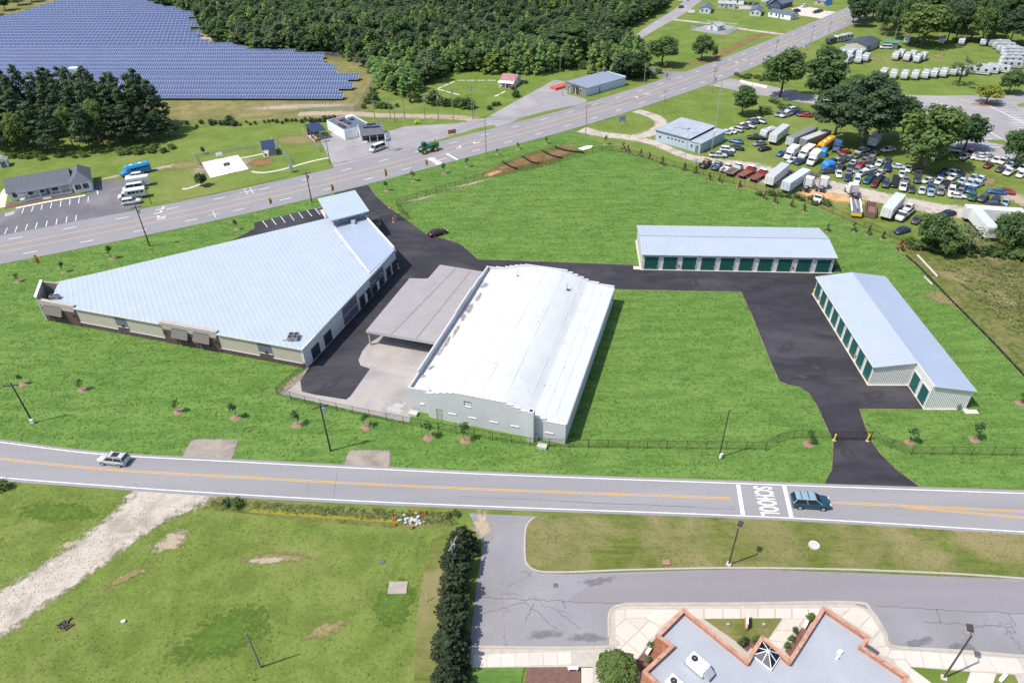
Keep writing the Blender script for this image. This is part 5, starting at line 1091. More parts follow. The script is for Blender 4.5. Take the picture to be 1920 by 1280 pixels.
# pole sign
def pole_sign(label, px, py, w, h, zb_, rz, mat, name='pole_sign', posts=1, thick=.2):
    g = G(px, py); r_ = thing(name, label, 'sign', (g.x, g.y, 0), rz)
    for x in ((0,) if posts == 1 else (-w*.35, w*.35)): MB().tube((x, 0, 0), (x, 0, zb_+h*.5), .09, .09, 8).build('post', METAL, r_)
    MB().box(-w/2, -thick/2, zb_, w/2, thick/2, zb_+h).build('panel', mat, r_); MB().box(-w/2-.06, -thick/2-.02, zb_+h, w/2+.06, thick/2+.02, zb_+h+.08).build('cap', METAL, r_); return r_
pole_sign('tall white pole sign by the white van on the lot', 730, 283, 1.8, 2.2, 3.6, .9, WHITE)
pole_sign('low red and white sign on the island by the arterial', 848, 254, 2.6, 1.2, .6, .35, M('red_white_sign', (0.55, 0.12, 0.12), .6, .3, 1.2), posts=2)
pole_sign('blue and white roadside sign on its round bed by the loop drive', 1166, 229, 2.6, 1.5, .4, .4, M('blue_white_sign', (0.35, 0.45, 0.65), .5, .5, 1.0), posts=2)
blob('mulch_ring', G(1166, 231), 3.2, 1.6, .3, .034, MULCH if False else DRYPATCH)
pole_sign('white real-estate board in the meadow by the footpath', 547, 323, 1.6, 2.2, .5, 1.2, WHITE, posts=2, thick=.08)
pole_sign('white roadside sign before the big oaks across the arterial', 1510, 95, 3.0, 1.2, 1.2, .5, WHITE, posts=2)
pole_sign('tall blue price sign by the pale forecourt', 1549, 26, 4.2, 4.0, 4.0, .3, M('blue_sign', (0.10, 0.28, 0.60), .5, .25, .6))
pole_sign('small white board by the far street', 1296, 26, 3.4, 1.6, .4, -.2, WHITE, posts=2)
# pink roofed house
r_, L_ = gable('farmhouse', 'white farmhouse with faded red roof and porch beside the marked lawn', 'house', (938, 163), (963, 165), 9.5, 2.3, 1.5, WHSID, PINKR, 'x', .4, wins=[('f', .8, 1.2, .9, 1.9), ('f', 3.4, 1.3, .9, 1.9), ('r', 2, 1.2, .9, 1.9), ('r', 6, 1.2, .9, 1.9)], doors=[('f', 2.4, .8, 2.0)])
ribbed_slab(m2 := MB(), (-.4, -1.8, 2.05), (L_+.4, -1.8, 2.05), (L_+.4, -.2, 2.45), (-.4, -.2, 2.45), 1, .02, .01, .1); m2.build('porch_roof', WHITE, r_)
for k in range(3): x = .1+(L_-.2)*k/2; MB().box(x-.08, -1.7, 0, x+.08, -1.54, 2.03).build('porch_post', WHITE, r_)
MB().box(-.2, -1.8, 0, L_+.2, -.05, .15).build('porch_floor', CLAYB := M('brick_floor', (0.34, 0.17, 0.13), .9, .1), r_)
mb = MB()
for a, b in (((820, 167), (857, 151)), ((857, 151), (932, 151)), ((822, 168), (868, 180)), ((890, 186), (900, 187)), ((928, 181), (955, 168))): dashes(mb, resample(gp([a, b]), 12), .5, .03, 3.2, .8)
mb.build('lawn_line_marking', WHITE)['kind'] = 'structure'
# long metal building by the arterial
l_, rz, L_ = frame((1098.6, 181.4), (1172, 160)); r_ = thing('metal_building', 'long pale-blue metal shop with slate roof by the arterial', 'building', l_, rz); D_ = 11.0
LBW = M('light_blue_metal', (0.50, 0.585, 0.68), .5, .05, .4); rib_wall(m2 := MB(), 0, L_, 0, 0, lambda x: 3.0, .6, .05); m2.build('wall', LBW, r_)
MB().box(L_-.1, .05, 0, L_, D_, 3.4).build('wall', LBW, r_); MB().box(.1, D_-.1, 0, L_-.1, D_, 3.0).build('wall', LBW, r_); MB().box(0, .05, 0, .1, D_, 3.3).build('front_wall', M('taupe_siding', (0.20, 0.19, 0.175), .7, .15, 2.0), r_)
ribbed_slab(m2 := MB(), (-.2, -.25, 3.02), (L_+.1, -.25, 3.02), (L_+.1, D_*.98, 3.25), (-.2, D_*.98, 3.25), 40, .04, .04, .1); m2.build('roof', M('slate_blue_roof', (0.22, 0.26, 0.34), .5, .06), r_)
MB().box(L_*.93, D_*.9, 3.3, L_, D_+.2, 4.0).build('parapet', DKBLUE, r_)
MB().box(L_*.32, -.12, .05, L_*.35, -.06, 2.1).build('door', GREYD, r_)
MB().box(-1.6, D_*.35, 2.5, -.02, D_*.65, 2.65).build('porch_roof', BLKR, r_); [MB().box(-1.55, y-.08, 0, -1.4, y+.08, 2.49).build('porch_post', WHITE, r_) for y in (D_*.37, D_*.63)]
for y in (D_*.2, D_*.75): f_ = MB().box(-.05, y, 1.0, -.001, y+1.2, 2.2).build('window', TRIM, r_); MB().box(-.08, y+.1, 1.1, -.051, y+1.1, 2.1).build('pane', WINDOW, r_ if False else f_)
g_ = wpt(l_, rz, 3, D_+3.5); o_ = MB().prism([(-6, -1.6), (6, -1.6), (6, 1.6), (-6, 1.6)], 0, .9).build('red_tarpaulin', M('red_tarp', (0.55, 0.10, 0.06), .6, .1), None, (g_.x, g_.y, 0)); o_.rotation_euler.z = rz; tag(o_, 'red tarpaulin-covered stack behind the long metal shop', 'tarpaulin')
# blue-grey shop by the salvage yard
l_, rz, L_ = frame((1228.5, 264.5), (1311.5, 288)); r_ = thing('workshop', 'blue-grey block workshop with flat metal roof in two levels by the salvage yard', 'building', l_, rz); D_ = 14.0
W1 = L_*.75; BW = M('blue_block', (0.36, 0.44, 0.50), .7, .06)
MB().box(0, 0, 0, W1, .25, 3.6).build('wall', BW, r_); MB().box(W1, 0, 0, L_, .25, 3.0).build('wall', BW, r_); MB().box(L_-.25, .25, 0, L_, D_, 3.0).build('wall', BW, r_); MB().box(0, D_-.25, 0, L_-.25, D_, 3.4).build('wall', BW, r_); MB().box(0, .25, 0, .25, D_-.25, 3.5).build('wall', BW, r_)
MB().box(-.15, -.2, 3.1, W1+.1, -.001, 3.62).build('fascia', M('dark_fascia', (0.10, 0.14, 0.18), .6, .05), r_)
ribbed_slab(m2 := MB(), (-.2, -.25, 3.66), (W1+.3, -.25, 3.66), (W1+.3, D_+.2, 3.9), (-.2, D_+.2, 3.9), 22, .04, .03, .1); m2.build('roof', M('weathered_metal_roof', (0.44, 0.48, 0.54), .45, .14, .35, metal=.2), r_)
ribbed_slab(m2 := MB(), (W1+.31, -.2, 3.05), (L_+.2, -.2, 3.05), (L_+.2, D_+.2, 3.2), (W1+.31, D_+.2, 3.2), 8, .04, .03, .1); m2.build('roof', MATS['weathered_metal_roof'], r_)
for k in range(5): f_ = MB().box(4.2+k*1.3, -.06, 1.9, 5.0+k*1.3, -.001, 2.5).build('window', TRIM, r_); MB().box(4.28+k*1.3, -.09, 1.98, 4.92+k*1.3, -.061, 2.42).build('pane', WINDOW, f_)
for x in (1.2, W1+.6): f_ = MB().box(x, -.06, 1.2, x+.8, -.001, 2.2).build('window', TRIM, r_); MB().box(x+.1, -.09, 1.3, x+.7, -.061, 2.1).build('pane', WINDOW, f_)
MB().box(L_-1.6, -.06, .05, L_-.6, -.001, 2.2).build('door', GREYD, r_); MB().cbox((W1*.5, D_*.45, 4.0), (3.0, 1.6, .25)).build('roof_patch', GALV, r_)
# houses at the top
H = lambda zx, zy: (1180+zx*.198, zy*.198)
gable('house', 'white gabled mobile home nearest the far street', 'house', H(662, 128), H(765, 133), 11, 2.5, 1.1, BLUESID, DKSLATE, 'y', .25, wins=[('f', 1.0, .8, 1.0, 2.0), ('f', 3.2, .8, 1.0, 2.0), ('r', 2, 1, 1, 2), ('r', 6, 1, 1, 2)])
gable('house', 'long tan mobile home behind the white gabled one', 'house', H(832, 80), H(1000, 88), 5.5, 2.5, .9, TANSID, GREYR, 'x', .2, wins=[('f', 2, .8, 1, 2), ('f', 6.5, .8, 1, 2)], doors=[('f', 4.2, .9, 2.1)])
gable('house', 'white house cut by the top edge left of the dark-blue house', 'house', H(905, 38), H(1080, 48), 7, 2.6, 1.1, WHSID, GREYR, 'x', .25, wins=[('f', 2, 1, 1, 2), ('f', 6, 1, 1, 2)])
gable('house', 'blue-grey gabled house with slate roof left of the long white home', 'house', H(1137, 152), H(1240, 158), 11, 2.6, 1.2, BLUESID, DKSLATE, 'y', .3, wins=[('f', 1.0, .8, 1, 2), ('f', 3.4, .8, 1, 2), ('r', 3, 1, 1, 2)])
gable('house', 'dark-blue two-gabled house behind the long white home', 'house', H(1312, 92), H(1425, 98), 11, 3.0, 2.4, DKBLUE, DKSLATE, 'y', .4, wins=[('f', 1.0, .8, 1, 2.2), ('f', 2.3, .8, 1, 2.2), ('f', 3.8, .8, 1, 2.2)])
gable('house', 'dark-blue rear wing of the two-gabled house', 'house', H(1428, 88), H(1540, 60), 9, 2.6, 1.9, DKBLUE, DKSLATE, 'x', .35, wins=[('f', 2, 1, 1, 2)])
gable('house', 'long white mobile home with slate roof beside the arterial', 'house', H(1312, 158), H(1522, 195), 6.5, 2.6, .9, WHSID, DKSLATE, 'x', .25, wins=[('f', 1.2, .9, 1, 2), ('f', 4.2, .9, 1, 2), ('f', 8, .9, 1, 2), ('r', 2.4, .9, 1, 2)], doors=[('f', 6, .9, 2.1)])
gable('house', 'grey-roofed house near the tall blue price sign', 'house', H(1745, 48), H(1870, 58), 9, 2.6, 1.2, TANSID, GREYR, 'x', .3, wins=[('f', 2, 1, 1, 2), ('f', 5, 1, 1, 2)])
gable('house', 'small pale house at the top edge of the far street', 'house', H(470, 10), H(540, 10), 7, 2.5, 1.2, WHSID, GREYR, 'x', .3, wins=[('f', 1, 1, 1, 2)])
gable('house', 'small grey house at the top edge behind the dark-blue house', 'house', H(1245, 18), H(1320, 24), 6, 2.5, 1.2, BLUESID, GREYR, 'x', .3, wins=[('f', 1, 1, 1, 2)])
gable('pump_house', 'small blue-grey pump house inside the fenced gravel square', 'shed', H(735, 282), H(832, 300), 5.5, 2.3, 1.1, BLUESID, GREYR, 'y', .3, wins=[('r', 2, 1, .9, 1.8)], doors=[('f', 2, 1, 2)])
sheet('gravel_square', gp([H(570, 285), H(720, 240), H(1030, 275), H(930, 335), H(800, 325)]), .02, LOT)
sheet('pale_forecourt', gp([H(1530, 85), H(1640, 60), H(1800, 85), H(1920, 190), H(1880, 190), H(1700, 160), H(1620, 150)]), .022, CONC); sheet('pale_forecourt', gp([(1540, 20), (1600, 26), (1590, 36), (1540, 28)]), .024, CONC)
blob('asphalt_patch', G(*H(1080, 75)), 14, 8, 0.2, .021, LOT if False else GRAVEL)
# sheds in the camper yard
V = lambda zx, zy: (1540+zx*.198, zy*.198)
r_, L_ = gable('shed', 'long shed with charcoal roof in the camper yard', 'shed', V(410, 500), V(510, 460), 4.5, 2.4, .9, TANSID, BLKR, 'x', .3, wins=[('f', 1, .8, 1, 1.9), ('f', 4, .8, 1, 1.9)], doors=[('f', 2.5, .9, 2.0)])
r_.scale = (1.35, 2.0, 1.2)
gable('shed', 'green metal shed in the camper yard', 'shed', V(580, 455), V(715, 468), 6, 2.5, .5, M('green_metal', (0.05, 0.16, 0.10), .5, .08), M('green_metal_roof', (0.09, 0.22, 0.15), .45, .06), 'x', .3, doors=[('f', 4, 1.6, 2.2)])
sheet('yard_pad', gp([V(110, 470), V(250, 430), V(330, 440), V(300, 500), V(180, 500)]), .02, LOT)
# ================================================================ solar field
PVM = M('solar_module', (0.052, 0.078, 0.18), .22, .10, .12, spec=.7, world=True); PVF = M('module_frame', (0.38, 0.42, 0.50), .4, .05)
EDGE_R = [(259, -56), (288, -59), (297.5, -70), (320, -74), (322, -90), (336, -119), (345, -140), (352, -146), (374, -157), (380, -150), (393, -168), (410, -160), (431, -182), (440, -188), (470, -225), (500, -250)]
EDGE_L = [(259, -330), (300, -350), (408, -274), (440, -270), (475, -268), (500, -262)]
y = 259.5; row = 0; pitch = 6.15; slope = radians(22); Lm = 3.9; ct, st = cos(slope), sin(slope)
rows = []
while y < 486:
    if not 287 < y < 291.5: rows.append(y)
    else: y += .0
    y += pitch if not (284 < y < 288) else pitch+2.2
me_post = MB().box(-.06, -.06, 0, .06, .06, 1.3)
for i, y in enumerate(rows):
    xr = float(np.interp(y, [e[0] for e in EDGE_R], [e[1] for e in EDGE_R])); xl = float(np.interp(y, [e[0] for e in EDGE_L], [e[1] for e in EDGE_L]))
    xr = xl+math.floor((xr-xl)/6.3)*6.3; xl0 = xl
    if xr-xl < 8: continue
    rot = radians(-4.2)*1.0
    piv = Vector((-60, y)); P_ = lambda x: piv+Vector(((x+60)*cos(rot), (x+60)*sin(rot)))
    g = P_(xl); r_ = thing('solar_panel_row', '%s row of dark-blue solar panels counted from the arterial side' % ORD[i], 'solar panels', (g.x, g.y, 0), rot, 'rows of the solar field')
    w = 1.05 if y < 330 else 2.1; L_ = int((xr-xl)/w)*w+.06
    m_ = MB(); m_.add([(0, 0, .9), (L_, 0, .9), (L_, Lm*ct, .9+Lm*st), (0, Lm*ct, .9+Lm*st), (0, .02, .8), (L_, .02, .8), (L_, Lm*ct+.02, .8+Lm*st), (0, Lm*ct+.02, .8+Lm*st)], [(0, 1, 2, 3), (7, 6, 5, 4), (0, 4, 5, 1), (2, 6, 7, 3), (1, 5, 6, 2), (3, 7, 4, 0)]); fr_ = m_.build('panel_frame', PVF, r_)
    n = int(L_/w); m_ = MB(); v = []; f = []
    for k in range(n):
        for r in range(2):
            x0, x1 = k*w+.06, (k+1)*w-.06; s0, s1 = r*Lm/2+.07, (r+1)*Lm/2-.07; b = len(v)
            v += [(x0, s0*ct-.004, .915+s0*st), (x1, s0*ct-.004, .915+s0*st), (x1, s1*ct-.004, .915+s1*st), (x0, s1*ct-.004, .915+s1*st)]; f.append((b, b+1, b+2, b+3))
    o_ = m_.add(v, f).build('solar_module', PVM, r_); o_['kind'] = 'stuff'
    m_ = MB(); k = 3.0
    while k < L_: m_.box(k-.07, Lm*ct*.5-.07, 0, k+.07, Lm*ct*.5+.07, .8+Lm*st*.5); k += 6.3
    o_ = m_.build('support_post', METAL, r_); o_['kind'] = 'stuff'
g = G(143, 138); o_ = MB().box(-2, -1.2, 0, 2, 1.2, 2.4).build('inverter_cabinet', WHITE, None, (g.x, g.y, 0)); tag(o_, 'white inverter cabinet between the solar rows behind the pines', 'cabinet')
# ================================================================ vegetation
def leafmat(name, c, var=.35, tl=.42):
    m, t, p = _nodes(name); oi = N(t, 'ShaderNodeObjectInfo'); at = N(t, 'ShaderNodeAttribute', attribute_name='tint')
    col = mix(t, at.outputs['Fac'], sc(c, 1-var), sc(c, 1+var)); col2 = mix(t, math_(t, 'MULTIPLY', oi.outputs['Random'], .65), col, tuple(min(1, x*k) for x, k in zip(c, (1.25, 1.18, 1.0))))
    t.links.new(col2, p.inputs['Base Color']); p.inputs['Roughness'].default_value = .6; p.inputs['Specular IOR Level'].default_value = .25
    tr = N(t, 'ShaderNodeBsdfTranslucent'); t.links.new(col2, tr.inputs[0]); ms = N(t, 'ShaderNodeMixShader'); ms.inputs[0].default_value = tl
    out = t.nodes['Material Output']; t.links.new(p.outputs[0], ms.inputs[1]); t.links.new(tr.outputs[0], ms.inputs[2]); t.links.new(ms.outputs[0], out.inputs[0]); return m
LEAF = {k: leafmat('leaf_'+k, c, .35, .52 if k in ('wood', 'lime', 'grey') else .45) for k, c in dict(oak=(.105, .180, .064), wood=(.225, .365, .135), lime=(.265, .370, .110), pine=(.078, .130, .066), dark=(.072, .125, .052), juniper=(.046, .068, .032), grey=(.15, .215, .115), yellow=(.26, .29, .05), shrub=(.115, .180, .050)).items()}
LEAF['herolime'] = leafmat('leaf_herolime', (.150, .215, .066), .35, .45); LEAF['herowood'] = leafmat('leaf_herowood', (.118, .190, .062), .35, .45)
def crown_mesh(name, clumps, dens, size, mat, seed, flat=1.0, up=.35):
    r = np.random.default_rng(seed); V = []; T = []
    for cx, cy, cz, cr in clumps:
        n = max(8, int(dens*cr*cr)); d = r.normal(size=(n, 3)); d /= np.linalg.norm(d, axis=1)[:, None]
        rad = cr*r.uniform(.55, 1.05, n)[:, None]; p = d*rad*np.array([1, 1, flat])+np.array([cx, cy, cz])
        nr = d+r.normal(size=(n, 3))*.36+np.array([0, 0, up+.25]); nr /= np.linalg.norm(nr, axis=1)[:, None]
        a = np.cross(nr, r.normal(size=(n, 3))); a /= np.linalg.norm(a, axis=1)[:, None]; b = np.cross(nr, a)
        s = (size*r.uniform(.6, 1.3, n))[:, None]; w = s*.6
        q = np.stack([p-a*s*.6-b*w*.3, p-b*w, p+a*s*.7+b*w*.1, p+b*w], 1); V.append(q.reshape(-1, 3)); T.append(np.repeat(np.clip(r.uniform(.15, .85)+r.uniform(-.25, .25, n), 0, 1), 4))
    V = np.concatenate(V); T = np.concatenate(T); nq = len(V)//4
    me = bpy.data.meshes.new(name); me.vertices.add(len(V)); me.vertices.foreach_set('co', V.ravel()); me.loops.add(nq*4); me.polygons.add(nq)
    me.loops.foreach_set('vertex_index', np.arange(nq*4)); me.polygons.foreach_set('loop_start', np.arange(0, nq*4, 4)); me.update(); me.validate()
    at = me.attributes.new('tint', 'FLOAT', 'POINT'); at.data.foreach_set('value', T); me.materials.append(mat); return me
def ell_clumps(n, cz, rx, rz, cr, seed, lo=.55, hi=.88, zmin=-.75):
    r = random.Random(seed); out = []
    while len(out) < n:
        d = Vector((r.gauss(0, 1), r.gauss(0, 1), r.gauss(0, 1))).normalized()
        if d.z < zmin: continue
        k = r.uniform(lo, hi) if len(out) % 5 else r.uniform(.1, .5); out.append((d.x*rx*k, d.y*rx*k, cz+d.z*rz*k, r.uniform(*cr)))
    return out
def cone_clumps(n, z0, z1, r0, cr, seed, pw=.8):
    r = random.Random(seed); out = []
    for i in range(n):
        k = (i+r.random())/n; z = z0+(z1-z0)*k; R = r0*(1-k)**pw; a = r.uniform(0, 2*pi); q = R*r.uniform(.45, .95); out.append((q*cos(a), q*sin(a), z, r.uniform(*cr)*(1-.45*k)))
    return out
def trunk_mesh(name, h, r0, limbs, seed, mat=None):
    r = random.Random(seed); m_ = MB(); p = Vector((0, 0, 0)); n = 4
    for i in range(n):
        q = p+Vector((r.uniform(-.12, .12), r.uniform(-.12, .12), h/n)); m_.tube(p, q, r0*(1-i/n*.75), r0*(1-(i+1)/n*.75), 7, i in (0, n-1)); p = q
    for L_ in limbs:
        a = r.uniform(0, 2*pi); z = L_[0]; e = Vector((cos(a)*L_[1], sin(a)*L_[1], z+L_[2])); m_.tube((0, 0, z), e, r0*.38, r0*.1, 5)
    me = bpy.data.meshes.new(name); me.from_pydata(m_.v, [], m_.f); me.materials.append(mat or BARK); return me
KIND = {}
def kind(k, H_, R_, crowns, trunk): KIND[k] = (H_, R_, crowns, trunk)
t_dec = trunk_mesh('trunk', 7, .28, [(2.6, 2.4, 2.2), (3.0, 2.0, 2.8), (3.4, 2.2, 2.0), (2.4, 1.8, 2.6), (4.0, 1.6, 2.2)], 1)
t_pine = trunk_mesh('trunk', 17.5, .32, [(7, 2.6, .8), (9, 2.8, .7), (11, 2.4, .7), (13, 2.0, .6), (8, 2.4, .6), (10, 2.4, .8)], 2)
t_wood = trunk_mesh('trunk', 7, .16, [(3, 1.2, 1.6), (4, 1.0, 1.4)], 3)
kind('oak', 10, 4.2, [crown_mesh('crown', ell_clumps(58, 6.0, 4.0, 4.0, (.85, 1.45), s), 52, .42, LEAF[k], s, .85) for s, k in ((11, 'oak'), (12, 'oak'), (13, 'dark'))], t_dec)
kind('lime', 10, 4.2, [crown_mesh('crown', ell_clumps(54, 6.0, 3.8, 4.0, (.85, 1.4), s), 50, .42, LEAF[k], s, .85) for s, k in ((14, 'herolime'), (15, 'herowood'))], t_dec)
kind('yellow', 10, 4.6, [crown_mesh('crown', ell_clumps(40, 6.2, 4.4, 3.6, (.9, 1.5), 16), 45, .5, LEAF['yellow'], 16, .8)], t_dec)
kind('sparse', 10, 4.2, [crown_mesh('crown', ell_clumps(22, 6.4, 4.0, 3.6, (.6, 1.1), 17), 38, .36, LEAF['grey'], 17, .8)], t_dec)
kind('pine', 20, 4.0, [crown_mesh('crown', cone_clumps(62, 6.0, 19.5, 4.4, (1.1, 1.7), s, .55), 26, .55, LEAF['pine'], s, .62) for s in (21, 22, 23)], t_pine)
kind('bigpine', 20, 6.0, [crown_mesh('crown', ell_clumps(85, 11.5, 5.6, 8.6, (1.2, 2.0), s), 34, .55, LEAF[k], s, .6) for s, k in ((24, 'pine'), (25, 'oak'))], t_pine)
kind('wood', 10, 2.5, [crown_mesh('crown', cone_clumps(30, 1.0, 9.6, 2.5, (.62, .95), s, .62) if s in (31, 32, 34) else ell_clumps(26, 5.5, 2.3, 4.4, (.7, 1.1), s), 54, .50, LEAF[k], s, .95, 1.0) for s, k in ((31, 'wood'), (32, 'wood'), (33, 'oak'), (34, 'lime'), (35, 'grey'), (36, 'dark'))], t_wood)
kind('juniper', 5, 1.6, [crown_mesh('crown', cone_clumps(60, .45, 4.9, 1.65, (.42, .62), s, .42), 170, .24, LEAF['juniper'], s, 1.1) for s in (41, 42)], trunk_mesh('trunk', 3.2, .12, [], 4))
kind('shrub', 2, 1.3, [crown_mesh('crown', ell_clumps(16, .95, 1.05, .9, (.4, .6), s, zmin=-.6), 90, .26, LEAF[k], s, .9) for s, k in ((51, 'shrub'), (52, 'oak'), (53, 'dark'))], trunk_mesh('trunk', .9, .06, [], 5))
kind('conifer', 3, 1.0, [crown_mesh('crown', cone_clumps(26, .25, 2.95, 1.0, (.28, .42), s, .8), 130, .2, LEAF['juniper'], s, .9) for s in (61, 62)], trunk_mesh('trunk', 1.6, .05, [], 6))
kind('sapling', 2.4, .6, [crown_mesh('crown', ell_clumps(10, 1.6, .45, .75, (.22, .34), s), 200, .17, LEAF[k], s, 1.0) for s, k in ((71, 'dark'), (72, 'oak'))], trunk_mesh('trunk', 1.7, .035, [(.9, .3, .4), (1.2, .25, .3)], 7))
kind('round', 4, 2.3, [crown_mesh('crown', ell_clumps(60, 2.1, 1.9, 1.75, (.5, .75), 81, .7, .95, -.5), 190, .3, LEAF['shrub'], 81, .95)], trunk_mesh('trunk', 2, .1, [], 8))
LIMEBUSH = crown_mesh('crown', ell_clumps(60, 2.1, 1.9, 1.75, (.5, .75), 82, .7, .95, -.5), 190, .3, LEAF['herolime'], 82, .95)
def tree(k, x, y, h, r, name, label, cat='tree', group=None, var=None, seed=None):
    H_, R_, crowns, tk = KIND[k]; rr = random.Random(seed if seed is not None else int(x*31+y*17)); v = var if var is not None else rr.randrange(len(crowns))
    o = thing(name, label, cat, (x, y, 0), rr.uniform(0, 6.28), group); o.scale = (r/R_, r/R_, h/H_)
    obj('trunk', tk, o); obj('crown', crowns[v % len(crowns)], o); return o
def ptree(k, base, topy, wpx, name, label, **kw):
    g = G(*base); h = height_at(base, topy)*.97; r = wpx*mpp(*base)/2; return tree(k, g.x, g.y, h, r, name, label, **kw)
# individual trees
for k, b, ty, w, lb, v in (
    ('oak', (1462, 183), 86, 76, 'tall oak with visible trunk at the corner of the cross street', 0), ('bigpine', (1530, 206), 77, 88, 'tall dark tree right of the corner oak', 1),
    ('bigpine', (1562, 268), 146, 92, 'broad dark pine at the left side of the clump behind the yellow bus', 0), ('bigpine', (1612, 283), 129, 104, 'tallest pine of the clump behind the salvage cars', 0), ('bigpine', (1645, 262), 150, 72, 'dark pine at the right side of the clump behind the salvage cars', 0),
    ('bigpine', (1590, 228), 134, 84, 'pine at the back of the clump behind the semi trailers', 1), ('lime', (1722, 318), 190, 122, 'broad light-green tree overhanging parked salvage cars', 1), ('oak', (1688, 262), 180, 66, 'small dark tree squeezed between the pines and the light-green tree', 2),
    ('oak', (1762, 292), 200, 70, 'green tree filling the right side of the light-green tree', 0), ('oak', (1806, 282), 212, 66, 'dark oak at the left edge of the striped parking lot', 2), ('oak', (1900, 312), 240, 62, 'leafy tree at the right edge above white parked cars', 0), ('sparse', (1932, 318), 246, 56, 'half-hidden tree at the right picture edge', 0),
    ('bigpine', (1390, 216), 157, 52, 'lone dark tree in the lawn behind the blue-grey workshop', 1), ('oak', (1240, 124), 66, 60, 'round oak at the mouth of the side street', 0), ('oak', (1315, 113), 64, 44, 'narrow oak beside the clay ditch', 0),
    ('sparse', (1795, 161), 103, 62, 'thin leaning tree on a round mulch bed by the campers', 0), ('yellow', (1848, 194), 157, 52, 'yellow-green tree on the parking lot island', 0), ('oak', (1890, 176), 129, 46, 'dark bushy tree right of the yellow-green one', 0),
    ('lime', (1726, 89), 2, 96, 'large light-green tree shading the camper yard', 0), ('lime', (1818, 78), 8, 58, 'tall light-green tree at the wood edge behind the campers', 0),
    ('oak', (1742, 470), 398, 66, 'bushy green tree beside the overgrown trailers', 0), ('lime', (1770, 480), 430, 50, 'light-green tree in the overgrowth left of the slanting trailer', 1), ('sparse', (1812, 476), 418, 70, 'thin half-bare tree before the slanting trailer', 0), ('oak', (1882, 470), 397, 62, 'dark tree between the slanting trailer and the picture edge', 0), ('lime', (1915, 475), 440, 50, 'light tree at the right edge of the overgrowth', 0),
    ('oak', (379, 349), 324, 24, 'small dark tree at the corner of the basketball court', 2), ('oak', (382, 289), 274, 8, 'tiny slim tree behind the basketball court', 0), ('dark', (0, 0), 0, 0, '', 0)):
    if k in KIND: ptree(k, b, ty, w, 'tree', lb, var=v)
ptree('shrub', (1340, 107), 80, 12, 'shrub', 'small upright bush right of the narrow oak by the ditch', cat='shrub', var=1); ptree('shrub', (1434, 212), 198, 34, 'shrub', 'low bush right of the lone dark tree', cat='shrub', var=0)
# pine grove in front of the solar field
GROVE = [(12, 285), (48, 290), (82, 284), (112, 288), (140, 280), (172, 284), (196, 276), (226, 274), (250, 270), (276, 268), (300, 262), (318, 258)]
for i, b in enumerate(GROVE):
    g = G(*b); rr = random.Random(i); ln = 'pine tree, %s from the left along the grove front before the solar field' % ORD[i]
    tree('pine' if i not in (1, 4, 6) else 'lime', g.x, g.y, rr.uniform(13, 16) if i < 9 else 11-(i-9)*1.6, rr.uniform(3.2, 4.2) if i < 10 else 3.0, 'pine_tree', ('dark ' if i not in (1, 4, 6) else 'lighter leafy tree among the ')+(ln if i not in (1, 4, 6) else 'pines, %s from the left along the grove front' % ORD[i]), group='pines of the grove', seed=i)
rr = random.Random(77); pts = []
poly = gp([(-120, 250), (-60, 285), (40, 280), (180, 272), (300, 256), (310, 246), (262, 232), (150, 224), (20, 222), (-100, 222)])
while len(pts) < 58:
    x = rr.uniform(-250, -95); y = rr.uniform(195, 262)
    if inside(poly, [x], [y])[0] and all((x-a)**2+(y-b)**2 > 14 for a, b in pts): pts.append((x, y))
for x, y in pts: tree('pine', x, y, rr.uniform(15.5, 20.5), rr.uniform(3.4, 4.8), 'pine_tree', '%s pine inside the %s of the grove before the solar field' % ('tall dark' if y < 232 else 'rear dark', 'left part' if PR(x, y, 0)[0] < 70 else 'middle' if PR(x, y, 0)[0] < 180 else 'right part'), group='pines inside the grove')
# the wood beyond the arterial
WOODP = gp([(268, 3), (373, 34), (398, 79), (437, 93), (504, 100), (628, 107), (674, 119), (704, 146), (710, 166), (727, 179), (768, 187), (788, 164), (828, 148), (832, 137), (926, 139), (993, 144), (1043, 134), (1087, 127), (1120, 142), (1160, 150), (1205, 147), (1208, 122), (1205, 100), (1165, 92), (1125, 84), (1164, 58), (1238, 22), (1250, 2)])+[Vector((130, 640)), Vector((-420, 640)), Vector((-250, 480))]
xs, ys = np.meshgrid(np.arange(-420, 140, 3.5), np.arange(255, 560, 3.5)); xs = xs.ravel()+RNG.uniform(-1.6, 1.6, xs.size); ys = ys.ravel()+RNG.uniform(-1.6, 1.6, ys.size)
ok = inside(WOODP, xs, ys); xs, ys = xs[ok], ys[ok]
vis = np.array([PR(x, y, 8)[1] > -40 and -60 < PR(x, y, 8)[0] < 1990 for x, y in zip(xs, ys)])
xs, ys, vis = xs, ys, vis
dist = np.hypot(xs, ys); near = np.zeros(len(xs), bool); order = np.argsort(dist); near[[i for i in order if vis[i]][:285]] = True
tall = lambda x, y: 1+.35*math.sin(x*.035+1.2)*math.sin(y*.05)+(.25 if (x*7+y*3) % 11 < 1.2 else 0)
zone = lambda px: 'by the solar clearing' if px < 700 else 'left of the marked lawn' if px < 850 else 'behind the marked lawn' if px < 1000 else 'near the long metal shop'
SHN = ['mid-green', 'fresh green', 'deep green', 'light yellow-green', 'silvery green', 'dark green']
for x, y in zip(xs[near], ys[near]):
    v = rr.choice((0, 0, 0, 1, 1, 1, 2, 2, 3, 3, 3, 4, 5)); h = rr.uniform(7, 11.5)*tall(x, y); px = PR(x, y, 0)[0]
    tree('wood', x, y, h*rr.uniform(.65, .95), rr.uniform(2.7, 3.8), 'broadleaf_tree', '%s young tree at the wood edge %s' % (SHN[v], zone(px)), group='trees at the front of the wood', var=v)
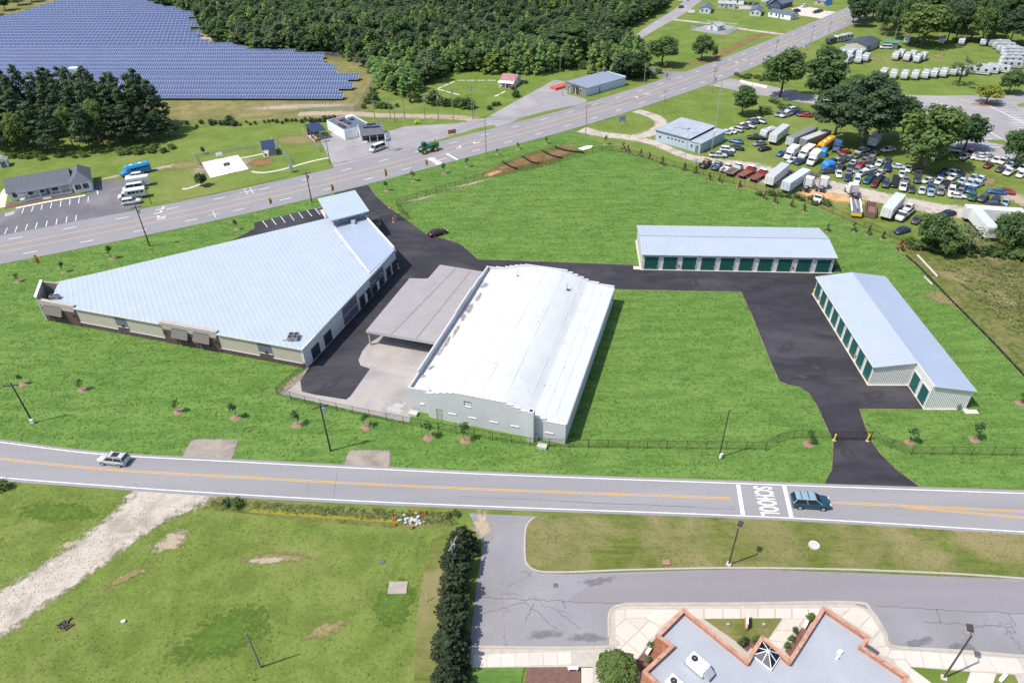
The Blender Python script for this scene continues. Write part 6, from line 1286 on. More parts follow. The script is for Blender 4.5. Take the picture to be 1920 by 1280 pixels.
def scatter_wood(name, X, Y, hs, rs, label, crowns):
    me = bpy.data.meshes.new(name); n = len(X); me.vertices.add(n); me.vertices.foreach_set('co', np.stack([X, Y, np.zeros(n)], 1).ravel())
    a = me.attributes.new('iscale', 'FLOAT_VECTOR', 'POINT'); a.data.foreach_set('vector', np.stack([rs, rs, hs], 1).ravel())
    a = me.attributes.new('irot', 'FLOAT_VECTOR', 'POINT'); a.data.foreach_set('vector', np.stack([np.zeros(n), np.zeros(n), RNG.uniform(0, 6.28, n)], 1).ravel())
    a = me.attributes.new('ipick', 'INT', 'POINT'); a.data.foreach_set('value', RNG.choice(len(crowns), n, p=[.35, .32, .12, .16, .02, .03][:len(crowns)] if len(crowns) == 6 else None).astype(np.int32))
    o = obj(name, me, kind='stuff', label=label); gt = bpy.data.node_groups.new(name, 'GeometryNodeTree')
    gt.interface.new_socket('Geometry', in_out='INPUT', socket_type='NodeSocketGeometry'); gt.interface.new_socket('Geometry', in_out='OUTPUT', socket_type='NodeSocketGeometry')
    gi = gt.nodes.new('NodeGroupInput'); go = gt.nodes.new('NodeGroupOutput'); ip = gt.nodes.new('GeometryNodeInstanceOnPoints'); jn = gt.nodes.new('GeometryNodeJoinGeometry')
    for c in crowns:
        oi = gt.nodes.new('GeometryNodeObjectInfo'); oi.transform_space = 'ORIGINAL'; oi.inputs['Object'].default_value = c; oi.inputs['As Instance'].default_value = True; gt.links.new(oi.outputs['Geometry'], jn.inputs[0])
    for nm, ty, sk in (('iscale', 'FLOAT_VECTOR', 'Scale'), ('irot', 'FLOAT_VECTOR', 'Rotation'), ('ipick', 'INT', 'Instance Index')):
        na = gt.nodes.new('GeometryNodeInputNamedAttribute'); na.data_type = ty; na.inputs['Name'].default_value = nm; gt.links.new(na.outputs['Attribute'], ip.inputs[sk])
    ip.inputs['Pick Instance'].default_value = True; gt.links.new(gi.outputs[0], ip.inputs['Points']); gt.links.new(jn.outputs[0], ip.inputs['Instance']); gt.links.new(ip.outputs[0], go.inputs[0])
    md = o.modifiers.new('scatter', 'NODES'); md.node_group = gt; return o
def crowns_of(k, want):
    out = []
    for me in want: out.append(next(o for o in bpy.data.objects if o.data == me))
    return out
wc = [c for c in KIND['wood'][2] if any(o.data == c for o in bpy.data.objects)]
fx, fy = xs[~near], ys[~near]; hs = np.array([rr.uniform(7.5, 12)*tall(x, y) for x, y in zip(fx, fy)])
scatter_wood('forest', fx, fy, hs/10*RNG.uniform(.72, .98, len(fx)), np.where(RNG.random(len(fx)) < .06, 1.8, RNG.uniform(1.15, 1.6, len(fx))), 'dense young wood stretching to the top edge', crowns_of('wood', wc))
# big trees sticking out of the wood
for i, (b, ty, w) in enumerate((((745, 95), 22, 55), ((790, 90), 30, 42), ((1050, 112), 40, 60), ((1078, 118), 34, 58), ((980, 85), 28, 40), ((470, 60), 8, 60), ((560, 35), 0, 60), ((880, 120), 70, 34), ((1175, 148), 95, 60), ((1135, 132), 85, 46), ((905, 112), 66, 30), ((690, 45), 5, 48))):
    ptree('bigpine' if i in (2, 3, 5) else 'oak', b, ty, w, 'tree', '%s tall tree, %s of those standing above the wood' % ('dark' if i in (2, 3, 5) else 'green', ORD[i]) if False else ('tall dark' if i in (2, 3, 5) else 'tall green')+' tree rising above the young wood', group='tall trees rising above the wood', var=i)
# dark wood behind the campers
pts = []; poly = gp([(1592, 70), (1640, 76), (1700, 80), (1780, 84), (1880, 88), (1960, 98), (2100, 120), (2100, 0), (1620, 10)])+[Vector((330, 560)), Vector((220, 560))]
rr = random.Random(4)
for _ in range(900):
    x = rr.uniform(170, 380); y = rr.uniform(270, 520)
    if inside(poly, [x], [y])[0] and all((x-a)**2+(y-b)**2 > 42 for a, b in pts): pts.append((x, y))
pts.sort(key=lambda p: p[1])
pts = [p for p in pts if -50 < PR(p[0], p[1], 10)[0] < 2000 and PR(p[0], p[1], 14)[1] > -25][:70]
for i, (x, y) in enumerate(pts): tree('oak' if i % 3 else 'bigpine', x, y, rr.uniform(13, 18), rr.uniform(4.2, 5.8), 'tree', 'tall %s tree in the wood behind the camper yard, %s' % ('dark-green' if i % 3 else 'blackish', 'left of the large light-green tree' if PR(x, y, 0)[0] < 1690 else 'between the two light-green trees' if PR(x, y, 0)[0] < 1800 else 'right of both light-green trees'), group='trees of the wood behind the camper yard', var=rr.choice((0, 1, 2)))
# far left corner wood
for i, (px, py) in enumerate(((10, 20), (35, 10), (60, 4), (-20, 30), (85, -4), (20, 4), (-45, 34), (50, -8))):
    g = G(px, py); tree('oak', g.x, g.y, 9, 4.5, 'tree', 'dark tree in the far left corner beyond the solar field', group='trees beyond the solar field corner', var=2)
# hedge of junipers beside the school drive
for i, (px, py) in enumerate(((868, 1033), (857, 1072), (853, 1117), (852, 1162), (848, 1207), (845, 1247), (842, 1290))):
    g = G(px, py); tree('juniper', g.x, g.y, 4.3+.3*(i % 3), 2.25+.15*(i % 2), 'juniper', 'dark juniper, %s of the row beside the school drive counted from the road' % ORD[i], group='junipers beside the school drive', seed=i)
g = G(1155, 1272); o_ = tree('round', g.x, g.y, 3.6, 2.4, 'bush', 'large round light-green bush in front of the school corner', 'bush'); o_.children[1].data = LIMEBUSH
for px, py, r, lb in ((1392, 1207, .75, 'clipped round shrub in the court left of the skylight'), (1418, 1203, .7, 'clipped round shrub half hidden by the skylight wall'), (1520, 1162, .7, 'shrub at the tip of the court mulch strip'), (1222, 1214, .6, 'shrub by the brick wall left of the school'), (1217, 1240, .5, 'lower shrub by the brick wall left of the school'), (1490, 1185, .5, 'low shrub above the white court bench'), (1482, 1200, .5, 'middle low shrub in the court mulch strip'), (1474, 1213, .5, 'lowest low shrub in the court mulch strip'), (8, 916, 1.2, 'dark shrub at the left edge below the near road'), (425, 945, .9, 'weedy shrub in the ditch by the dirt road'), (445, 947, 1.0, 'second weedy shrub in the ditch by the dirt road'), (855, 965, .7, 'shrub in the ditch near the cone pile'), (840, 968, .6, 'low shrub left of the shrub near the cone pile')):
    g = G(px, py); o_ = tree('shrub', g.x, g.y, r*1.5, r, 'shrub', lb, 'shrub')
    if py > 1100: o_.location.z = .14
# shrub belt in front of the solar field
for i, (zx, zy, s_) in enumerate(((270, 75, 1), (370, 98, .7), (415, 65, 1), (515, 75, 1.4), (560, 65, .9), (610, 75, 1.1), (660, 80, 1.2), (705, 75, 2.2), (750, 85, 1.3), (805, 85, .6), (865, 55, .6), (905, 80, .6), (955, 70, .8), (1045, 55, .7), (1090, 50, .7), (1130, 45, .7), (1170, 55, .9), (1225, 65, .7), (1265, 45, .9), (1320, 42, .7), (1360, 42, .8), (1420, 55, .9), (1455, 35, .9), (1510, 50, 1.2), (1560, 50, 1.0), (1600, 48, 1.0), (1650, 40, 1.4), (1700, 30, 1.1), (1745, 22, 1.1))):
    g = G(300+zx*.1875, 220+zy*.1875); tree('shrub', g.x, g.y, 1.5*s_, 1.1*s_, 'shrub', 'dark shrub, %s from the left in the planting line below the solar field' % ORD[i], 'shrub', 'shrubs below the solar field', 2)
for i, (zx, zy, s_) in enumerate(((690, 165, 1.6), (715, 95, 1.5), (650, 205, 1.4), (735, 175, 1.5), (610, 260, 1.0), (765, 255, 1.3), (820, 255, 1.4), (860, 262, 1.2), (900, 262, 1.2), (985, 245, .8), (1190, 185, 2.4), (1400, 215, 3.0), (1520, 235, 2.0), (1580, 235, 1.6), (1650, 245, 1.6), (1760, 265, 2.4), (1700, 230, 2.0), (1830, 255, 1.5))):
    g = G(580+zx/6, 160+zy/6); tree('shrub', g.x, g.y, 1.9*s_, 1.25*s_, 'shrub', 'rounded shrub, %s from the left in the thickets behind the pole row' % ORD[i], 'shrub', 'thickets behind the pole row', i % 2)
for i, (px, py, s_) in enumerate(((918, 206, 1.1), (927, 199, 1.1), (935, 197, .9), (967, 182, 1.8), (962, 168, 1.0), (986, 157, .9))):
    g = G(px, py); tree('shrub', g.x, g.y, 1.5*s_, 1.2*s_, 'shrub', 'shrub, %s from the left beside the farmhouse bank' % ORD[i], 'shrub', 'shrubs beside the farmhouse', 2)
for i in range(26):                                   # thicket right of the long metal shop and below the wood
    px = rr.uniform(1088, 1235); py = 128+rr.uniform(-4, 22)*(px-1060)/170; g = G(px, py); tree('shrub', g.x, g.y, rr.uniform(2, 3.6), rr.uniform(1.6, 2.6), 'shrub', 'bushy shrub in the thicket behind the long metal shop', 'shrub', 'thicket behind the long metal shop', i % 2)
for i in range(34):
    k = i/33; px = 1430+k*490+rr.uniform(-8, 8); py = (362+k*78 if px < 1680 else 452+(px-1680)*.12)+rr.uniform(-3, 12)*(1 if px > 1680 else .5)
    if 1560 < px < 1700: continue
    g = G(px, py); s_ = rr.uniform(.8, 1.5) if px < 1690 else rr.uniform(1.6, 2.6); tree('shrub', g.x, g.y, s_*1.2, s_, 'shrub', 'weedy shrub in the overgrown strip along the salvage yard fence' if px < 1690 else 'shrub in the overgrowth before the slanting trailer', 'shrub', 'salvage yard fence weeds' if px < 1690 else 'overgrowth before the slanting trailer', i % 2)
for i in range(22): px = rr.uniform(10, 325); py = 300-px*.065+rr.uniform(-4, 6); g = G(px, py); s_ = rr.uniform(.9, 1.6); tree('shrub', g.x, g.y, s_*1.3, s_*1.2, 'shrub', 'low shrub along the foot of the pine grove', 'shrub', 'shrubs along the foot of the pine grove', 0)
for i in range(16): px = rr.uniform(1375, 1440); py = 142+rr.uniform(-3, 12)*.6+(px-1375)*.08; g = G(px, py); tree('shrub', g.x, g.y, 1.2, 1.4, 'shrub', 'low shrub on the corner beyond the cross street', 'shrub', 'shrubs on the corner beyond the cross street', 0)
for i in range(10): px = 1445+i*8+rr.uniform(-3, 3); py = 192+i*2.2+rr.uniform(0, 6); g = G(px, py); tree('shrub', g.x, g.y, 1.6, 1.5, 'shrub', 'shrub under the tall trees left of the salvage yard', 'shrub', 'shrubs under the tall trees', i % 2)
# saplings with mulch rings on the site
def sapling(px, py, topy, lb, k='sapling', mr=.9, group='staked saplings on the site lawn', var=None):
    g = G(px, py); h = max(1.6, height_at((px, py), topy)); H_ = KIND[k][0]
    o = tree(k, g.x, g.y, h*1.1, h*(.30 if k == 'sapling' else .34), 'sapling' if k == 'sapling' else 'young_conifer', lb, 'sapling', group, var)
    m_ = MB(); K = 12; rr_ = random.Random(int(px)); v = [(0, 0, .16)]+[(mr*.55*cos(2*pi*i/K), mr*.55*sin(2*pi*i/K), .12+rr_.uniform(-.02, .02)) for i in range(K)]+[(mr*(1+rr_.uniform(-.12, .12))*cos(2*pi*i/K), mr*(1+rr_.uniform(-.12, .12))*sin(2*pi*i/K), .0) for i in range(K)]
    f = [(0, 1+i, 1+(i+1) % K) for i in range(K)]+[(1+i, 1+K+i, 1+K+(i+1) % K, 1+(i+1) % K) for i in range(K)]
    q = m_.add(v, f).build('mulch_ring', MULCH, o, smooth=True); q.scale = (1/o.scale.x, 1/o.scale.y, 1/o.scale.z)
    return o
for i, (px, py, ty) in enumerate(((43, 720, 703), (155, 731, 711), (334, 772, 750), (442, 783, 757), (557, 796, 771), (686, 800, 776), (803, 820, 792), (872, 826, 797))):
    sapling(px, py, ty, 'staked sapling, %s from the left in the lawn above the near road' % ORD[i], mr=.95)
for px, py, ty, lb in ((1705, 830, 802, 'sapling right of the gate behind the near road fence'), (1826, 824, 797, 'second sapling right of the gate behind the near road fence'), (1515, 832, 808, 'sapling in front of the fence left of the gate'), (1912, 755, 735, 'sapling at the right edge beyond the L-shaped building'), (34, 528, 513, 'sapling at the left edge below the arterial'), (120, 510, 492, 'sapling left of the first yellow flag'), (210, 485, 462, 'sapling on the bank between the flag and the dark pole'), (444, 430, 413, 'sapling left of the short parking bay'), (725, 358, 341, 'sapling beside the site entrance on the bank'), (775, 340, 321, 'second sapling on the bank right of the entrance'), (832, 325, 308, 'third sapling on the bank right of the entrance'), (876, 313, 296, 'fourth sapling on the bank right of the entrance'), (932, 290, 280, 'sapling above the clay bank'), (971, 280, 268, 'second sapling above the clay bank'), (1024, 270, 257, 'third sapling above the clay bank'), (1135, 271, 255, 'sapling beside the loop drive')):
    sapling(px, py, ty, lb, mr=.85)
for i, (px, py, ty) in enumerate(((1169, 282, 268), (1177, 286, 273), (1201, 294, 280), (1217, 299, 286), (1241, 310, 294), (1283, 320, 305), (1304, 326, 312), (1329, 338, 324), (1349, 342, 329), (1387, 350, 342), (1433, 374, 360), (1453, 381, 366), (1484, 389, 374), (1506, 396, 382), (1551, 434, 420), (1600, 434, 418), (1628, 440, 424), (1655, 448, 434), (1687, 470, 452), (1386, 352, 345))):
    sapling(px, py, ty, 'young conifer, %s along the back fence counted from the loop drive' % ORD[i], 'conifer', .8, 'young conifers along the back fence')
# ---------------------------------------------------------------- grass blades
def tufts(name, poly, holes, dens, h, w, mat, seed, z0=0.01):
    r = np.random.default_rng(seed); P = np.array([(p[0], p[1]) for p in poly]); lo, hi = P.min(0), P.max(0)
    n = int((hi-lo).prod()*dens); X = r.uniform(lo[0], hi[0], n); Y = r.uniform(lo[1], hi[1], n); k = inside(poly, X, Y)
    for q in holes: k &= ~inside(q, X, Y)
    X, Y = X[k], Y[k]; pxy = 640-FPX*(((Y)*UC.y+X*UC.x-HCAM*UC.z)/(Y*_fw.y-HCAM*_fw.z)); pxx = 960+FPX*((X*RC.x+Y*RC.y-HCAM*RC.z)/(Y*_fw.y-HCAM*_fw.z)); k = (pxx > -120) & (pxx < 2040) & (pxy < 1380) & (pxy > -40); X, Y = X[k], Y[k]
    n = len(X); V = []; 
    for b in range(3):
        a = r.uniform(0, 6.28, n); ln = r.uniform(1.0, 2.4, n); hh = h*r.uniform(.55, 1.3, n); ww = w*r.uniform(.7, 1.3, n); ox = r.uniform(-.15, .15, n); oy = r.uniform(-.15, .15, n)
        bx, by = X+ox, Y+oy; q = np.stack([np.stack([bx-np.sin(a)*ww, by+np.cos(a)*ww, np.full(n, z0)], 1), np.stack([bx+np.sin(a)*ww, by-np.cos(a)*ww, np.full(n, z0)], 1), np.stack([bx+np.cos(a)*hh*ln, by+np.sin(a)*hh*ln, hh+z0], 1)], 1); V.append(q.reshape(-1, 3))
    V = np.concatenate(V); nt_ = len(V)//3; me = bpy.data.meshes.new(name); me.vertices.add(len(V)); me.vertices.foreach_set('co', V.ravel()); me.loops.add(nt_*3); me.polygons.add(nt_)
    me.loops.foreach_set('vertex_index', np.arange(nt_*3)); me.polygons.foreach_set('loop_start', np.arange(0, nt_*3, 3)); me.update(); me.materials.append(mat); return obj(name, me, kind='stuff')
def rectw(l_, rz, x0, y0, x1, y1): return [wpt(l_, rz, *p) for p in ((x0, y0), (x1, y0), (x1, y1), (x0, y1))]
HOLES = [DRIVE, YARDP, rectw(locA, rzA, -.5, -.5, LA+.5, WA+.5), rectw(locB, rzB, -.5, -SB-.5, WB+.5, LB+.5), rectw(locW, rzW, -.2, -1.2, LW+.2, DW), [A0, A1, A2, A3, A4, A5], gp([(345, 852), (358, 831), (395, 823), (430, 828), (440, 833), (436, 862)]), gp([(651, 870), (655, 846), (690, 843), (730, 846), (727, 875)]), gp([(880, 350), (1000, 290), (1120, 270), (1110, 262), (900, 320)])]
tufts('site_grass', SITE, HOLES, 3.5, .10, .07, LAWN_B, 3)
FIELD_B = translucent(M('field_blade', (0.17, 0.215, 0.06), .85, .4, .12, world=True, spec=.2), .45)
FP = gp([(-60, 905), (0, 905), (240, 925), (200, 985), (0, 1110), (-60, 1150)]); FP2 = gp([(380, 940), (850, 985), (815, 1010), (780, 1150), (772, 1300), (-60, 1300), (-60, 1240), (60, 1150), (230, 1040), (330, 950)])
tufts('field_grass', FP, [], 2.5, .06, .05, FIELD_B, 5); tufts('field_grass', FP2, [], 2.5, .06, .05, FIELD_B, 6)
WEED_B = M('weed_blade', (0.15, 0.165, 0.06), .85, .4, .15, world=True, spec=.2)
tufts('rough_grass', gp([(1765, 500), (1920, 640), (1990, 640), (1990, 470), (1800, 490)]), [], 2.0, .5, .1, WEED_B, 8)
tufts('ditch_weeds', gp([(395, 938), (850, 962), (860, 985), (400, 950)]), [], 6.0, .3, .08, LEAF['herolime'], 9)

VERGE_B = translucent(M('verge_blade', (0.17, 0.185, 0.06), .85, .45, .2, world=True, spec=.2), .45)
tufts('verge_blades', VERGEP, [], 4.0, .06, .045, VERGE_B, 11, .10)
# ================================================================ fences, poles and small things
def alpha_mat(name, c, a):
    m, t, p = _nodes(name); p.inputs['Base Color'].default_value = (*c, 1); p.inputs['Alpha'].default_value = a; p.inputs['Roughness'].default_value = .6; return m
LINKB = alpha_mat('black_chain_link', (.035, .032, .02), .20); LINKG = alpha_mat('galvanised_chain_link', (.35, .36, .37), .30); LINKR = alpha_mat('rusty_chain_link', (.12, .06, .03), .35)
def fence(label, pts, h=1.75, sp=3.0, link=None, post=None, name='fence'):
    P = gp(pts); s = arclen(P); o = P[0]; r_ = thing(name, label, 'fence', (o.x, o.y, 0)); post = post or BLACK
    pm = None; n = max(2, int(s[-1]/sp)+1); rail = MB(); mesh_ = MB(); prev = None
    for i in range(n):
        p, d = at_len(P, s, s[-1]*i/(n-1)); p = p-o
        if pm is None: q = MB().tube((0, 0, 0), (0, 0, h+.05), .045, .045, 6).build('post', post, r_, (p.x, p.y, 0)); pm = q.data
        else: obj('post', pm, r_, (p.x, p.y, 0))
        if prev is not None:
            rail.tube((prev.x, prev.y, h), (p.x, p.y, h), .03, .03, 5); mesh_.quad((prev.x, prev.y, .05), (p.x, p.y, .05), (p.x, p.y, h-.03), (prev.x, prev.y, h-.03))
        prev = p
    rail.build('top_rail', post, r_); mesh_.build('chain_link', link or LINKB, r_); return r_
fence('black chain-link fence below the white warehouse along the near road lawn', [(520, 740), (557, 753), (640, 772), (740, 792), (841, 811), (930, 826), (987, 835), (1060, 839), (1440, 844), (1466, 822), (1560, 822)])
fence('short rusty fence between the yard and the wedge-shaped building', [(520, 740), (548, 716), (574, 693)], link=LINKR, post=M('rusty_steel', (.16, .08, .04), .8, .2))
fence('black chain-link fence right of the near road gate', [(1632, 823), (1665, 838), (1700, 852), (1800, 853), (1920, 855), (2050, 858)])
fence('black chain-link fence along the arterial bank behind the back lawn', [(766, 410), (740, 387), (838, 356), (902, 337), (980, 322), (1057, 302), (1117, 286), (1154, 283), (1180, 290)])
fence('black chain-link fence between the back lawn and the salvage yard', [(1180, 290), (1280, 318), (1353, 339), (1432, 361), (1500, 377), (1540, 392), (1584, 412), (1619, 428), (1651, 438), (1691, 453)])
fence('galvanised fence round the solar field clearing', [(560, 208), (667, 210), (680, 190), (702, 152), (700, 138), (676, 119), (640, 108), (560, 104), (470, 97), (400, 80), (380, 40)], h=1.9, sp=4.0, link=LINKG, post=GALV)
fence('galvanised fence left of the white basketball court', [(363, 296), (372, 312), (381, 330)], link=LINKG, post=GALV); fence('galvanised fence between the navy dugout and the open meadow', [(508, 266), (527, 286), (546, 307)], link=LINKG, post=GALV)
fence('thin fence behind the basketball court', [(363, 296), (420, 288), (485, 277)], h=1.2, link=LINKG, post=GALV); fence('galvanised fence beside the wooden navy shelter', [(566, 248), (582, 268), (600, 286)], link=LINKG, post=GALV)
fence('square fence round the small pump house', [(1293, 57), (1322, 47), (1384, 54), (1364, 67), (1338, 65), (1293, 57)], link=LINKG, post=GALV, h=2.0)
P = gp([(1698, 480), (1717, 496), (1741, 520), (1773, 554), (1810, 591), (1863, 645), (1920, 706), (2010, 800)]); o0 = P[0]; r_ = thing('silt_fence', 'low black silt fence along the right edge of the lawn', 'fence', (o0.x, o0.y, 0))
mb = MB(); Q = [p-o0 for p in resample(P, 60)]
for a, b in zip(Q[:-1], Q[1:]): d = (b-a).normalized(); nn_ = Vector((-d.y, d.x))*.02; mb.prism([tuple(a-nn_), tuple(b-nn_), tuple(b+nn_), tuple(a+nn_)], 0, .45)
mb.build('fabric', BLACK, r_)
for p in Q[::3]: MB().box(p.x-.03, p.y-.03, 0, p.x+.03, p.y+.03, .6).build('stake', WOODG, r_)
for i, pts in enumerate((((942, 305), (957, 314), (972, 319)), ((979, 295), (995, 305), (1012, 309)), ((1017, 284), (1035, 294), (1055, 298)), ((1040, 277), (1060, 284), (1095, 288)))):
    P = resample(catmull(gp(pts), 4), 9); mb = MB(); o0 = P[0]
    for a, b in zip(P[:-1], P[1:]): d = (b-a).normalized(); nn_ = Vector((-d.y, d.x))*.03; mb.prism([tuple(a-o0-nn_), tuple(b-o0-nn_), tuple(b-o0+nn_), tuple(a-o0+nn_)], 0, .6)
    tag(mb.build('silt_fence', BLACK, None, (o0.x, o0.y, 0)), 'short black silt barrier, %s from the left across the clay bank' % ORD[i], 'fence', 'silt barriers across the clay bank')
# gates
def gate(label, A, B, h=1.8):
    l_, rz, L_ = frame(A, B); r_ = thing('gate', label, 'gate', l_, rz); m_ = MB()
    for z in (.12, h): m_.tube((0, 0, z), (L_, 0, z), .04, .04, 6)
    m_.build('rail', BLACK, r_); n = int(L_/1.1)
    for i in range(n+1): MB().tube((L_*i/n, 0, .12), (L_*i/n, 0, h), .03, .03, 5).build('bar', BLACK, r_)
    m_ = MB()
    for i in range(0, n): m_.tube((L_*i/n, 0, .15 if i % 2 else h-.03), (L_*(i+1)/n, 0, h-.03 if i % 2 else .15), .02, .02, 4)
    m_.build('brace', BLACK, r_); MB().quad((0, .01, .15), (L_, .01, .15), (L_, .01, h), (0, .01, h)).build('chain_link', LINKB, r_); return r_
gate('black sliding gate across the drive from the near road', (1563, 824), (1630, 825)); gate('black sliding gate across the drive from the arterial', (716, 417), (766, 411))
for px, py, lb in ((1564, 825, 'yellow bollard left of the near road gate'), (1626, 826, 'yellow bollard right of the near road gate'), (1629, 720, 'yellow bollard at the near corner of the L-shaped building'), (1525, 551, 'yellow bollard at the far corner of the L-shaped building'), (747, 503, 'yellow bollard at the yard corner of the wedge-shaped building'), (738, 417, 'yellow bollard beside the arterial gate'), (708, 427, 'yellow bollard in the shadow of the entrance tower'), (730, 390, 'yellow bollard at the bend of the arterial drive'), (742, 413, 'second yellow bollard beside the arterial gate'), (712, 421, 'second yellow bollard in the shadow of the entrance tower')):
    g = G(px, py); r_ = thing('bollard', lb, 'bollard', (g.x, g.y, 0)); MB().tube((0, 0, 0), (0, 0, 1.25), .13, .13, 10).tube((0, 0, 1.25), (0, 0, 1.33), .13, .05, 10).build('post', YELLOW, r_); MB().tube((0, 0, 0), (0, 0, .06), .28, .28, 10).build('footing', CONC, r_)
# feather flags along the arterial
for i, (px, py, ty) in enumerate(((72, 499, 478), (507, 386, 371), (623, 361, 346), (723, 334, 317), (799, 313, 300))):
    g = G(px, py); h = height_at((px, py), ty); r_ = thing('feather_flag', 'yellow and red feather flag, %s from the left along the arterial' % ORD[i], 'flag', (g.x, g.y, 0), .5, 'feather flags along the arterial')
    MB().tube((0, 0, 0), (0, 0, h), .03, .03, 6).build('pole', BLACK, r_)
    prof = [(.03, .5), (.62, .45), (.68, h*.6), (.6, h*.86), (.35, h*.98), (.03, h)]; MB().xprism(prof, -.015, .015).build('banner', M('flag_yellow', (.80, .45, .02), .6, .1), r_)
    MB().xprism([(.15, h*.32), (.52, h*.30), (.54, h*.62), (.15, h*.64)], -.02, .02).build('print', M('flag_red', (.55, .05, .02), .6, .1), r_)
# utility poles
def pole(label, base, topy, r=.15, arms=1, transf=False, mat=None, az=.6, lamp=False, name='utility_pole', box_=False):
    g = G(*base); h = height_at(base, topy); r_ = thing(name, label, 'pole', (g.x, g.y, 0), az); MB().tube((0, 0, 0), (0, 0, h), r, r*.62, 8).build('pole', mat or WOOD, r_)
    for k in range(arms):
        z = h-.5-k*.9; a_ = MB().box(-1.2, -.07-.2, z, 1.2, .07-.2, z+.14).build('crossarm', mat or WOOD, r_)
        for x in (-1.05, -.4, .4, 1.05): MB().tube((x, -.2, z+.141), (x, -.2, z+.36), .05, .03, 6).build('insulator', GALV, a_)
    if transf: MB().tube((.38, 0, h-2.0), (.38, 0, h-1.0), .26, .26, 10).build('transformer', GALV, r_)
    if lamp: MB().tube((0, 0, h-.1), (1.4, 0, h+.25), .05, .05, 6).build('lamp_arm', GALV, r_); MB().cbox((1.65, 0, h+.25), (.7, .3, .15)).build('lamp_head', GALV, r_)
    if box_: MB().cbox((.1, -.25, .5), (.5, .3, .8)).build('meter_box', WHITE, r_)
    return r_
pole('dark utility pole at the left edge above the near road', (62, 792), 717, .15, 1, az=.1, box_=True); pole('dark utility pole with white transformer above the near road', (620, 845), 757, .16, 1, True, az=.4)
pole('bare dark pole before the fence right of the white warehouse', (1348, 857), 768, .12, 0, box_=True); pole('dark utility pole on the lawn left of the arterial parking bay', (281, 462), 385, .16, 1, True)
pole('dark utility pole by the roadside left of the entrance tower', (585, 380), 322, .17, 1, True); pole('slim pole beside the white vans in the office lot', (284, 383), 337, .1, 0, name='light_pole'); pole('pole at the left corner of the asphalt lot', (619, 307), 262, .12, 1)
pole('grey pole on the arterial verge above the back lawn', (912, 297), 222, .14, 0, mat=WOODG); pole('grey pole at the mouth of the loop drive', (1098, 252), 197, .14, 1, mat=WOODG); pole('grey pole on the meadow behind the loop drive', (1243, 214), 168, .14, 1, mat=WOODG); pole('grey pole at the cross street corner', (1335, 175), 126, .14, 2, mat=WOODG)
pole('pole behind the long metal shop by the side street', (1208, 155), 118, .14, 1, mat=WOODG); pole('pole left of the corner oak across the arterial', (1454, 98), 74, .14, 2, mat=WOODG); pole('pole right of the corner oak along the arterial', (1520, 80), 46, .14, 1, mat=WOODG); pole('farthest pole along the arterial near the blue sign', (1553, 63), 40, .14, 1, mat=WOODG); pole('pole above the farmhouse beside the wood', (1050, 136), 98, .15, 2, True, mat=WOODG); pole('thin pole in front of the long metal shop', (1055, 180), 148, .12, 0, mat=WOODG); pole('pole at the corner of the farmhouse', (967, 176), 139, .13, 0, mat=WOODG)
for i, (px, py, ty) in enumerate(((703, 223, 187), (732, 223, 184), (741, 230, 194), (759, 223, 184), (797, 223, 176), (822, 224, 175), (850, 224, 167), (886, 224, 161), (889, 223, 185))):
    pole('utility pole, %s from the left in the pole row above the asphalt lot' % ORD[i], (px, py), ty, .15, 1 if i not in (2, 8) else 0, i in (1, 4, 5, 7), mat=WOODG, az=.1)['group'] = 'pole row above the asphalt lot'
pole('white lamp pole at the fence before the blue-grey workshop', (1283, 311), 252, .13, 0, mat=GALV, lamp=True, name='light_pole', az=.3); pole('ivy-grown lamp pole among the salvage vehicles', (1559, 290), 255, .16, 0, mat=M('ivy_pole', (.06, .10, .03), .9, .3), lamp=True, name='light_pole', az=.2)
for i, (b, ty) in enumerate((((1655, 77), 65), ((1675, 80), 48))): pole('lamp pole, %s from the left by the green shed' % ORD[i], b, ty, .1, 0, mat=GALV, lamp=True, name='light_pole')
pole('leaning wooden stub pole with guy in the near field', (489, 1250), 1186, .13, 0, mat=WOODG); pole('grey utility pole standing inside the juniper row', (852, 1072), 1014, .15, 1, True, mat=WOODG, az=1.2)
g = G(489, 1250); 
def shoebox(label, base, topy, az):
    g = G(*base); h = height_at(base, topy); r_ = thing('street_lamp', label, 'street lamp', (g.x, g.y, .1), az); MB().tube((0, 0, 0), (0, 0, h), .11, .09, 8).build('pole', M('bronze_pole', (.06, .048, .04), .5, .1), r_)
    MB().cbox((0, 0, .15), (.6, .6, .3)).build('base', CONC, r_); MB().tube((0, 0, h-.1), (.5, 0, h-.02), .05, .05, 6).build('arm', MATS['bronze_pole'], r_)
    hd = MB().cbox((.95, 0, h+.0), (.8, .6, .22)).build('lamp_head', MATS['bronze_pole'], r_); MB().cbox((.95, 0, h-.12), (.6, .45, .02)).build('lens', LAMPG, hd)
shoebox('bronze shoebox lamp on the verge below the near road', (1366, 1059), 992, 1.0); shoebox('bronze shoebox lamp on the grass bed right of the school', (1768, 1272), 1192, 1.2)
# guyed lattice mast behind the workshop
g = G(1334, 283); h = 21.0; r_ = thing('lattice_mast', 'slim lattice radio mast rising beside the blue-grey workshop', 'mast', (g.x, g.y, 0)); c3 = [Vector((.28*cos(a), .28*sin(a), 0)) for a in (0, 2.09, 4.19)]
for c in c3: MB().tube(c, c+Vector((0, 0, h)), .035, .03, 5).build('leg', GALV, r_)
m_ = MB(); k = 0
while k*.8 < h-.8:
    for i in range(3): m_.tube(c3[i]+Vector((0, 0, k*.8)), c3[(i+1) % 3]+Vector((0, 0, k*.8+.8)), .018, .018, 4)
    k += 1
m_.build('lattice', GALV, r_); MB().tube((.2, -.3, 6.2), (.2, -.65, 6.2), .5, .5, 14).build('dish', WHITE, r_)
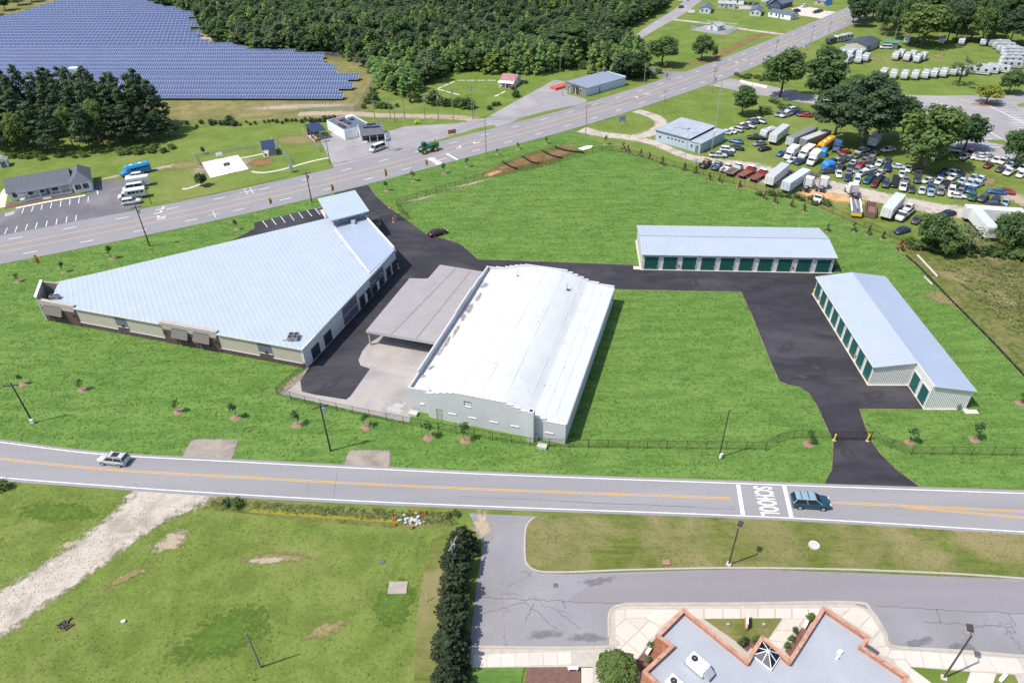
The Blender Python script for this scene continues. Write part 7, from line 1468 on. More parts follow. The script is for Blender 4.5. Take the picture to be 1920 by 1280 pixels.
# small things
def small(name, label, cat, px, py, fn, mat, rz=0.0, z=0.0):
    g = G(px, py); m_ = MB(); fn(m_); o = m_.build(name, mat, None, (g.x, g.y, z)); o.rotation_euler.z = rz; return tag(o, label, cat)
def ring(m_, r, z0=0, z1=.12): m_.tube((0, 0, z0), (0, 0, z1), r, r*.95, 16)
small('manhole', 'round manhole on the near field right of centre', 'manhole', 716, 1052, lambda m: ring(m, .45), M('cast_iron', (.12, .11, .10), .7, .1)); r_ = small('concrete_vault', 'square concrete vault lid in the near field', 'vault', 746, 1102, lambda m: m.box(-1.2, -.9, 0, 1.2, .9, .15), M('old_concrete', (.33, .29, .25), .9, .15, 1.0))
small('manhole', 'pale manhole collar on the verge below the near road', 'manhole', 1526, 1023, lambda m: ring(m, .75, 0, .2), CONCB, z=.1); small('manhole', 'dark drain lid in the school drive', 'manhole', 1042, 1097, lambda m: ring(m, .35, 0, .03), MATS['cast_iron'], z=.04)
small('valve_box', 'small orange valve box on the verge', 'valve box', 1249, 1056, lambda m: m.box(-.5, -.35, 0, .5, .35, .2), CLAYB, z=.1); small('marker_post', 'yellow marker post at the bottom of the near field', 'post', 473, 1275, lambda m: m.tube((0, 0, 0), (0, 0, 1.2), .06, .06, 6), YELLOW); small('marker_post', 'pale marker post left of the junipers', 'post', 800, 1128, lambda m: m.tube((0, 0, 0), (0, .3, 1.5), .05, .05, 6), M('cream_post', (.62, .56, .35), .7, .05)); small('brush_pile', 'dark brush pile in the near field', 'brush pile', 123, 1170, lambda m: [m.cbox((random.uniform(-.8, .8), random.uniform(-.5, .5), .15), (random.uniform(.5, 1.2), .1, .2), random.uniform(0, 3)) for _ in range(14)], M('dead_wood', (.13, .10, .08), .9, .3))
small('white_bag', 'white rubbish bag lying in the near field', 'bag', 232, 1166, lambda m: m.cbox((0, 0, .15), (.45, .35, .3), .4), WHITE)
g = G(773, 975); rr = random.Random(2); stn = M('white_riprap', (.44, .44, .44), .9, .15)
for i in range(26): a = rr.uniform(0, 6.28); d = rr.uniform(0, 1.7); q = MB(); s_ = rr.uniform(.25, .5); q.cbox((0, 0, s_*.3), (s_, s_*.8, s_*.6), rr.uniform(0, 3)); o = q.build('stone', stn, None, (g.x+d*cos(a)*1.1, g.y+d*sin(a)*.8, 0)); tag(o, 'white riprap stone in the pile among orange cones', 'stone', 'riprap stones in the cone pile')
for i, (px, py) in enumerate(((741, 985), (742, 973), (776, 961), (786, 962), (773, 990), (797, 962))):
    g = G(px, py); r_ = thing('traffic_cone', 'orange traffic cone, %s from the left round the riprap pile' % ORD[sorted(range(6), key=lambda k: (741, 742, 776, 786, 773, 797)[k]).index(i)], 'cone', (g.x, g.y, 0), 0, 'cones round the riprap pile'); MB().box(-.22, -.22, 0, .22, .22, .05).build('base', BLACK, r_); MB().tube((0, 0, .05), (0, 0, .85), .17, .04, 10).build('cone', M('cone_orange', (.80, .16, .02), .5, .05), r_)
for i, (px, py) in enumerate(((595, 368), (1646, 716))): pass
def hoop(label, px, py, topy, rz, back):
    g = G(px, py); h = height_at((px, py), topy); r_ = thing('basketball_hoop', label, 'basketball hoop', (g.x, g.y, 0), rz); MB().tube((0, 0, 0), (0, 0, h-.5), .09, .08, 8).build('post', METAL, r_); MB().tube((0, 0, h-.6), (1.0, 0, h-.4), .06, .06, 6).build('arm', METAL, r_)
    b_ = MB().box(1.0, -.9, h-1.0, 1.06, .9, h).build('backboard', back, r_); m_ = MB(); [m_.tube((1.35+.25*cos(a), .25*sin(a), h-.8), (1.35+.25*cos(a+.52), .25*sin(a+.52), h-.8), .02, .02, 4) for a in np.arange(0, 6.28, .52)]; m_.build('rim', REDX, b_)
hoop('white-backed basketball hoop behind the court', 411, 296, 284, -1.0, WHITE); hoop('dark-backed basketball hoop in front of the court', 431, 326, 307, 2.1, METAL)
for i, (zx, zy) in enumerate(((1285, 850), (1435, 820), (1320, 100))): pass
pole_sign('small yellow warning sign under the round oak', 1247, 128, .8, .8, 1.2, .3, YELLOW, 'road_sign'); 
for px, py, lb in ((1250, 150, 'grey sign at the mouth of the side street'), (1341, 158, 'grey sign at the cross street corner')): pole_sign(lb, px, py, .9, 1.2, 1.2, .8, METAL, 'road_sign')
for i, (a, b) in enumerate((((1388, 154), (1412, 160)), ((1412, 160), (1440, 166)))):
    l_, rz, L_ = frame(a, b); r_ = thing('concrete_barrier', 'white concrete barrier, %s along the cross street verge' % ORD[i], 'barrier', l_, rz, 'barriers along the cross street'); MB().add([(0, -.3, 0), (L_-.3, -.3, 0), (L_-.3, .3, 0), (0, .3, 0), (0, -.1, .8), (L_-.3, -.1, .8), (L_-.3, .1, .8), (0, .1, .8)], [(0, 1, 5, 4), (2, 3, 7, 6), (4, 5, 6, 7), (1, 2, 6, 5), (3, 0, 4, 7)]).build('body', CONCW, r_)
small('ladder', 'grey ladder-like metal frame lying by the workshop fence', 'frame', 1303, 304, lambda m: [m.box(-.4, y, 0, .4, y+.1, .4) for y in np.arange(-2, 2, .4)], GALV, -.4)
l_, rz, L_ = frame((1715, 480), (1752, 520)); r_ = thing('pipe', 'long grey pipe lying outside the silt fence', 'pipe', l_, rz); MB().tube((0, .6, .2), (L_, .6, .2), .22, .22, 8).build('barrel', CONCB, r_)
l_, rz, L_ = frame((1733, 521), (1748, 536)); small('white_pipe', 'white pipe lying on the lawn beside the silt fence', 'pipe', 1740, 527, lambda m: m.tube((-L_/2, 0, .15), (L_/2, 0, .15), .16, .16, 8), CONCB, rz)
small('mower', 'lime-green ride-on mower on the grass above the asphalt lot', 'mower', 782, 232, lambda m: [m.box(-.8, -.5, .25, .8, .5, .8), m.box(-.3, -.3, .8, .1, .3, 1.2), m.box(.55, -.4, .8, .62, .4, 1.4)]+[m.tube((x, y-.1, .3), (x, y+.1, .3), .3, .3, 10) for x in (-.6, .6) for y in (-.55, .55)], M('lime_paint', (.35, .52, .03), .5, .1), .3)

# overhead wires
def power_line(label, poles_, off, drop=.75):
    pts = []
    for (b, ty) in poles_: g = G(*b); pts.append(Vector((g.x, g.y, height_at(b, ty)-.15)))
    o0 = pts[0]; m_ = MB(); q = []
    for a, b in zip(pts[:-1], pts[1:]):
        d = (b-a); n_ = Vector((-d.y, d.x, 0)).normalized()*off
        for k in range(9): t_ = k/8; p = a.lerp(b, t_)+n_; p.z -= drop*4*t_*(1-t_); q.append(p-o0)
    for a, b in zip(q[:-1], q[1:]):
        if (b-a).length > .01: m_.tube(a, b, .022, .022, 4, False)
    tag(m_.build('power_line', BLACK, None, o0), label, 'power line')
ART_P = [((281, 462), 385), ((585, 380), 322), ((912, 297), 222), ((1098, 252), 197), ((1243, 214), 168), ((1335, 175), 126), ((1454, 98), 74), ((1520, 80), 46)]
ROW_P = [((703, 223), 187), ((732, 223), 184), ((759, 223), 184), ((797, 223), 176), ((822, 224), 175), ((850, 224), 167), ((886, 224), 161)]
for o_, nm in ((.9, 'far'), (-.9, 'near')): power_line('thin power line on the %s side of the poles along the arterial' % nm, ART_P, o_, 1.2); power_line('thin power line on the %s side of the pole row above the asphalt lot' % nm, ROW_P, o_, .3)
# ================================================================ vehicles (front towards +x, wheels on z = 0)
def loft(m_, st, top=.86, low=.93):
    """stations (x, z_bottom, z_top, half width) along x"""
    v = []; n = 8
    for x, zb, zt_, hw in st:
        h = zt_-zb; v += [(x, -hw*low, zb), (x, -hw, zb+h*.35), (x, -hw*.985, zb+h*.75), (x, -hw*top, zt_), (x, hw*top, zt_), (x, hw*.985, zb+h*.75), (x, hw, zb+h*.35), (x, hw*low, zb)]
    f = []
    for i in range(len(st)-1):
        for k in range(n): a = i*n+k; b = i*n+(k+1) % n; f.append((b, b+n, a+n, a))
    f.append(tuple(range(n))); f.append(tuple(range((len(st)-1)*n, len(st)*n))[::-1]); m_.add(v, f); return m_
def me_of(m_, name, mat, smooth=False):
    me = bpy.data.meshes.new(name); me.from_pydata(m_.v, [], m_.f); me.update()
    bm = bmesh.new(); bm.from_mesh(me); bmesh.ops.recalc_face_normals(bm, faces=bm.faces); bm.to_mesh(me); bm.free()
    if smooth: me.shade_smooth()
    me.materials.append(mat); return me
PAINT0 = paint((.6, .6, .6), 'paint_base')
def wheel_me(r, w, name='wheel'):
    return me_of(MB().tube((0, -w/2, 0), (0, w/2, 0), r, r, 14), name, RUBBER)
def rim_me(r, w): return me_of(MB().tube((0, -w/2-.012, 0), (0, w/2+.012, 0), r*.6, r*.6, 12), 'rim', GALV)
WM = {r: wheel_me(r, w) for r, w in ((.33, .22), (.37, .26), (.5, .28), (.9, .5))}; RM = {r: rim_me(r, w) for r, w in ((.33, .22), (.37, .26), (.5, .28), (.9, .5))}
CARS = {}
def img_head(px, py, deg):                             # heading as it reads in the survey photograph -> heading on the ground
    a = radians(deg); d = G(px+8*cos(a), py-8*.42*sin(a))-G(px, py); return atan2(d.y, d.x)
def def_car(k, L, W_, body, cabin, roof, wb, wr, zr, extra=()):
    hw = W_/2; b = MB(); loft(b, [(x, zb, zt_, hw*f) for x, zb, zt_, f in body]); c = MB(); v = []
    for x, z, f in cabin: v += [(x, -hw*f, z), (x, hw*f, z)]
    # cabin = base ring (rear, front) and roof ring
    (xr, zr0), (xf, zf0) = roof[0], roof[1]; b0, b1 = cabin[0], cabin[1]
    cb = [(b0[0], -hw*.9, b0[1]), (b1[0], -hw*.9, b1[1]), (b1[0], hw*.9, b1[1]), (b0[0], hw*.9, b0[1]), (xr, -hw*.74, zr0), (xf, -hw*.74, zf0), (xf, hw*.74, zf0), (xr, hw*.74, zr0)]
    c.add(cb, [(0, 1, 5, 4), (1, 2, 6, 5), (2, 3, 7, 6), (3, 0, 4, 7), (4, 5, 6, 7)])
    rf_ = MB(); loft(rf_, [(xr-.06, zr0-.05, zr0+.0, hw*.70), (xr+.12, zr0-.06, zr0+.05, hw*.76), ((xr+xf)/2, zr0-.06, zr0+.07, hw*.77), (xf-.1, zf0-.06, zf0+.05, hw*.75), (xf+.08, zf0-.06, zf0-.01, hw*.70)], .8, .97)
    for k0, k1 in ((0, 4), (1, 5), (2, 6), (3, 7)):  # pillars
        rf_.tube(Vector(cb[k0])*1.0, Vector(cb[k1]), .06, .05, 5)
    for s_ in (0, 3):                                  # middle pillar
        a = Vector(cb[0 if s_ == 0 else 3])*.5+Vector(cb[1 if s_ == 0 else 2])*.5; d = Vector(cb[4 if s_ == 0 else 7])*.5+Vector(cb[5 if s_ == 0 else 6])*.5; rf_.tube(a, d, .055, .05, 5)
    for q in extra: b.box(*q)
    CARS[k] = dict(body=me_of(b, 'body', PAINT0, True), windows=me_of(c, 'windows', GLASS), roof=me_of(rf_, 'roof', PAINT0), wb=wb, wr=wr, hw=hw, L=L, zl=zr)
def_car('sedan', 4.8, 1.8, [(-2.4, .45, .82, .80), (-2.3, .3, .95, .93), (-1.7, .22, 1.0, 1.0), (-.8, .2, .98, 1.0), (.9, .2, .95, 1.0), (1.6, .22, .90, .99), (2.15, .28, .80, .92), (2.38, .38, .66, .78)], [(-1.75, .97, .9), (1.15, .93, .9)], [(-1.05, 1.40), (.25, 1.42)], (-1.4, 1.4), .33, .72)
def_car('suv', 4.75, 1.9, [(-2.38, .5, 1.0, .85), (-2.3, .35, 1.12, .95), (-1.5, .28, 1.12, 1.0), (.9, .28, 1.1, 1.0), (1.6, .3, 1.06, .99), (2.15, .35, .98, .92), (2.36, .45, .8, .82)], [(-2.28, 1.08, .9), (1.2, 1.06, .9)], [(-1.95, 1.68), (.35, 1.70)], (-1.4, 1.42), .37, .85)
def_car('pickup', 5.6, 1.95, [(-2.8, .55, 1.12, .95), (-2.75, .45, 1.15, 1.0), (-.75, .35, 1.15, 1.0), (.95, .32, 1.13, 1.0), (1.9, .34, 1.08, .99), (2.6, .4, .98, .93), (2.8, .5, .8, .85)], [(-.85, 1.12, .9), (1.35, 1.1, .9)], [(-.55, 1.76), (.65, 1.78)], (-1.75, 1.75), .37, .88)
def_car('van', 5.3, 2.0, [(-2.65, .4, 1.15, .97), (-2.6, .3, 1.2, 1.0), (1.4, .3, 1.2, 1.0), (2.2, .34, 1.1, .97), (2.55, .4, .95, .9), (2.65, .5, .8, .82)], [(-2.6, 1.15, .9), (1.95, 1.12, .9)], [(-2.5, 2.05), (1.25, 2.05)], (-1.7, 1.7), .37, .9)
BEDM = me_of(MB().box(-2.68, -.8, 1.1, -.95, .8, 1.165), 'bed_liner', BLACK); LAMPM = me_of(MB().cbox((0, 0, 0), (.12, .34, .14)), 'headlight', LAMPG); TAILM = me_of(MB().cbox((0, 0, 0), (.08, .26, .2)), 'tail_light', TAIL)
def slot(o, m):
    o.material_slots[0].link = 'OBJECT'; o.material_slots[0].material = m; return o
def car(k, px, py, deg, color, label, group=None, full=False, scale=1.0, roofcol=None, z=0.0, pos=None, cat=None, raw=False):
    C_ = CARS[k]; g = pos or G(px, py); r_ = thing({'sedan': 'car', 'suv': 'car', 'pickup': 'pickup_truck', 'van': 'van'}[k], label, cat or {'sedan': 'car', 'suv': 'car', 'pickup': 'pickup truck', 'van': 'van'}[k], (g.x, g.y, z+.0), radians(deg) if raw else img_head(px, py, deg), group); r_.scale = (scale*(1.0 if full else .93),)*3; m = paint(color)
    slot(obj('body', C_['body'], r_), m); obj('windows', C_['windows'], r_); slot(obj('roof', C_['roof'], r_), paint(roofcol) if roofcol else m)
    if k == 'pickup': obj('bed_liner', BEDM, r_)
    for x in C_['wb']:
        for s_ in (-1, 1):
            w = obj('wheel', WM[C_['wr']], r_, (x, s_*(C_['hw']-.1), C_['wr']))
            if full: obj('rim', RM[C_['wr']], w)
    if full:
        for s_ in (-1, 1): obj('headlight', LAMPM, r_, (C_['L']/2-.09, s_*C_['hw']*.62, C_['zl'])); obj('tail_light', TAILM, r_, (-C_['L']/2+.05, s_*C_['hw']*.72, C_['zl']+.1))
    return r_
CN = dict(white=(.64, .64, .64), silver=(.46, .48, .50), light=(.52, .57, .63), gray=(.20, .21, .22), dark=(.06, .065, .07), black=(.018, .018, .02), navy=(.02, .035, .10), blue=(.045, .11, .26), lightblue=(.30, .37, .45), teal=(.015, .10, .14), red=(.32, .035, .03), maroon=(.13, .02, .03), green=(.02, .09, .06), tan=(.40, .34, .25), yellow=(.70, .55, .05), orange=(.75, .34, .02))
NM = dict(light='pale silver', lightblue='light-blue', dark='dark-grey', gray='grey', teal='dark-teal', navy='navy-blue')
rs = degrees(atan2((RN[60]-RN[50]).y, (RN[60]-RN[50]).x))
c_ = car('suv', 216, 866, rs-5+180, CN['silver'], 'silver station SUV driving on the near road', None, True, raw=True); MB().box(-1.2, -.45, 1.745, -.1, .45, 1.775).build('sunroof', GLASS, c_); [MB().box(-1.8, y-.03, 1.73, .2, y+.03, 1.8).build('roof_rail', BLACK, c_) for y in (-.62, .62)]
c_ = car('suv', 1517, 946, rs-1, (.008, .055, .085), 'dark-teal long SUV with sun-bleached roof driving on the near road', None, True, 1.12, (.22, .33, .40), raw=True); [MB().cbox((x, 0, 1.83), (.06, 1.3, .06)).build('rack_bar', BLACK, c_) for x in (-1.4, -.5)]
car('sedan', 821, 440, 35, (.05, .012, .016), 'blackish-red sedan parked on the drive behind the wedge-shaped building', None, True); car('sedan', 1277, 15, 40, CN['dark'], 'dark car driving on the far street')
car('van', 708, 282, 222, CN['white'], 'white passenger van on the asphalt lot by the pole sign', None, True); car('van', 251, 357, 200, CN['white'], 'white van third from the road in the office lot', None, True); car('suv', 248, 382, 20, CN['white'], 'white SUV nearest the arterial in the office lot', None, True); car('suv', 253, 335, 200, CN['white'], 'white SUV beside the blue bus in the office lot', None, True)
for i, (zx, zy, c, k) in enumerate(((1770, 125, 'dark', 'sedan'), (1800, 115, 'maroon', 'sedan'), (1585, 115, 'navy', 'suv'), (1660, 70, 'white', 'suv'), (1150, 45, 'dark', 'sedan'), (1195, 45, 'gray', 'sedan'))): car(k, 1180+zx*.198, zy*.198, 20, CN[c], '%s car, %s from the left among the far houses' % (NM.get(c, c), ORD[(2, 3, 1, 4, 5, 6)[i]] if False else ORD[[4, 5, 2, 3, 0, 1][i]]), 'cars among the far houses')
# salvage yard and workshop cars: surveyed position, colour, kind, heading
Z7 = lambda x, y: (1540+x*.198, 300+y*.198); Z4 = lambda x, y: (1400+x*.1458, 200+y*.1458); Z5 = lambda x, y: (1640+x*.1458, 200+y*.1458); Z3 = lambda x, y: (1200+x*.1458, 180+y*.1458)
ROWS = {
 'lowest row along the gravel lane': [(Z7, 160, 150, 'white', 'sedan', 275), (Z7, 248, 185, 'navy', 'sedan', 265), (Z7, 335, 205, 'light', 'sedan', 265), (Z7, 432, 210, 'teal', 'sedan', 250), (Z7, 503, 240, 'maroon', 'sedan', 255), (Z7, 605, 245, 'dark', 'suv', 265), (Z7, 685, 242, 'black', 'sedan', 265), (Z7, 765, 272, 'white', 'pickup', 268), (Z7, 848, 292, 'dark', 'sedan', 270), (Z7, 945, 305, 'silver', 'sedan', 270), (Z7, 1030, 325, 'lightblue', 'sedan', 268), (Z7, 1120, 315, 'gray', 'suv', 268), (Z7, 1228, 310, 'white', 'suv', 268), (Z7, 1310, 315, 'gray', 'sedan', 255), (Z7, 1423, 370, 'green', 'suv', 262), (Z7, 1522, 385, 'dark', 'suv', 240), (Z7, 1632, 405, 'navy', 'suv', 250), (Z7, 1730, 420, 'lightblue', 'sedan', 262)],
 'second row from the gravel lane': [(Z7, 255, 130, 'gray', 'sedan', 265), (Z7, 378, 145, 'silver', 'sedan', 225), (Z7, 470, 165, 'navy', 'sedan', 245), (Z7, 545, 200, 'black', 'sedan', 230), (Z7, 545, 140, 'silver', 'sedan', 235), (Z7, 700, 195, 'black', 'sedan', 265), (Z7, 795, 208, 'gray', 'sedan', 268), (Z7, 903, 205, 'dark', 'suv', 270), (Z7, 1003, 212, 'silver', 'sedan', 215), (Z7, 1110, 215, 'light', 'sedan', 245), (Z7, 1180, 248, 'black', 'sedan', 262), (Z7, 1262, 262, 'green', 'sedan', 235), (Z7, 1335, 288, 'navy', 'sedan', 240), (Z7, 1408, 300, 'blue', 'sedan', 245), (Z7, 1475, 248, 'lightblue', 'sedan', 225), (Z7, 1027, 275, 'blue', 'sedan', 262)],
 'third row from the gravel lane': [(Z7, 178, 95, 'dark', 'sedan', 240), (Z7, 265, 90, 'navy', 'sedan', 260), (Z7, 330, 112, 'gray', 'sedan', 245), (Z7, 455, 102, 'white', 'sedan', 210), (Z7, 622, 95, 'navy', 'suv', 268), (Z7, 705, 78, 'light', 'sedan', 165), (Z7, 757, 152, 'light', 'sedan', 265), (Z7, 820, 100, 'white', 'sedan', 265), (Z7, 908, 148, 'dark', 'sedan', 270), (Z7, 1125, 155, 'navy', 'sedan', 265), (Z7, 1165, 115, 'dark', 'sedan', 250), (Z7, 1235, 135, 'white', 'sedan', 225), (Z7, 1238, 180, 'white', 'sedan', 235), (Z7, 1308, 155, 'navy', 'sedan', 245), (Z7, 1325, 220, 'light', 'sedan', 245), (Z7, 1405, 235, 'silver', 'sedan', 235), (Z7, 1432, 185, 'lightblue', 'sedan', 240), (Z7, 1500, 198, 'light', 'sedan', 235)],
 'fourth row from the gravel lane': [(Z4, 1090, 735, 'navy', 'sedan', 220), (Z4, 1215, 725, 'dark', 'sedan', 235), (Z4, 1360, 750, 'silver', 'sedan', 245), (Z4, 1470, 770, 'red', 'sedan', 230), (Z4, 1510, 715, 'gray', 'sedan', 235), (Z4, 1590, 705, 'gray', 'suv', 245), (Z4, 1575, 755, 'dark', 'sedan', 245), (Z4, 1695, 748, 'light', 'sedan', 255), (Z4, 1810, 715, 'dark', 'sedan', 260), (Z5, 790, 665, 'blue', 'suv', 240), (Z5, 1150, 670, 'gray', 'pickup', 235), (Z5, 1455, 775, 'maroon', 'sedan', 240), (Z5, 1610, 825, 'dark', 'sedan', 240), (Z5, 1720, 865, 'white', 'pickup', 235), (Z5, 1875, 895, 'white', 'sedan', 240)],
 'rearmost row under the trees': [(Z4, 1215, 670, 'gray', 'sedan', 215), (Z4, 1300, 690, 'gray', 'sedan', 220), (Z4, 1410, 655, 'gray', 'sedan', 225), (Z4, 1540, 665, 'dark', 'sedan', 240), (Z4, 1620, 635, 'gray', 'sedan', 235), (Z4, 1480, 590, 'silver', 'pickup', 40), (Z4, 1250, 605, 'red', 'sedan', 20), (Z5, 165, 575, 'white', 'sedan', 200), (Z5, 800, 605, 'silver', 'sedan', 200), (Z5, 835, 535, 'white', 'sedan', 160), (Z5, 985, 575, 'white', 'pickup', 155), (Z5, 1215, 625, 'red', 'suv', 245), (Z5, 1335, 690, 'white', 'sedan', 160), (Z5, 1330, 650, 'silver', 'sedan', 165), (Z5, 1420, 655, 'silver', 'sedan', 200), (Z5, 1555, 710, 'white', 'sedan', 235), (Z5, 1640, 730, 'white', 'suv', 235), (Z5, 1730, 780, 'silver', 'pickup', 235), (Z5, 1895, 820, 'white', 'suv', 240)],
 'far cluster on the lawn beneath the tall trees': [(Z4, 405, 115, 'gray', 'sedan', 245), (Z4, 495, 130, 'silver', 'pickup', 215), (Z4, 490, 60, 'dark', 'sedan', 205), (Z4, 560, 68, 'light', 'suv', 210), (Z4, 625, 90, 'navy', 'sedan', 215), (Z4, 690, 108, 'navy', 'sedan', 220), (Z4, 750, 132, 'red', 'sedan', 170)],
 'line behind the blue-grey workshop': [(Z3, 1085, 490, 'silver', 'sedan', 160), (Z3, 1150, 475, 'white', 'sedan', 155), (Z3, 1240, 455, 'silver', 'suv', 150), (Z3, 1320, 415, 'dark', 'sedan', 150), (Z3, 1385, 400, 'white', 'pickup', 150), (Z3, 1450, 345, 'navy', 'sedan', 150), (Z3, 1520, 340, 'white', 'pickup', 150)],
 'loose group before the workshop': [(Z3, 1000, 785, 'silver', 'pickup', 355), (Z3, 1100, 765, 'navy', 'sedan', 345), (Z3, 1120, 715, 'white', 'suv', 345), (Z3, 1240, 690, 'black', 'sedan', 340), (Z3, 1230, 605, 'blue', 'sedan', 155), (Z3, 1485, 560, 'black', 'pickup', 170), (Z3, 1530, 635, 'gray', 'sedan', 200), (Z3, 1600, 700, 'black', 'sedan', 30)],
 'front of the parked trucks': [(Z4, 450, 625, 'blue', 'sedan', 220), (Z4, 590, 715, 'silver', 'sedan', 222), (Z4, 685, 735, 'navy', 'sedan', 222), (Z4, 1030, 855, 'dark', 'sedan', 190)]}
PH = {'lowest row along the gravel lane': "the salvage yard's lowest row", 'second row from the gravel lane': "the salvage yard's second row", 'third row from the gravel lane': "the salvage yard's third row", 'fourth row from the gravel lane': "the salvage yard's fourth row", 'rearmost row under the trees': "the salvage yard's rear row", 'far cluster on the lawn beneath the tall trees': 'the lawn cluster beneath the tall trees', 'line behind the blue-grey workshop': 'the line behind the blue-grey workshop', 'loose group before the workshop': 'the loose group before the workshop', 'front of the parked trucks': 'the row before the box trucks'}
for rn, lst in ROWS.items():
    lst = sorted(lst, key=lambda q: q[0](q[1], q[2])[0])
    for i, (Z, x, y, c, k, a) in enumerate(lst):
        px, py = Z(x, y); car(k, px, py, a, CN[c], '%s %s, %s from the left in %s' % (NM.get(c, c), {'sedan': 'sedan', 'suv': 'SUV', 'pickup': 'pickup'}[k], ORD[i], PH[rn]), PH[rn])
for px, py, c, k, a, lb in ((1717, 416, 'dark', 'sedan', 250, 'dark car between the flatbed tow truck and the green tree'), (1690, 436, 'navy', 'sedan', 215, 'navy car right of the white cab behind the fence'), (1775, 404, 'navy', 'sedan', 200, 'navy car behind the overgrown tree near the long trailer'), (1786, 446, 'white', 'pickup', 260, 'white pickup half hidden in the overgrowth'), (1899, 441, 'white', 'pickup', 265, 'white pickup at the end of the long trailer'), (1867, 363, 'blue', 'sedan', 165, 'blue sports coupe at the lane corner of the salvage yard'), (1884, 362, 'red', 'sedan', 155, 'red sports coupe beside the blue one at the lane corner'), (1864, 389, 'dark', 'suv', 0, 'dark SUV standing crosswise below the salvage rows'), (1793, 371, 'white', 'sedan', 350, 'long white classic saloon crosswise before the salvage rows')):
    car(k, px, py, a, CN[c], lb)
# ---------------------------------------------------------------- trailers, trucks, buses
def wheels(r_, xs, hw, r=.5):
    for x in xs:
        for s_ in (-1, 1): w = obj('wheel', WM[r], r_, (x, s_*hw, r)); obj('rim', RM[r], w)
def semi(label, A, B, side='white', roof='white', H_=2.4, W_=2.4, L_=None, doors=True, legs=True):
    """box trailer lying from A (rear, photo pixel of its ground centre) to B (front)"""
    a, b = G(*A), G(*B); d = b-a; L_ = L_ or d.length; r_ = thing('semi_trailer', label, 'trailer', (a.x, a.y, 0), atan2(d.y, d.x)); m = M('trailer_'+side, CN[side], .5, .08, .6); z0 = 1.05
    b_ = MB(); b_.box(0, -W_/2, z0, L_, W_/2, z0+H_); b_.build('box', m, r_); MB().box(.02, -W_/2+.04, z0+H_, L_-.02, W_/2-.04, z0+H_+.03).build('roof', M('trailer_roof_'+roof, sc(CN[roof], .95), .5, .08), r_)
    m_ = MB(); n = int(L_/1.0)
    for i in range(n+1):
        for s_ in (-1, 1): m_.box(L_*i/n-.03, s_*(W_/2+.015)-.012, z0, L_*i/n+.03, s_*(W_/2+.015)+.012, z0+H_)
    m_.build('side_post', m, r_)
    if doors:
        for s_ in (0, 1): d_ = MB().box(-.05, -W_/2+.06+s_*(W_/2-.03), z0+.08, -.004, -.03+s_*(W_/2-.03), z0+H_-.08).build('door', m, r_); MB().tube((-.09, -W_/4+s_*W_/2, z0+.2), (-.09, -W_/4+s_*W_/2, z0+H_-.2), .03, .03, 5).build('lock_rod', GALV, d_)
    MB().box(.3, -.5, z0-.3, L_-.5, .5, z0-.01).build('chassis', BLACK, r_); wheels(r_, (1.6, 2.8), W_/2-.2)
    if legs: [MB().box(L_-3.0, s_*.9-.08, 0, L_-2.84, s_*.9+.08, z0-.01).build('landing_leg', METAL, r_) for s_ in (-1, 1)]
    return r_
Z6 = lambda x, y: (1280+x*.1458, 280+y*.1458)
semi('white box trailer behind the black truck on the lawn', Z4(315, 500), Z4(480, 365), 'white', 'silver'); semi('grey-topped silver trailer left of the longest trailer by the pines', Z4(530, 540), Z4(840, 400), 'silver', 'gray'); semi('long beige-grey trailer beside the yellow school bus', Z4(700, 560), Z4(1010, 440), 'gray', 'silver')
semi('white trailer with open rear door beside the red flatbed', Z6(1090, 500), Z6(1290, 330), 'white', 'silver', doors=True); semi('pale-blue trailer right of the open trailer by the fence', Z6(1300, 575), Z6(1560, 405), 'light', 'light'); semi('white box trailer between the rusty skip and the flatbed tow truck', Z7(590, 580), Z7(715, 440), 'white', 'light', 2.5, 2.5); semi('very long white trailer lying along the lane at the right edge', (1802, 413), (1908, 421), 'white', 'white', 2.7); semi('white trailer slanting out of the overgrowth at the right', (1853, 454), (1822, 418), 'white', 'light', 2.6, legs=False); semi('white trailer half hidden under the pines', Z4(1590, 545), Z4(1650, 480), 'light', 'white', 2.2, 2.4)
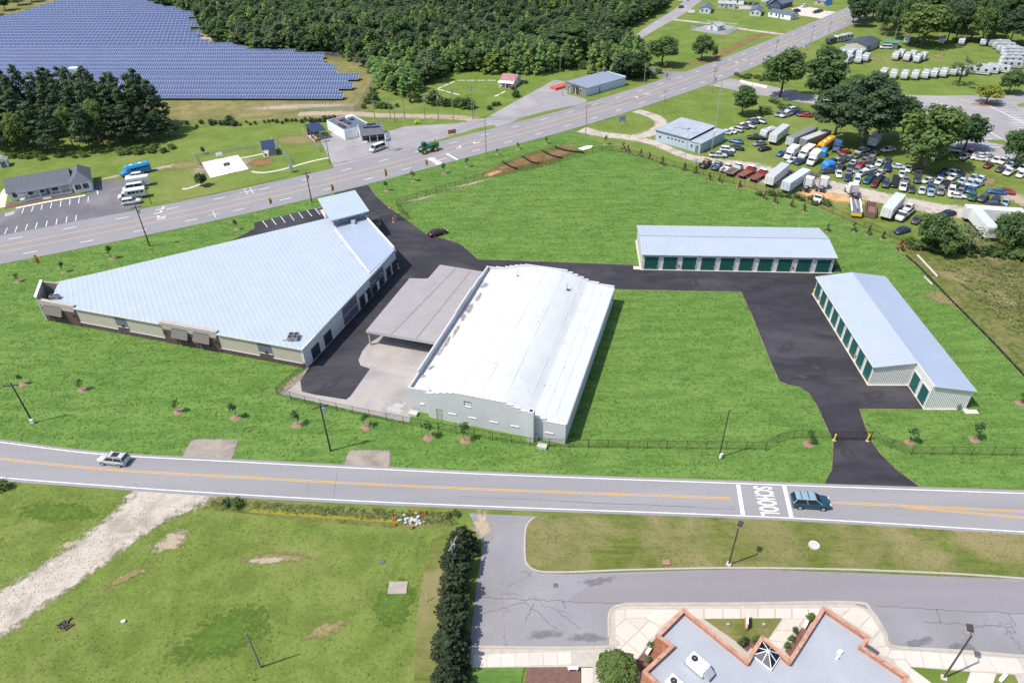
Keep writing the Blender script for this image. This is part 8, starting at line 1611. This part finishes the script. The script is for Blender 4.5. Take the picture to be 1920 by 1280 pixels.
def truck_box(label, px, py, deg, L_, H_, col='white', cabL=1.9, name='box_truck', boxcol=None, cat='truck', window=False, sleeper=False):
    g = G(px, py); r_ = thing(name, label, cat, (g.x, g.y, 0), img_head(px, py, deg)); m = paint(CN[col]); bm_ = M('cargo_'+(boxcol or col), CN[boxcol or col], .5, .07, .6); hw = 1.1
    c_ = MB(); loft(c_, [(L_/2-cabL-.05, .5, 2.1, hw*.94), (L_/2-cabL+.7, .5, 2.15, hw*.95), (L_/2-.85, .5, 1.45, hw*.95), (L_/2-.25, .5, 1.3, hw*.92), (L_/2, .55, 1.1, hw*.85)]); slot(obj('cab', me_of(c_, 'cab', PAINT0, False), r_), m)
    ws = MB().quad((L_/2-cabL+.78, -hw*.72, 2.08), (L_/2-.9, -hw*.8, 1.5), (L_/2-.9, hw*.8, 1.5), (L_/2-cabL+.78, hw*.72, 2.08)); ws.v = [(x+.04, y, z+.05) for x, y, z in ws.v]; ws.build('windscreen', GLASS, r_)
    for s_ in (-1, 1): MB().box(L_/2-cabL+.1, s_*hw*.97-.02, 1.35, L_/2-cabL+.75, s_*hw*.97+.02, 1.95).build('side_window', GLASS, r_)
    if H_: 
        b_ = MB().box(-L_/2, -hw, .75, L_/2-cabL-.1, hw, .75+H_).build('cargo_box', bm_, r_); MB().box(-L_/2-.03, -hw+.1, .85, -L_/2-.002, hw-.1, .65+H_).build('rear_door', GALV, b_)
        if window: [MB().box(-L_/2+.4+k*1.0, s_*(hw+.012)-.01, 1.7, -L_/2+1.25+k*1.0, s_*(hw+.012)+.01, 2.35).build('side_window', GLASS, b_) for s_ in (-1, 1) for k in range(int((L_-cabL-.6)/1.0))]
    MB().box(-L_/2+.1, -.4, .42, L_/2-.5, .4, .74).build('chassis', BLACK, r_); wheels(r_, (-L_/2+1.3, L_/2-1.0), hw-.16, .37)
    for s_ in (-1, 1): obj('headlight', LAMPM, r_, (L_/2-.03, s_*hw*.6, .95))
    return r_
truck_box('white box truck in front of the silver trailers', *Z4(560, 655), 240, 6.5, 2.3); truck_box('white shuttle bus beside the white box truck', *Z4(755, 635), 240, 7.5, 1.9, name='shuttle_bus', cat='bus', window=True); truck_box('white moving truck with tall cab right of the shuttle bus', *Z4(845, 725), 248, 6.8, 2.4)
truck_box('white shuttle bus in the office lot', 250, 372, 200, 7.0, 1.9, name='shuttle_bus', cat='bus', window=True)
g = G(262, 349); r_ = thing('cargo_trailer', 'white cargo trailer in the office lot', 'trailer', (g.x, g.y, 0), radians(20)); MB().box(-2.9, -1.1, .5, 2.9, 1.1, 2.8).build('box', WHITE, r_); MB().box(-2.85, -1.05, 2.8, 2.85, 1.05, 2.84).build('roof', TRIM, r_); MB().tube((-2.9, 0, .55), (-4.2, 0, .5), .07).build('tow_bar', METAL, r_); wheels(r_, (-.4, .4), 1.0, .33)
def school_bus(label, A, B, col, roofcol=None):
    a, b = G(*A), G(*B); d = b-a; L_ = d.length; r_ = thing('bus', label, 'bus', (a.x, a.y, 0), atan2(d.y, d.x)); m = paint(CN[col] if isinstance(col, str) else col); hw = 1.15
    c_ = MB(); loft(c_, [(0, .5, 2.75, hw*.95), (.25, .45, 2.95, hw), (L_-1.9, .45, 2.95, hw), (L_-1.5, .45, 2.75, hw*.97)], .72, .97); obj('body', me_of(c_, 'body', m), r_)
    c_ = MB(); loft(c_, [(L_-1.55, .5, 1.55, hw*.9), (L_-.4, .5, 1.45, hw*.85), (L_, .55, 1.2, hw*.7)]); obj('hood', me_of(c_, 'hood', m), r_)
    n = int((L_-2.6)/.85)
    for s_ in (-1, 1):
        for k in range(n): MB().box(.5+k*.85, s_*(hw+.0)-.03, 1.72, .5+k*.85+.62, s_*(hw+.0)+.03, 2.25).build('window', GLASS, r_)
        MB().box(.2, s_*hw*1.0-.025, 1.05, L_-1.8, s_*hw*1.0+.025, 1.12).build('rub_rail', BLACK, r_)
    MB().quad((L_-1.48, -.9, 1.7), (L_-1.48, .9, 1.7), (L_-1.52, .8, 2.6), (L_-1.52, -.8, 2.6)).build('windscreen', GLASS, r_); MB().box(L_-.02, -.9, .5, L_+.12, .9, .7).build('bumper', BLACK, r_)
    for x in (L_*.3, L_*.6): MB().cbox((x, 0, 2.99), (.8, .8, .12)).build('roof_hatch', TRIM, r_)
    wheels(r_, (2.4, L_-1.0), hw-.16, .5); return r_
school_bus('yellow school bus beside the long beige-grey trailer', Z4(1085, 490), Z4(900, 620), (.72, .36, .02)); school_bus('bright-blue bus at the back of the office lot', (284, 320), (229, 333), (.03, .30, .62))
def flatbed(label, px, py, deg, cab, bed, L_=7.2, group=None):
    g = G(px, py); r_ = thing('flatbed_truck', label, 'truck', (g.x, g.y, 0), img_head(px, py, deg), group); m = paint(CN[cab]); hw = 1.1
    c_ = MB(); loft(c_, [(1.1, .55, 1.6, hw*.94), (2.4, .5, 1.5, hw*.95), (3.2, .5, 1.35, hw*.9), (3.5, .6, 1.1, hw*.8)]); slot(obj('cab', me_of(c_, 'cab', PAINT0), r_), m)
    c_ = MB().add([(1.15, -.95, 1.55), (2.45, -.95, 1.5), (2.45, .95, 1.5), (1.15, .95, 1.55), (1.25, -.8, 2.2), (2.0, -.8, 2.2), (2.0, .8, 2.2), (1.25, .8, 2.2)], [(0, 1, 5, 4), (1, 2, 6, 5), (2, 3, 7, 6), (3, 0, 4, 7), (4, 5, 6, 7)]); c_.build('windows', GLASS, r_); MB().box(1.2, -.84, 2.2, 2.05, .84, 2.28).build('cab_roof', WHITE if cab != 'black' else BLACK, r_)
    d_ = MB().box(-L_/2-.4, -1.15, .95, 1.0, 1.15, 1.1).build('bed', M('bed_'+bed, dict(rust=(.19, .085, .05), brown=(.12, .075, .065), dark=(.05, .05, .055), red=(.17, .07, .055))[bed], .8, .25, 1.5), r_)
    for s_ in (-1, 1): MB().box(-L_/2-.4, s_*1.12-.04, 1.1, 1.0, s_*1.12+.04, 1.2).build('side_rail', m, d_)
    MB().box(.7, -1.1, 1.101, .95, 1.1, 1.9).build('headboard', m, r_); MB().box(-L_/2, -.4, .5, 2.8, .4, .94).build('chassis', BLACK, r_); wheels(r_, (-L_/2+1.2, 2.5), .95, .5); return r_
flatbed('white-cabbed flatbed truck with brown bed by the fence', *Z3(1215, 985), 55, 'white', 'brown'); flatbed('white and red flatbed truck with rusty bed by the fence', *Z3(1380, 1015), 52, 'red', 'rust'); flatbed('red flatbed truck with dark rusty bed beside the open trailer', *Z3(1530, 1060), 50, 'red', 'red')
o_ = flatbed('flatbed tow truck with white cab carrying a white coupe', 1692, 408, 245, 'white', 'dark', 9.5); p_ = G(1700, 400); car('sedan', 0, 0, degrees(img_head(1692, 408, 245)), CN['white'], 'white coupe riding on the flatbed tow truck', None, False, 1.0, None, 1.1, p_, raw=True)
def wrecker(label, px, py, deg, col):
    g = G(px, py); r_ = thing('tow_truck', label, 'tow truck', (g.x, g.y, 0), img_head(px, py, deg)); m = paint(CN[col]); hw = 1.0
    c_ = MB(); loft(c_, [(-.4, .45, 1.35, hw), (1.2, .42, 1.25, hw), (2.3, .45, 1.15, hw*.95), (2.6, .55, .95, hw*.85)]); slot(obj('cab', me_of(c_, 'cab', PAINT0, True), r_), m)
    MB().add([(-.3, -.88, 1.3), (1.3, -.88, 1.22), (1.3, .88, 1.22), (-.3, .88, 1.3), (-.15, -.72, 1.9), (.75, -.72, 1.9), (.75, .72, 1.9), (-.15, .72, 1.9)], [(0, 1, 5, 4), (1, 2, 6, 5), (2, 3, 7, 6), (3, 0, 4, 7), (4, 5, 6, 7)]).build('windows', GLASS, r_); c2 = MB().box(-.2, -.75, 1.9, .8, .75, 1.97); slot(obj('cab_roof', me_of(c2, 'cab_roof', PAINT0), r_), m)
    c2 = MB().box(-2.6, -1.0, .6, -.5, -.55, 1.25).box(-2.6, .55, .6, -.5, 1.0, 1.25); slot(obj('side_boxes', me_of(c2, 'side_boxes', PAINT0), r_), m); MB().box(-2.6, -.54, .6, -.5, .54, .8).build('deck', METAL, r_)
    MB().tube((-.8, 0, .8), (-2.9, 0, 2.0), .12, .09, 8).build('boom', METAL, r_); MB().box(-.55, -.8, 1.9, -.35, .8, 2.05).build('light_bar', YELLOW, r_); wheels(r_, (-1.6, 1.7), .9, .37)
wrecker('black tow truck first in the line by the fence', *Z3(840, 905), 60, 'black'); wrecker('bright-blue tow truck second in the line by the fence', *Z3(985, 930), 60, 'blue'); wrecker('white tow truck third in the line by the fence', *Z3(1110, 960), 60, 'white')
def tractor_unit(label, px, py, deg, col='white'):
    g = G(px, py); r_ = thing('semi_tractor', label, 'truck', (g.x, g.y, 0), img_head(px, py, deg)); m = paint(CN[col]); hw = 1.2
    c_ = MB(); loft(c_, [(-.6, .7, 3.0, hw), (.9, .7, 3.2, hw), (1.5, .7, 2.3, hw)], .85, .97); slot(obj('sleeper_cab', me_of(c_, 'sleeper_cab', PAINT0), r_), m); c_ = MB(); loft(c_, [(1.4, .6, 1.7, hw*.85), (2.8, .6, 1.55, hw*.75), (3.1, .7, 1.3, hw*.65)]); slot(obj('hood', me_of(c_, 'hood', PAINT0), r_), m)
    MB().quad((1.52, -.95, 1.7), (1.52, .95, 1.7), (1.1, .9, 2.9), (1.1, -.9, 2.9)).build('windscreen', GLASS, r_); MB().box(-3.4, -.45, .7, -.6, .45, .95).build('frame_rails', BLACK, r_); MB().cbox((-2.3, 0, 1.05), (1.0, .9, .15)).build('fifth_wheel', METAL, r_)
    for s_ in (-1, 1): MB().tube((-.75, s_*1.0, .9), (-.75, s_*1.0, 3.2), .08, .08, 8).build('exhaust', GALV, r_)
    wheels(r_, (-2.9, -1.7, 2.2), 1.0, .5)
tractor_unit('white semi tractor facing away on the orange sand', *Z6(1605, 500), 70); tractor_unit('white semi tractor beside the chassis frames', *Z6(1795, 500), 75); truck_box('white flat-nosed truck on the orange sand by the fence', *Z6(1745, 665), 250, 5.5, 0, name='truck'); tractor_unit('white and red heavy wrecker cab standing on the sand', *Z7(285, 330), 110); 
g0 = G(*Z7(310, 470)); r_ = thing('wrecker_body', 'long dark wrecker deck standing on the sand', 'truck', (g0.x, g0.y, 0), img_head(1601, 393, 93)); MB().box(-5, -1.2, .9, 3.0, 1.2, 1.5).build('deck', METAL, r_); MB().tube((2.5, 0, 1.5), (-4.5, 0, 2.4), .3, .2, 8).build('boom', GALV, r_); MB().box(-5.2, -1.25, .6, -4.9, 1.25, 1.2).build('tail_board', YELLOW, r_); wheels(r_, (-3.5, -2.3, 2.0), 1.05, .5)
for s_ in (-1, 1): MB().box(-4.8, s_*1.1-.15, 1.51, 2.8, s_*1.1+.15, 1.9).build('tool_locker', WHITE, r_)
g = G(*Z7(458, 500)); r_ = thing('skip', 'rusty brown roll-off skip on the salvage yard sand', 'skip', (g.x, g.y, 0), img_head(1631, 399, 89)); RUST = M('rust_brown', (.20, .12, .10), .85, .25, 1.0)
for q in ((-3.2, -1.2, .2, 3.2, -1.1, 1.6), (-3.2, 1.1, .2, 3.2, 1.2, 1.6), (-3.2, -1.1, .2, -3.1, 1.1, 1.6), (3.1, -1.1, .2, 3.2, 1.1, 1.6)): MB().box(*q).build('side', RUST, r_)
MB().box(-3.1, -1.1, .2, 3.1, 1.1, .35).build('floor', RUST, r_); [MB().box(x-.05, s_*1.24-.04, .2, x+.05, s_*1.24+.04, 1.6).build('rib', RUST, r_) for x in (-2.5, -1.2, 0, 1.2, 2.5) for s_ in (-1, 1)]
for i, (A, B) in enumerate(((Z6(1310, 330), Z6(1420, 322)), (Z6(1600, 345), Z6(1890, 410)))):
    l_, rz, L_ = frame(A, B); r_ = thing('trailer_chassis', 'rusty bare trailer chassis %s the pale-blue trailer' % ('left of' if i == 0 else 'right of'), 'chassis', l_, rz); [MB().box(0, y-.1, .9, L_, y+.1, 1.15).build('frame_rail', RUST, r_) for y in (-.6, .6)]; [MB().box(x, -1.1, .92, x+.15, 1.1, 1.08).build('cross_member', METAL, r_) for x in np.arange(.4, L_, 1.5)]; wheels(r_, (1.0, 2.2), 1.0, .5)
def tarp(label, px, py, deg, s_): g = G(px, py); r_ = thing('tarpaulin_load', label, 'tarpaulin', (g.x, g.y, 0), radians(deg)); c_ = MB(); loft(c_, [(-1.6*s_, 0, 1.5, 1.0*s_), (-1.2*s_, 0, 2.2, 1.2*s_), (.9*s_, 0, 2.3, 1.2*s_), (1.5*s_, 0, 1.7, 1.0*s_)], .7, 1.05); obj('cover', me_of(c_, 'cover', M('blue_tarp', (.03, .20, .52), .55, .15, 1.5)), r_); MB().box(-1.7*s_, -.9*s_, .3, 1.7*s_, .9*s_, .5).build('pallet', METAL, r_)
tarp('blue tarpaulin-wrapped load beside the yellow school bus', *Z4(970, 630), 240, 1.0); tarp('blue and white tarpaulin-wrapped wreck below the ivy pole', *Z4(1040, 800), 200, 1.1); truck_box('blue cabbed truck parked under the pines', *Z4(1150, 560), 260, 5.5, 1.8, 'blue')
# green self-propelled sprayer on the arterial
g = G(803, 285); p_, d_ = at_len(ARTC, _sA, art_s(803, 280)); r_ = thing('crop_sprayer', 'green self-propelled crop sprayer with yellow wheels on the arterial', 'sprayer', (g.x, g.y, 0), atan2(d_.y, d_.x)+pi); JG = paint((.02, .16, .06)); JY = paint((.75, .50, .02)); r_.scale = (.95,)*3
c_ = MB(); loft(c_, [(-2.6, 1.5, 2.3, .7), (-1.0, 1.4, 2.5, .9), (.6, 1.4, 2.5, .9), (1.2, 1.5, 2.3, .8)]); obj('tank_body', me_of(c_, 'tank_body', JG, True), r_)
c_ = MB(); loft(c_, [(1.2, 1.4, 2.2, .75), (2.2, 1.3, 1.9, .7), (3.2, 1.2, 1.6, .6)]); obj('hood', me_of(c_, 'hood', JG, True), r_); MB().add([(.7, -.75, 2.3), (2.0, -.75, 2.1), (2.0, .75, 2.1), (.7, .75, 2.3), (.8, -.65, 3.4), (1.8, -.65, 3.4), (1.8, .65, 3.4), (.8, .65, 3.4)], [(0, 1, 5, 4), (1, 2, 6, 5), (2, 3, 7, 6), (3, 0, 4, 7), (4, 5, 6, 7)]).build('cab_glass', GLASS, r_); MB().box(.7, -.75, 3.4, 1.95, .75, 3.55).build('cab_roof', JG, r_)
for s_ in (-1, 1): MB().tube((-2.4, s_*1.0, 2.3), (2.4, s_*1.05, 2.0), .14, .14, 6).build('folded_boom', JG, r_); MB().tube((-2.8, s_*.9, 1.6), (-3.4, s_*.9, 3.2), .1, .1, 6).build('boom_mast', JG, r_)
MB().box(-3.5, -1.1, 1.2, -3.1, 1.1, 2.6).build('rear_rack', JG, r_); MB().box(-2.4, -.5, 1.0, 2.6, .5, 1.39).build('chassis', WHITE, r_)
for x in (-2.0, 2.0):
    for s_ in (-1, 1): w = obj('wheel', WM[.9], r_, (x, s_*1.2, .9)); q = obj('rim', RM[.9], w); slot(q, JY)
# campers
CAMP_W = M('camper_white', (.50, .52, .545), .45, .05, .6); CAMP_S = M('camper_stripe', (.22, .25, .30), .5, .1)
def make_camper(L_, hitch=True):
    r_ = thing('camper_trailer', '', 'camper', (0, 0, 0)); c_ = MB().xprism([(-L_/2, .5), (-L_/2, 2.75), (-L_/2+.1, 2.85), (L_/2-.7, 2.85), (L_/2-.15, 2.5), (L_/2, 1.6), (L_/2-.1, .9), (L_/2-.4, .5)], -1.15, 1.15); c_.build('body', CAMP_W, r_)
    for s_ in (-1, 1):
        MB().box(-L_/2+.05, s_*1.155-.012, .95, L_/2-.3, s_*1.155+.012, 1.2).build('stripe', CAMP_S, r_)
        for x in (-L_*.33, 0, L_*.26): MB().box(x-.45, s_*1.16-.012, 1.55, x+.5, s_*1.16+.012, 2.4).build('window', GLASS, r_)
    MB().box(-L_/2-.015, -.7, 1.5, -L_/2+.005, .7, 2.3).build('rear_window', GLASS, r_); MB().box(L_*.1, -1.18, .55, L_*.1+.65, -1.156, 2.35).build('door', TRIM, r_); MB().box(-L_/2+.12, -1.08, 2.85, L_/2-.72, 1.08, 2.875).build('roof', M('camper_roof', (.36, .38, .41), .6, .12, .5), r_); MB().cbox((-.2, 0, 2.99), (.9, .7, .22)).build('roof_vent', TRIM, r_); MB().add([(L_/2-.60, -.85, 2.80), (L_/2-.60, .85, 2.80), (L_/2-.08, .85, 2.30), (L_/2-.08, -.85, 2.30)], [(3, 2, 1, 0)]).build('front_window', GLASS, r_); MB().tube((L_/2-.2, 0, .55), (L_/2+1.1, 0, .5), .06, .06, 6).build('tow_bar', METAL, r_)
    for x in (-.45, .45):
        for s_ in (-1, 1): obj('wheel', WM[.33], r_, (x, s_*1.0, .33))
    return r_
CP = {'short': make_camper(5.6), 'long': make_camper(8.2)}
CL = [('front line facing the parking lot', [(1655, 144, 's', 250), (1673, 147, 's', 262), (1694, 148, 's', 258), (1714, 148, 's', 256), (1733, 147, 's', 256), (1750, 145, 's', 250), (1767, 144, 's', 255), (1785, 141, 's', 262), (1803, 141, 's', 250), (1831, 139, 'l', 165), (1848, 136, 'l', 160), (1869, 135, 'l', 160)]),
      ('stack along the right side', [(1870, 88, 'l', 176), (1879, 93, 'l', 176), (1887, 99, 'l', 177), (1895, 102, 'l', 177), (1895, 108, 'l', 178), (1898, 114, 'l', 178), (1893, 120, 'l', 178), (1891, 128, 'l', 176)]),
      ('middle pairs on the worn grass', [(1678, 112, 's', 250), (1687, 108, 's', 250), (1699, 114, 's', 250), (1709, 110, 's', 250), (1719, 117, 's', 240), (1729, 113, 's', 245)]),
      ('row along the wood edge', [(1573, 79, 's', 200), (1586, 76, 's', 195), (1698, 82, 's', 262), (1764, 82, 's', 262), (1801, 84, 's', 262), (1842, 85, 's', 258)]),
      ('cluster left of the worn grass', [(1588, 119, 's', 225), (1607, 118, 's', 265), (1622, 115, 's', 250), (1578, 108, 's', 220), (1596, 107, 's', 225), (1612, 107, 's', 235)])]
used = set()
for nm, lst in CL:
    lst = sorted(lst, key=lambda q: q[0])
    for i, (px, py, k, a) in enumerate(lst):
        k = 'short' if k == 's' else 'long'; r_ = CP[k] if k not in used else copy_tree(CP[k]); used.add(k)
        g = G(px, py); r_.location = (g.x, g.y, 0); r_.rotation_euler.z = img_head(px, py, a); r_['label'] = 'white camper trailer, %s from the left in the %s' % (ORD[i], nm); r_['group'] = 'campers in the camper yard'
g = G(1439, 258); r_ = copy_tree(CP['short']); r_.location = (g.x, g.y, 0); r_.rotation_euler.z = radians(215); r_['label'] = 'white camper beside the box trailer on the workshop lawn'; r_['group'] = 'campers on the workshop lawn'
semi('dark flat trailer by the arterial end of the camper yard', (1550, 84), (1572, 78), 'dark', 'dark', 1.4, 2.3, legs=False); car('van', 1660, 92, 175, CN['white'], 'white van in front of the green shed')
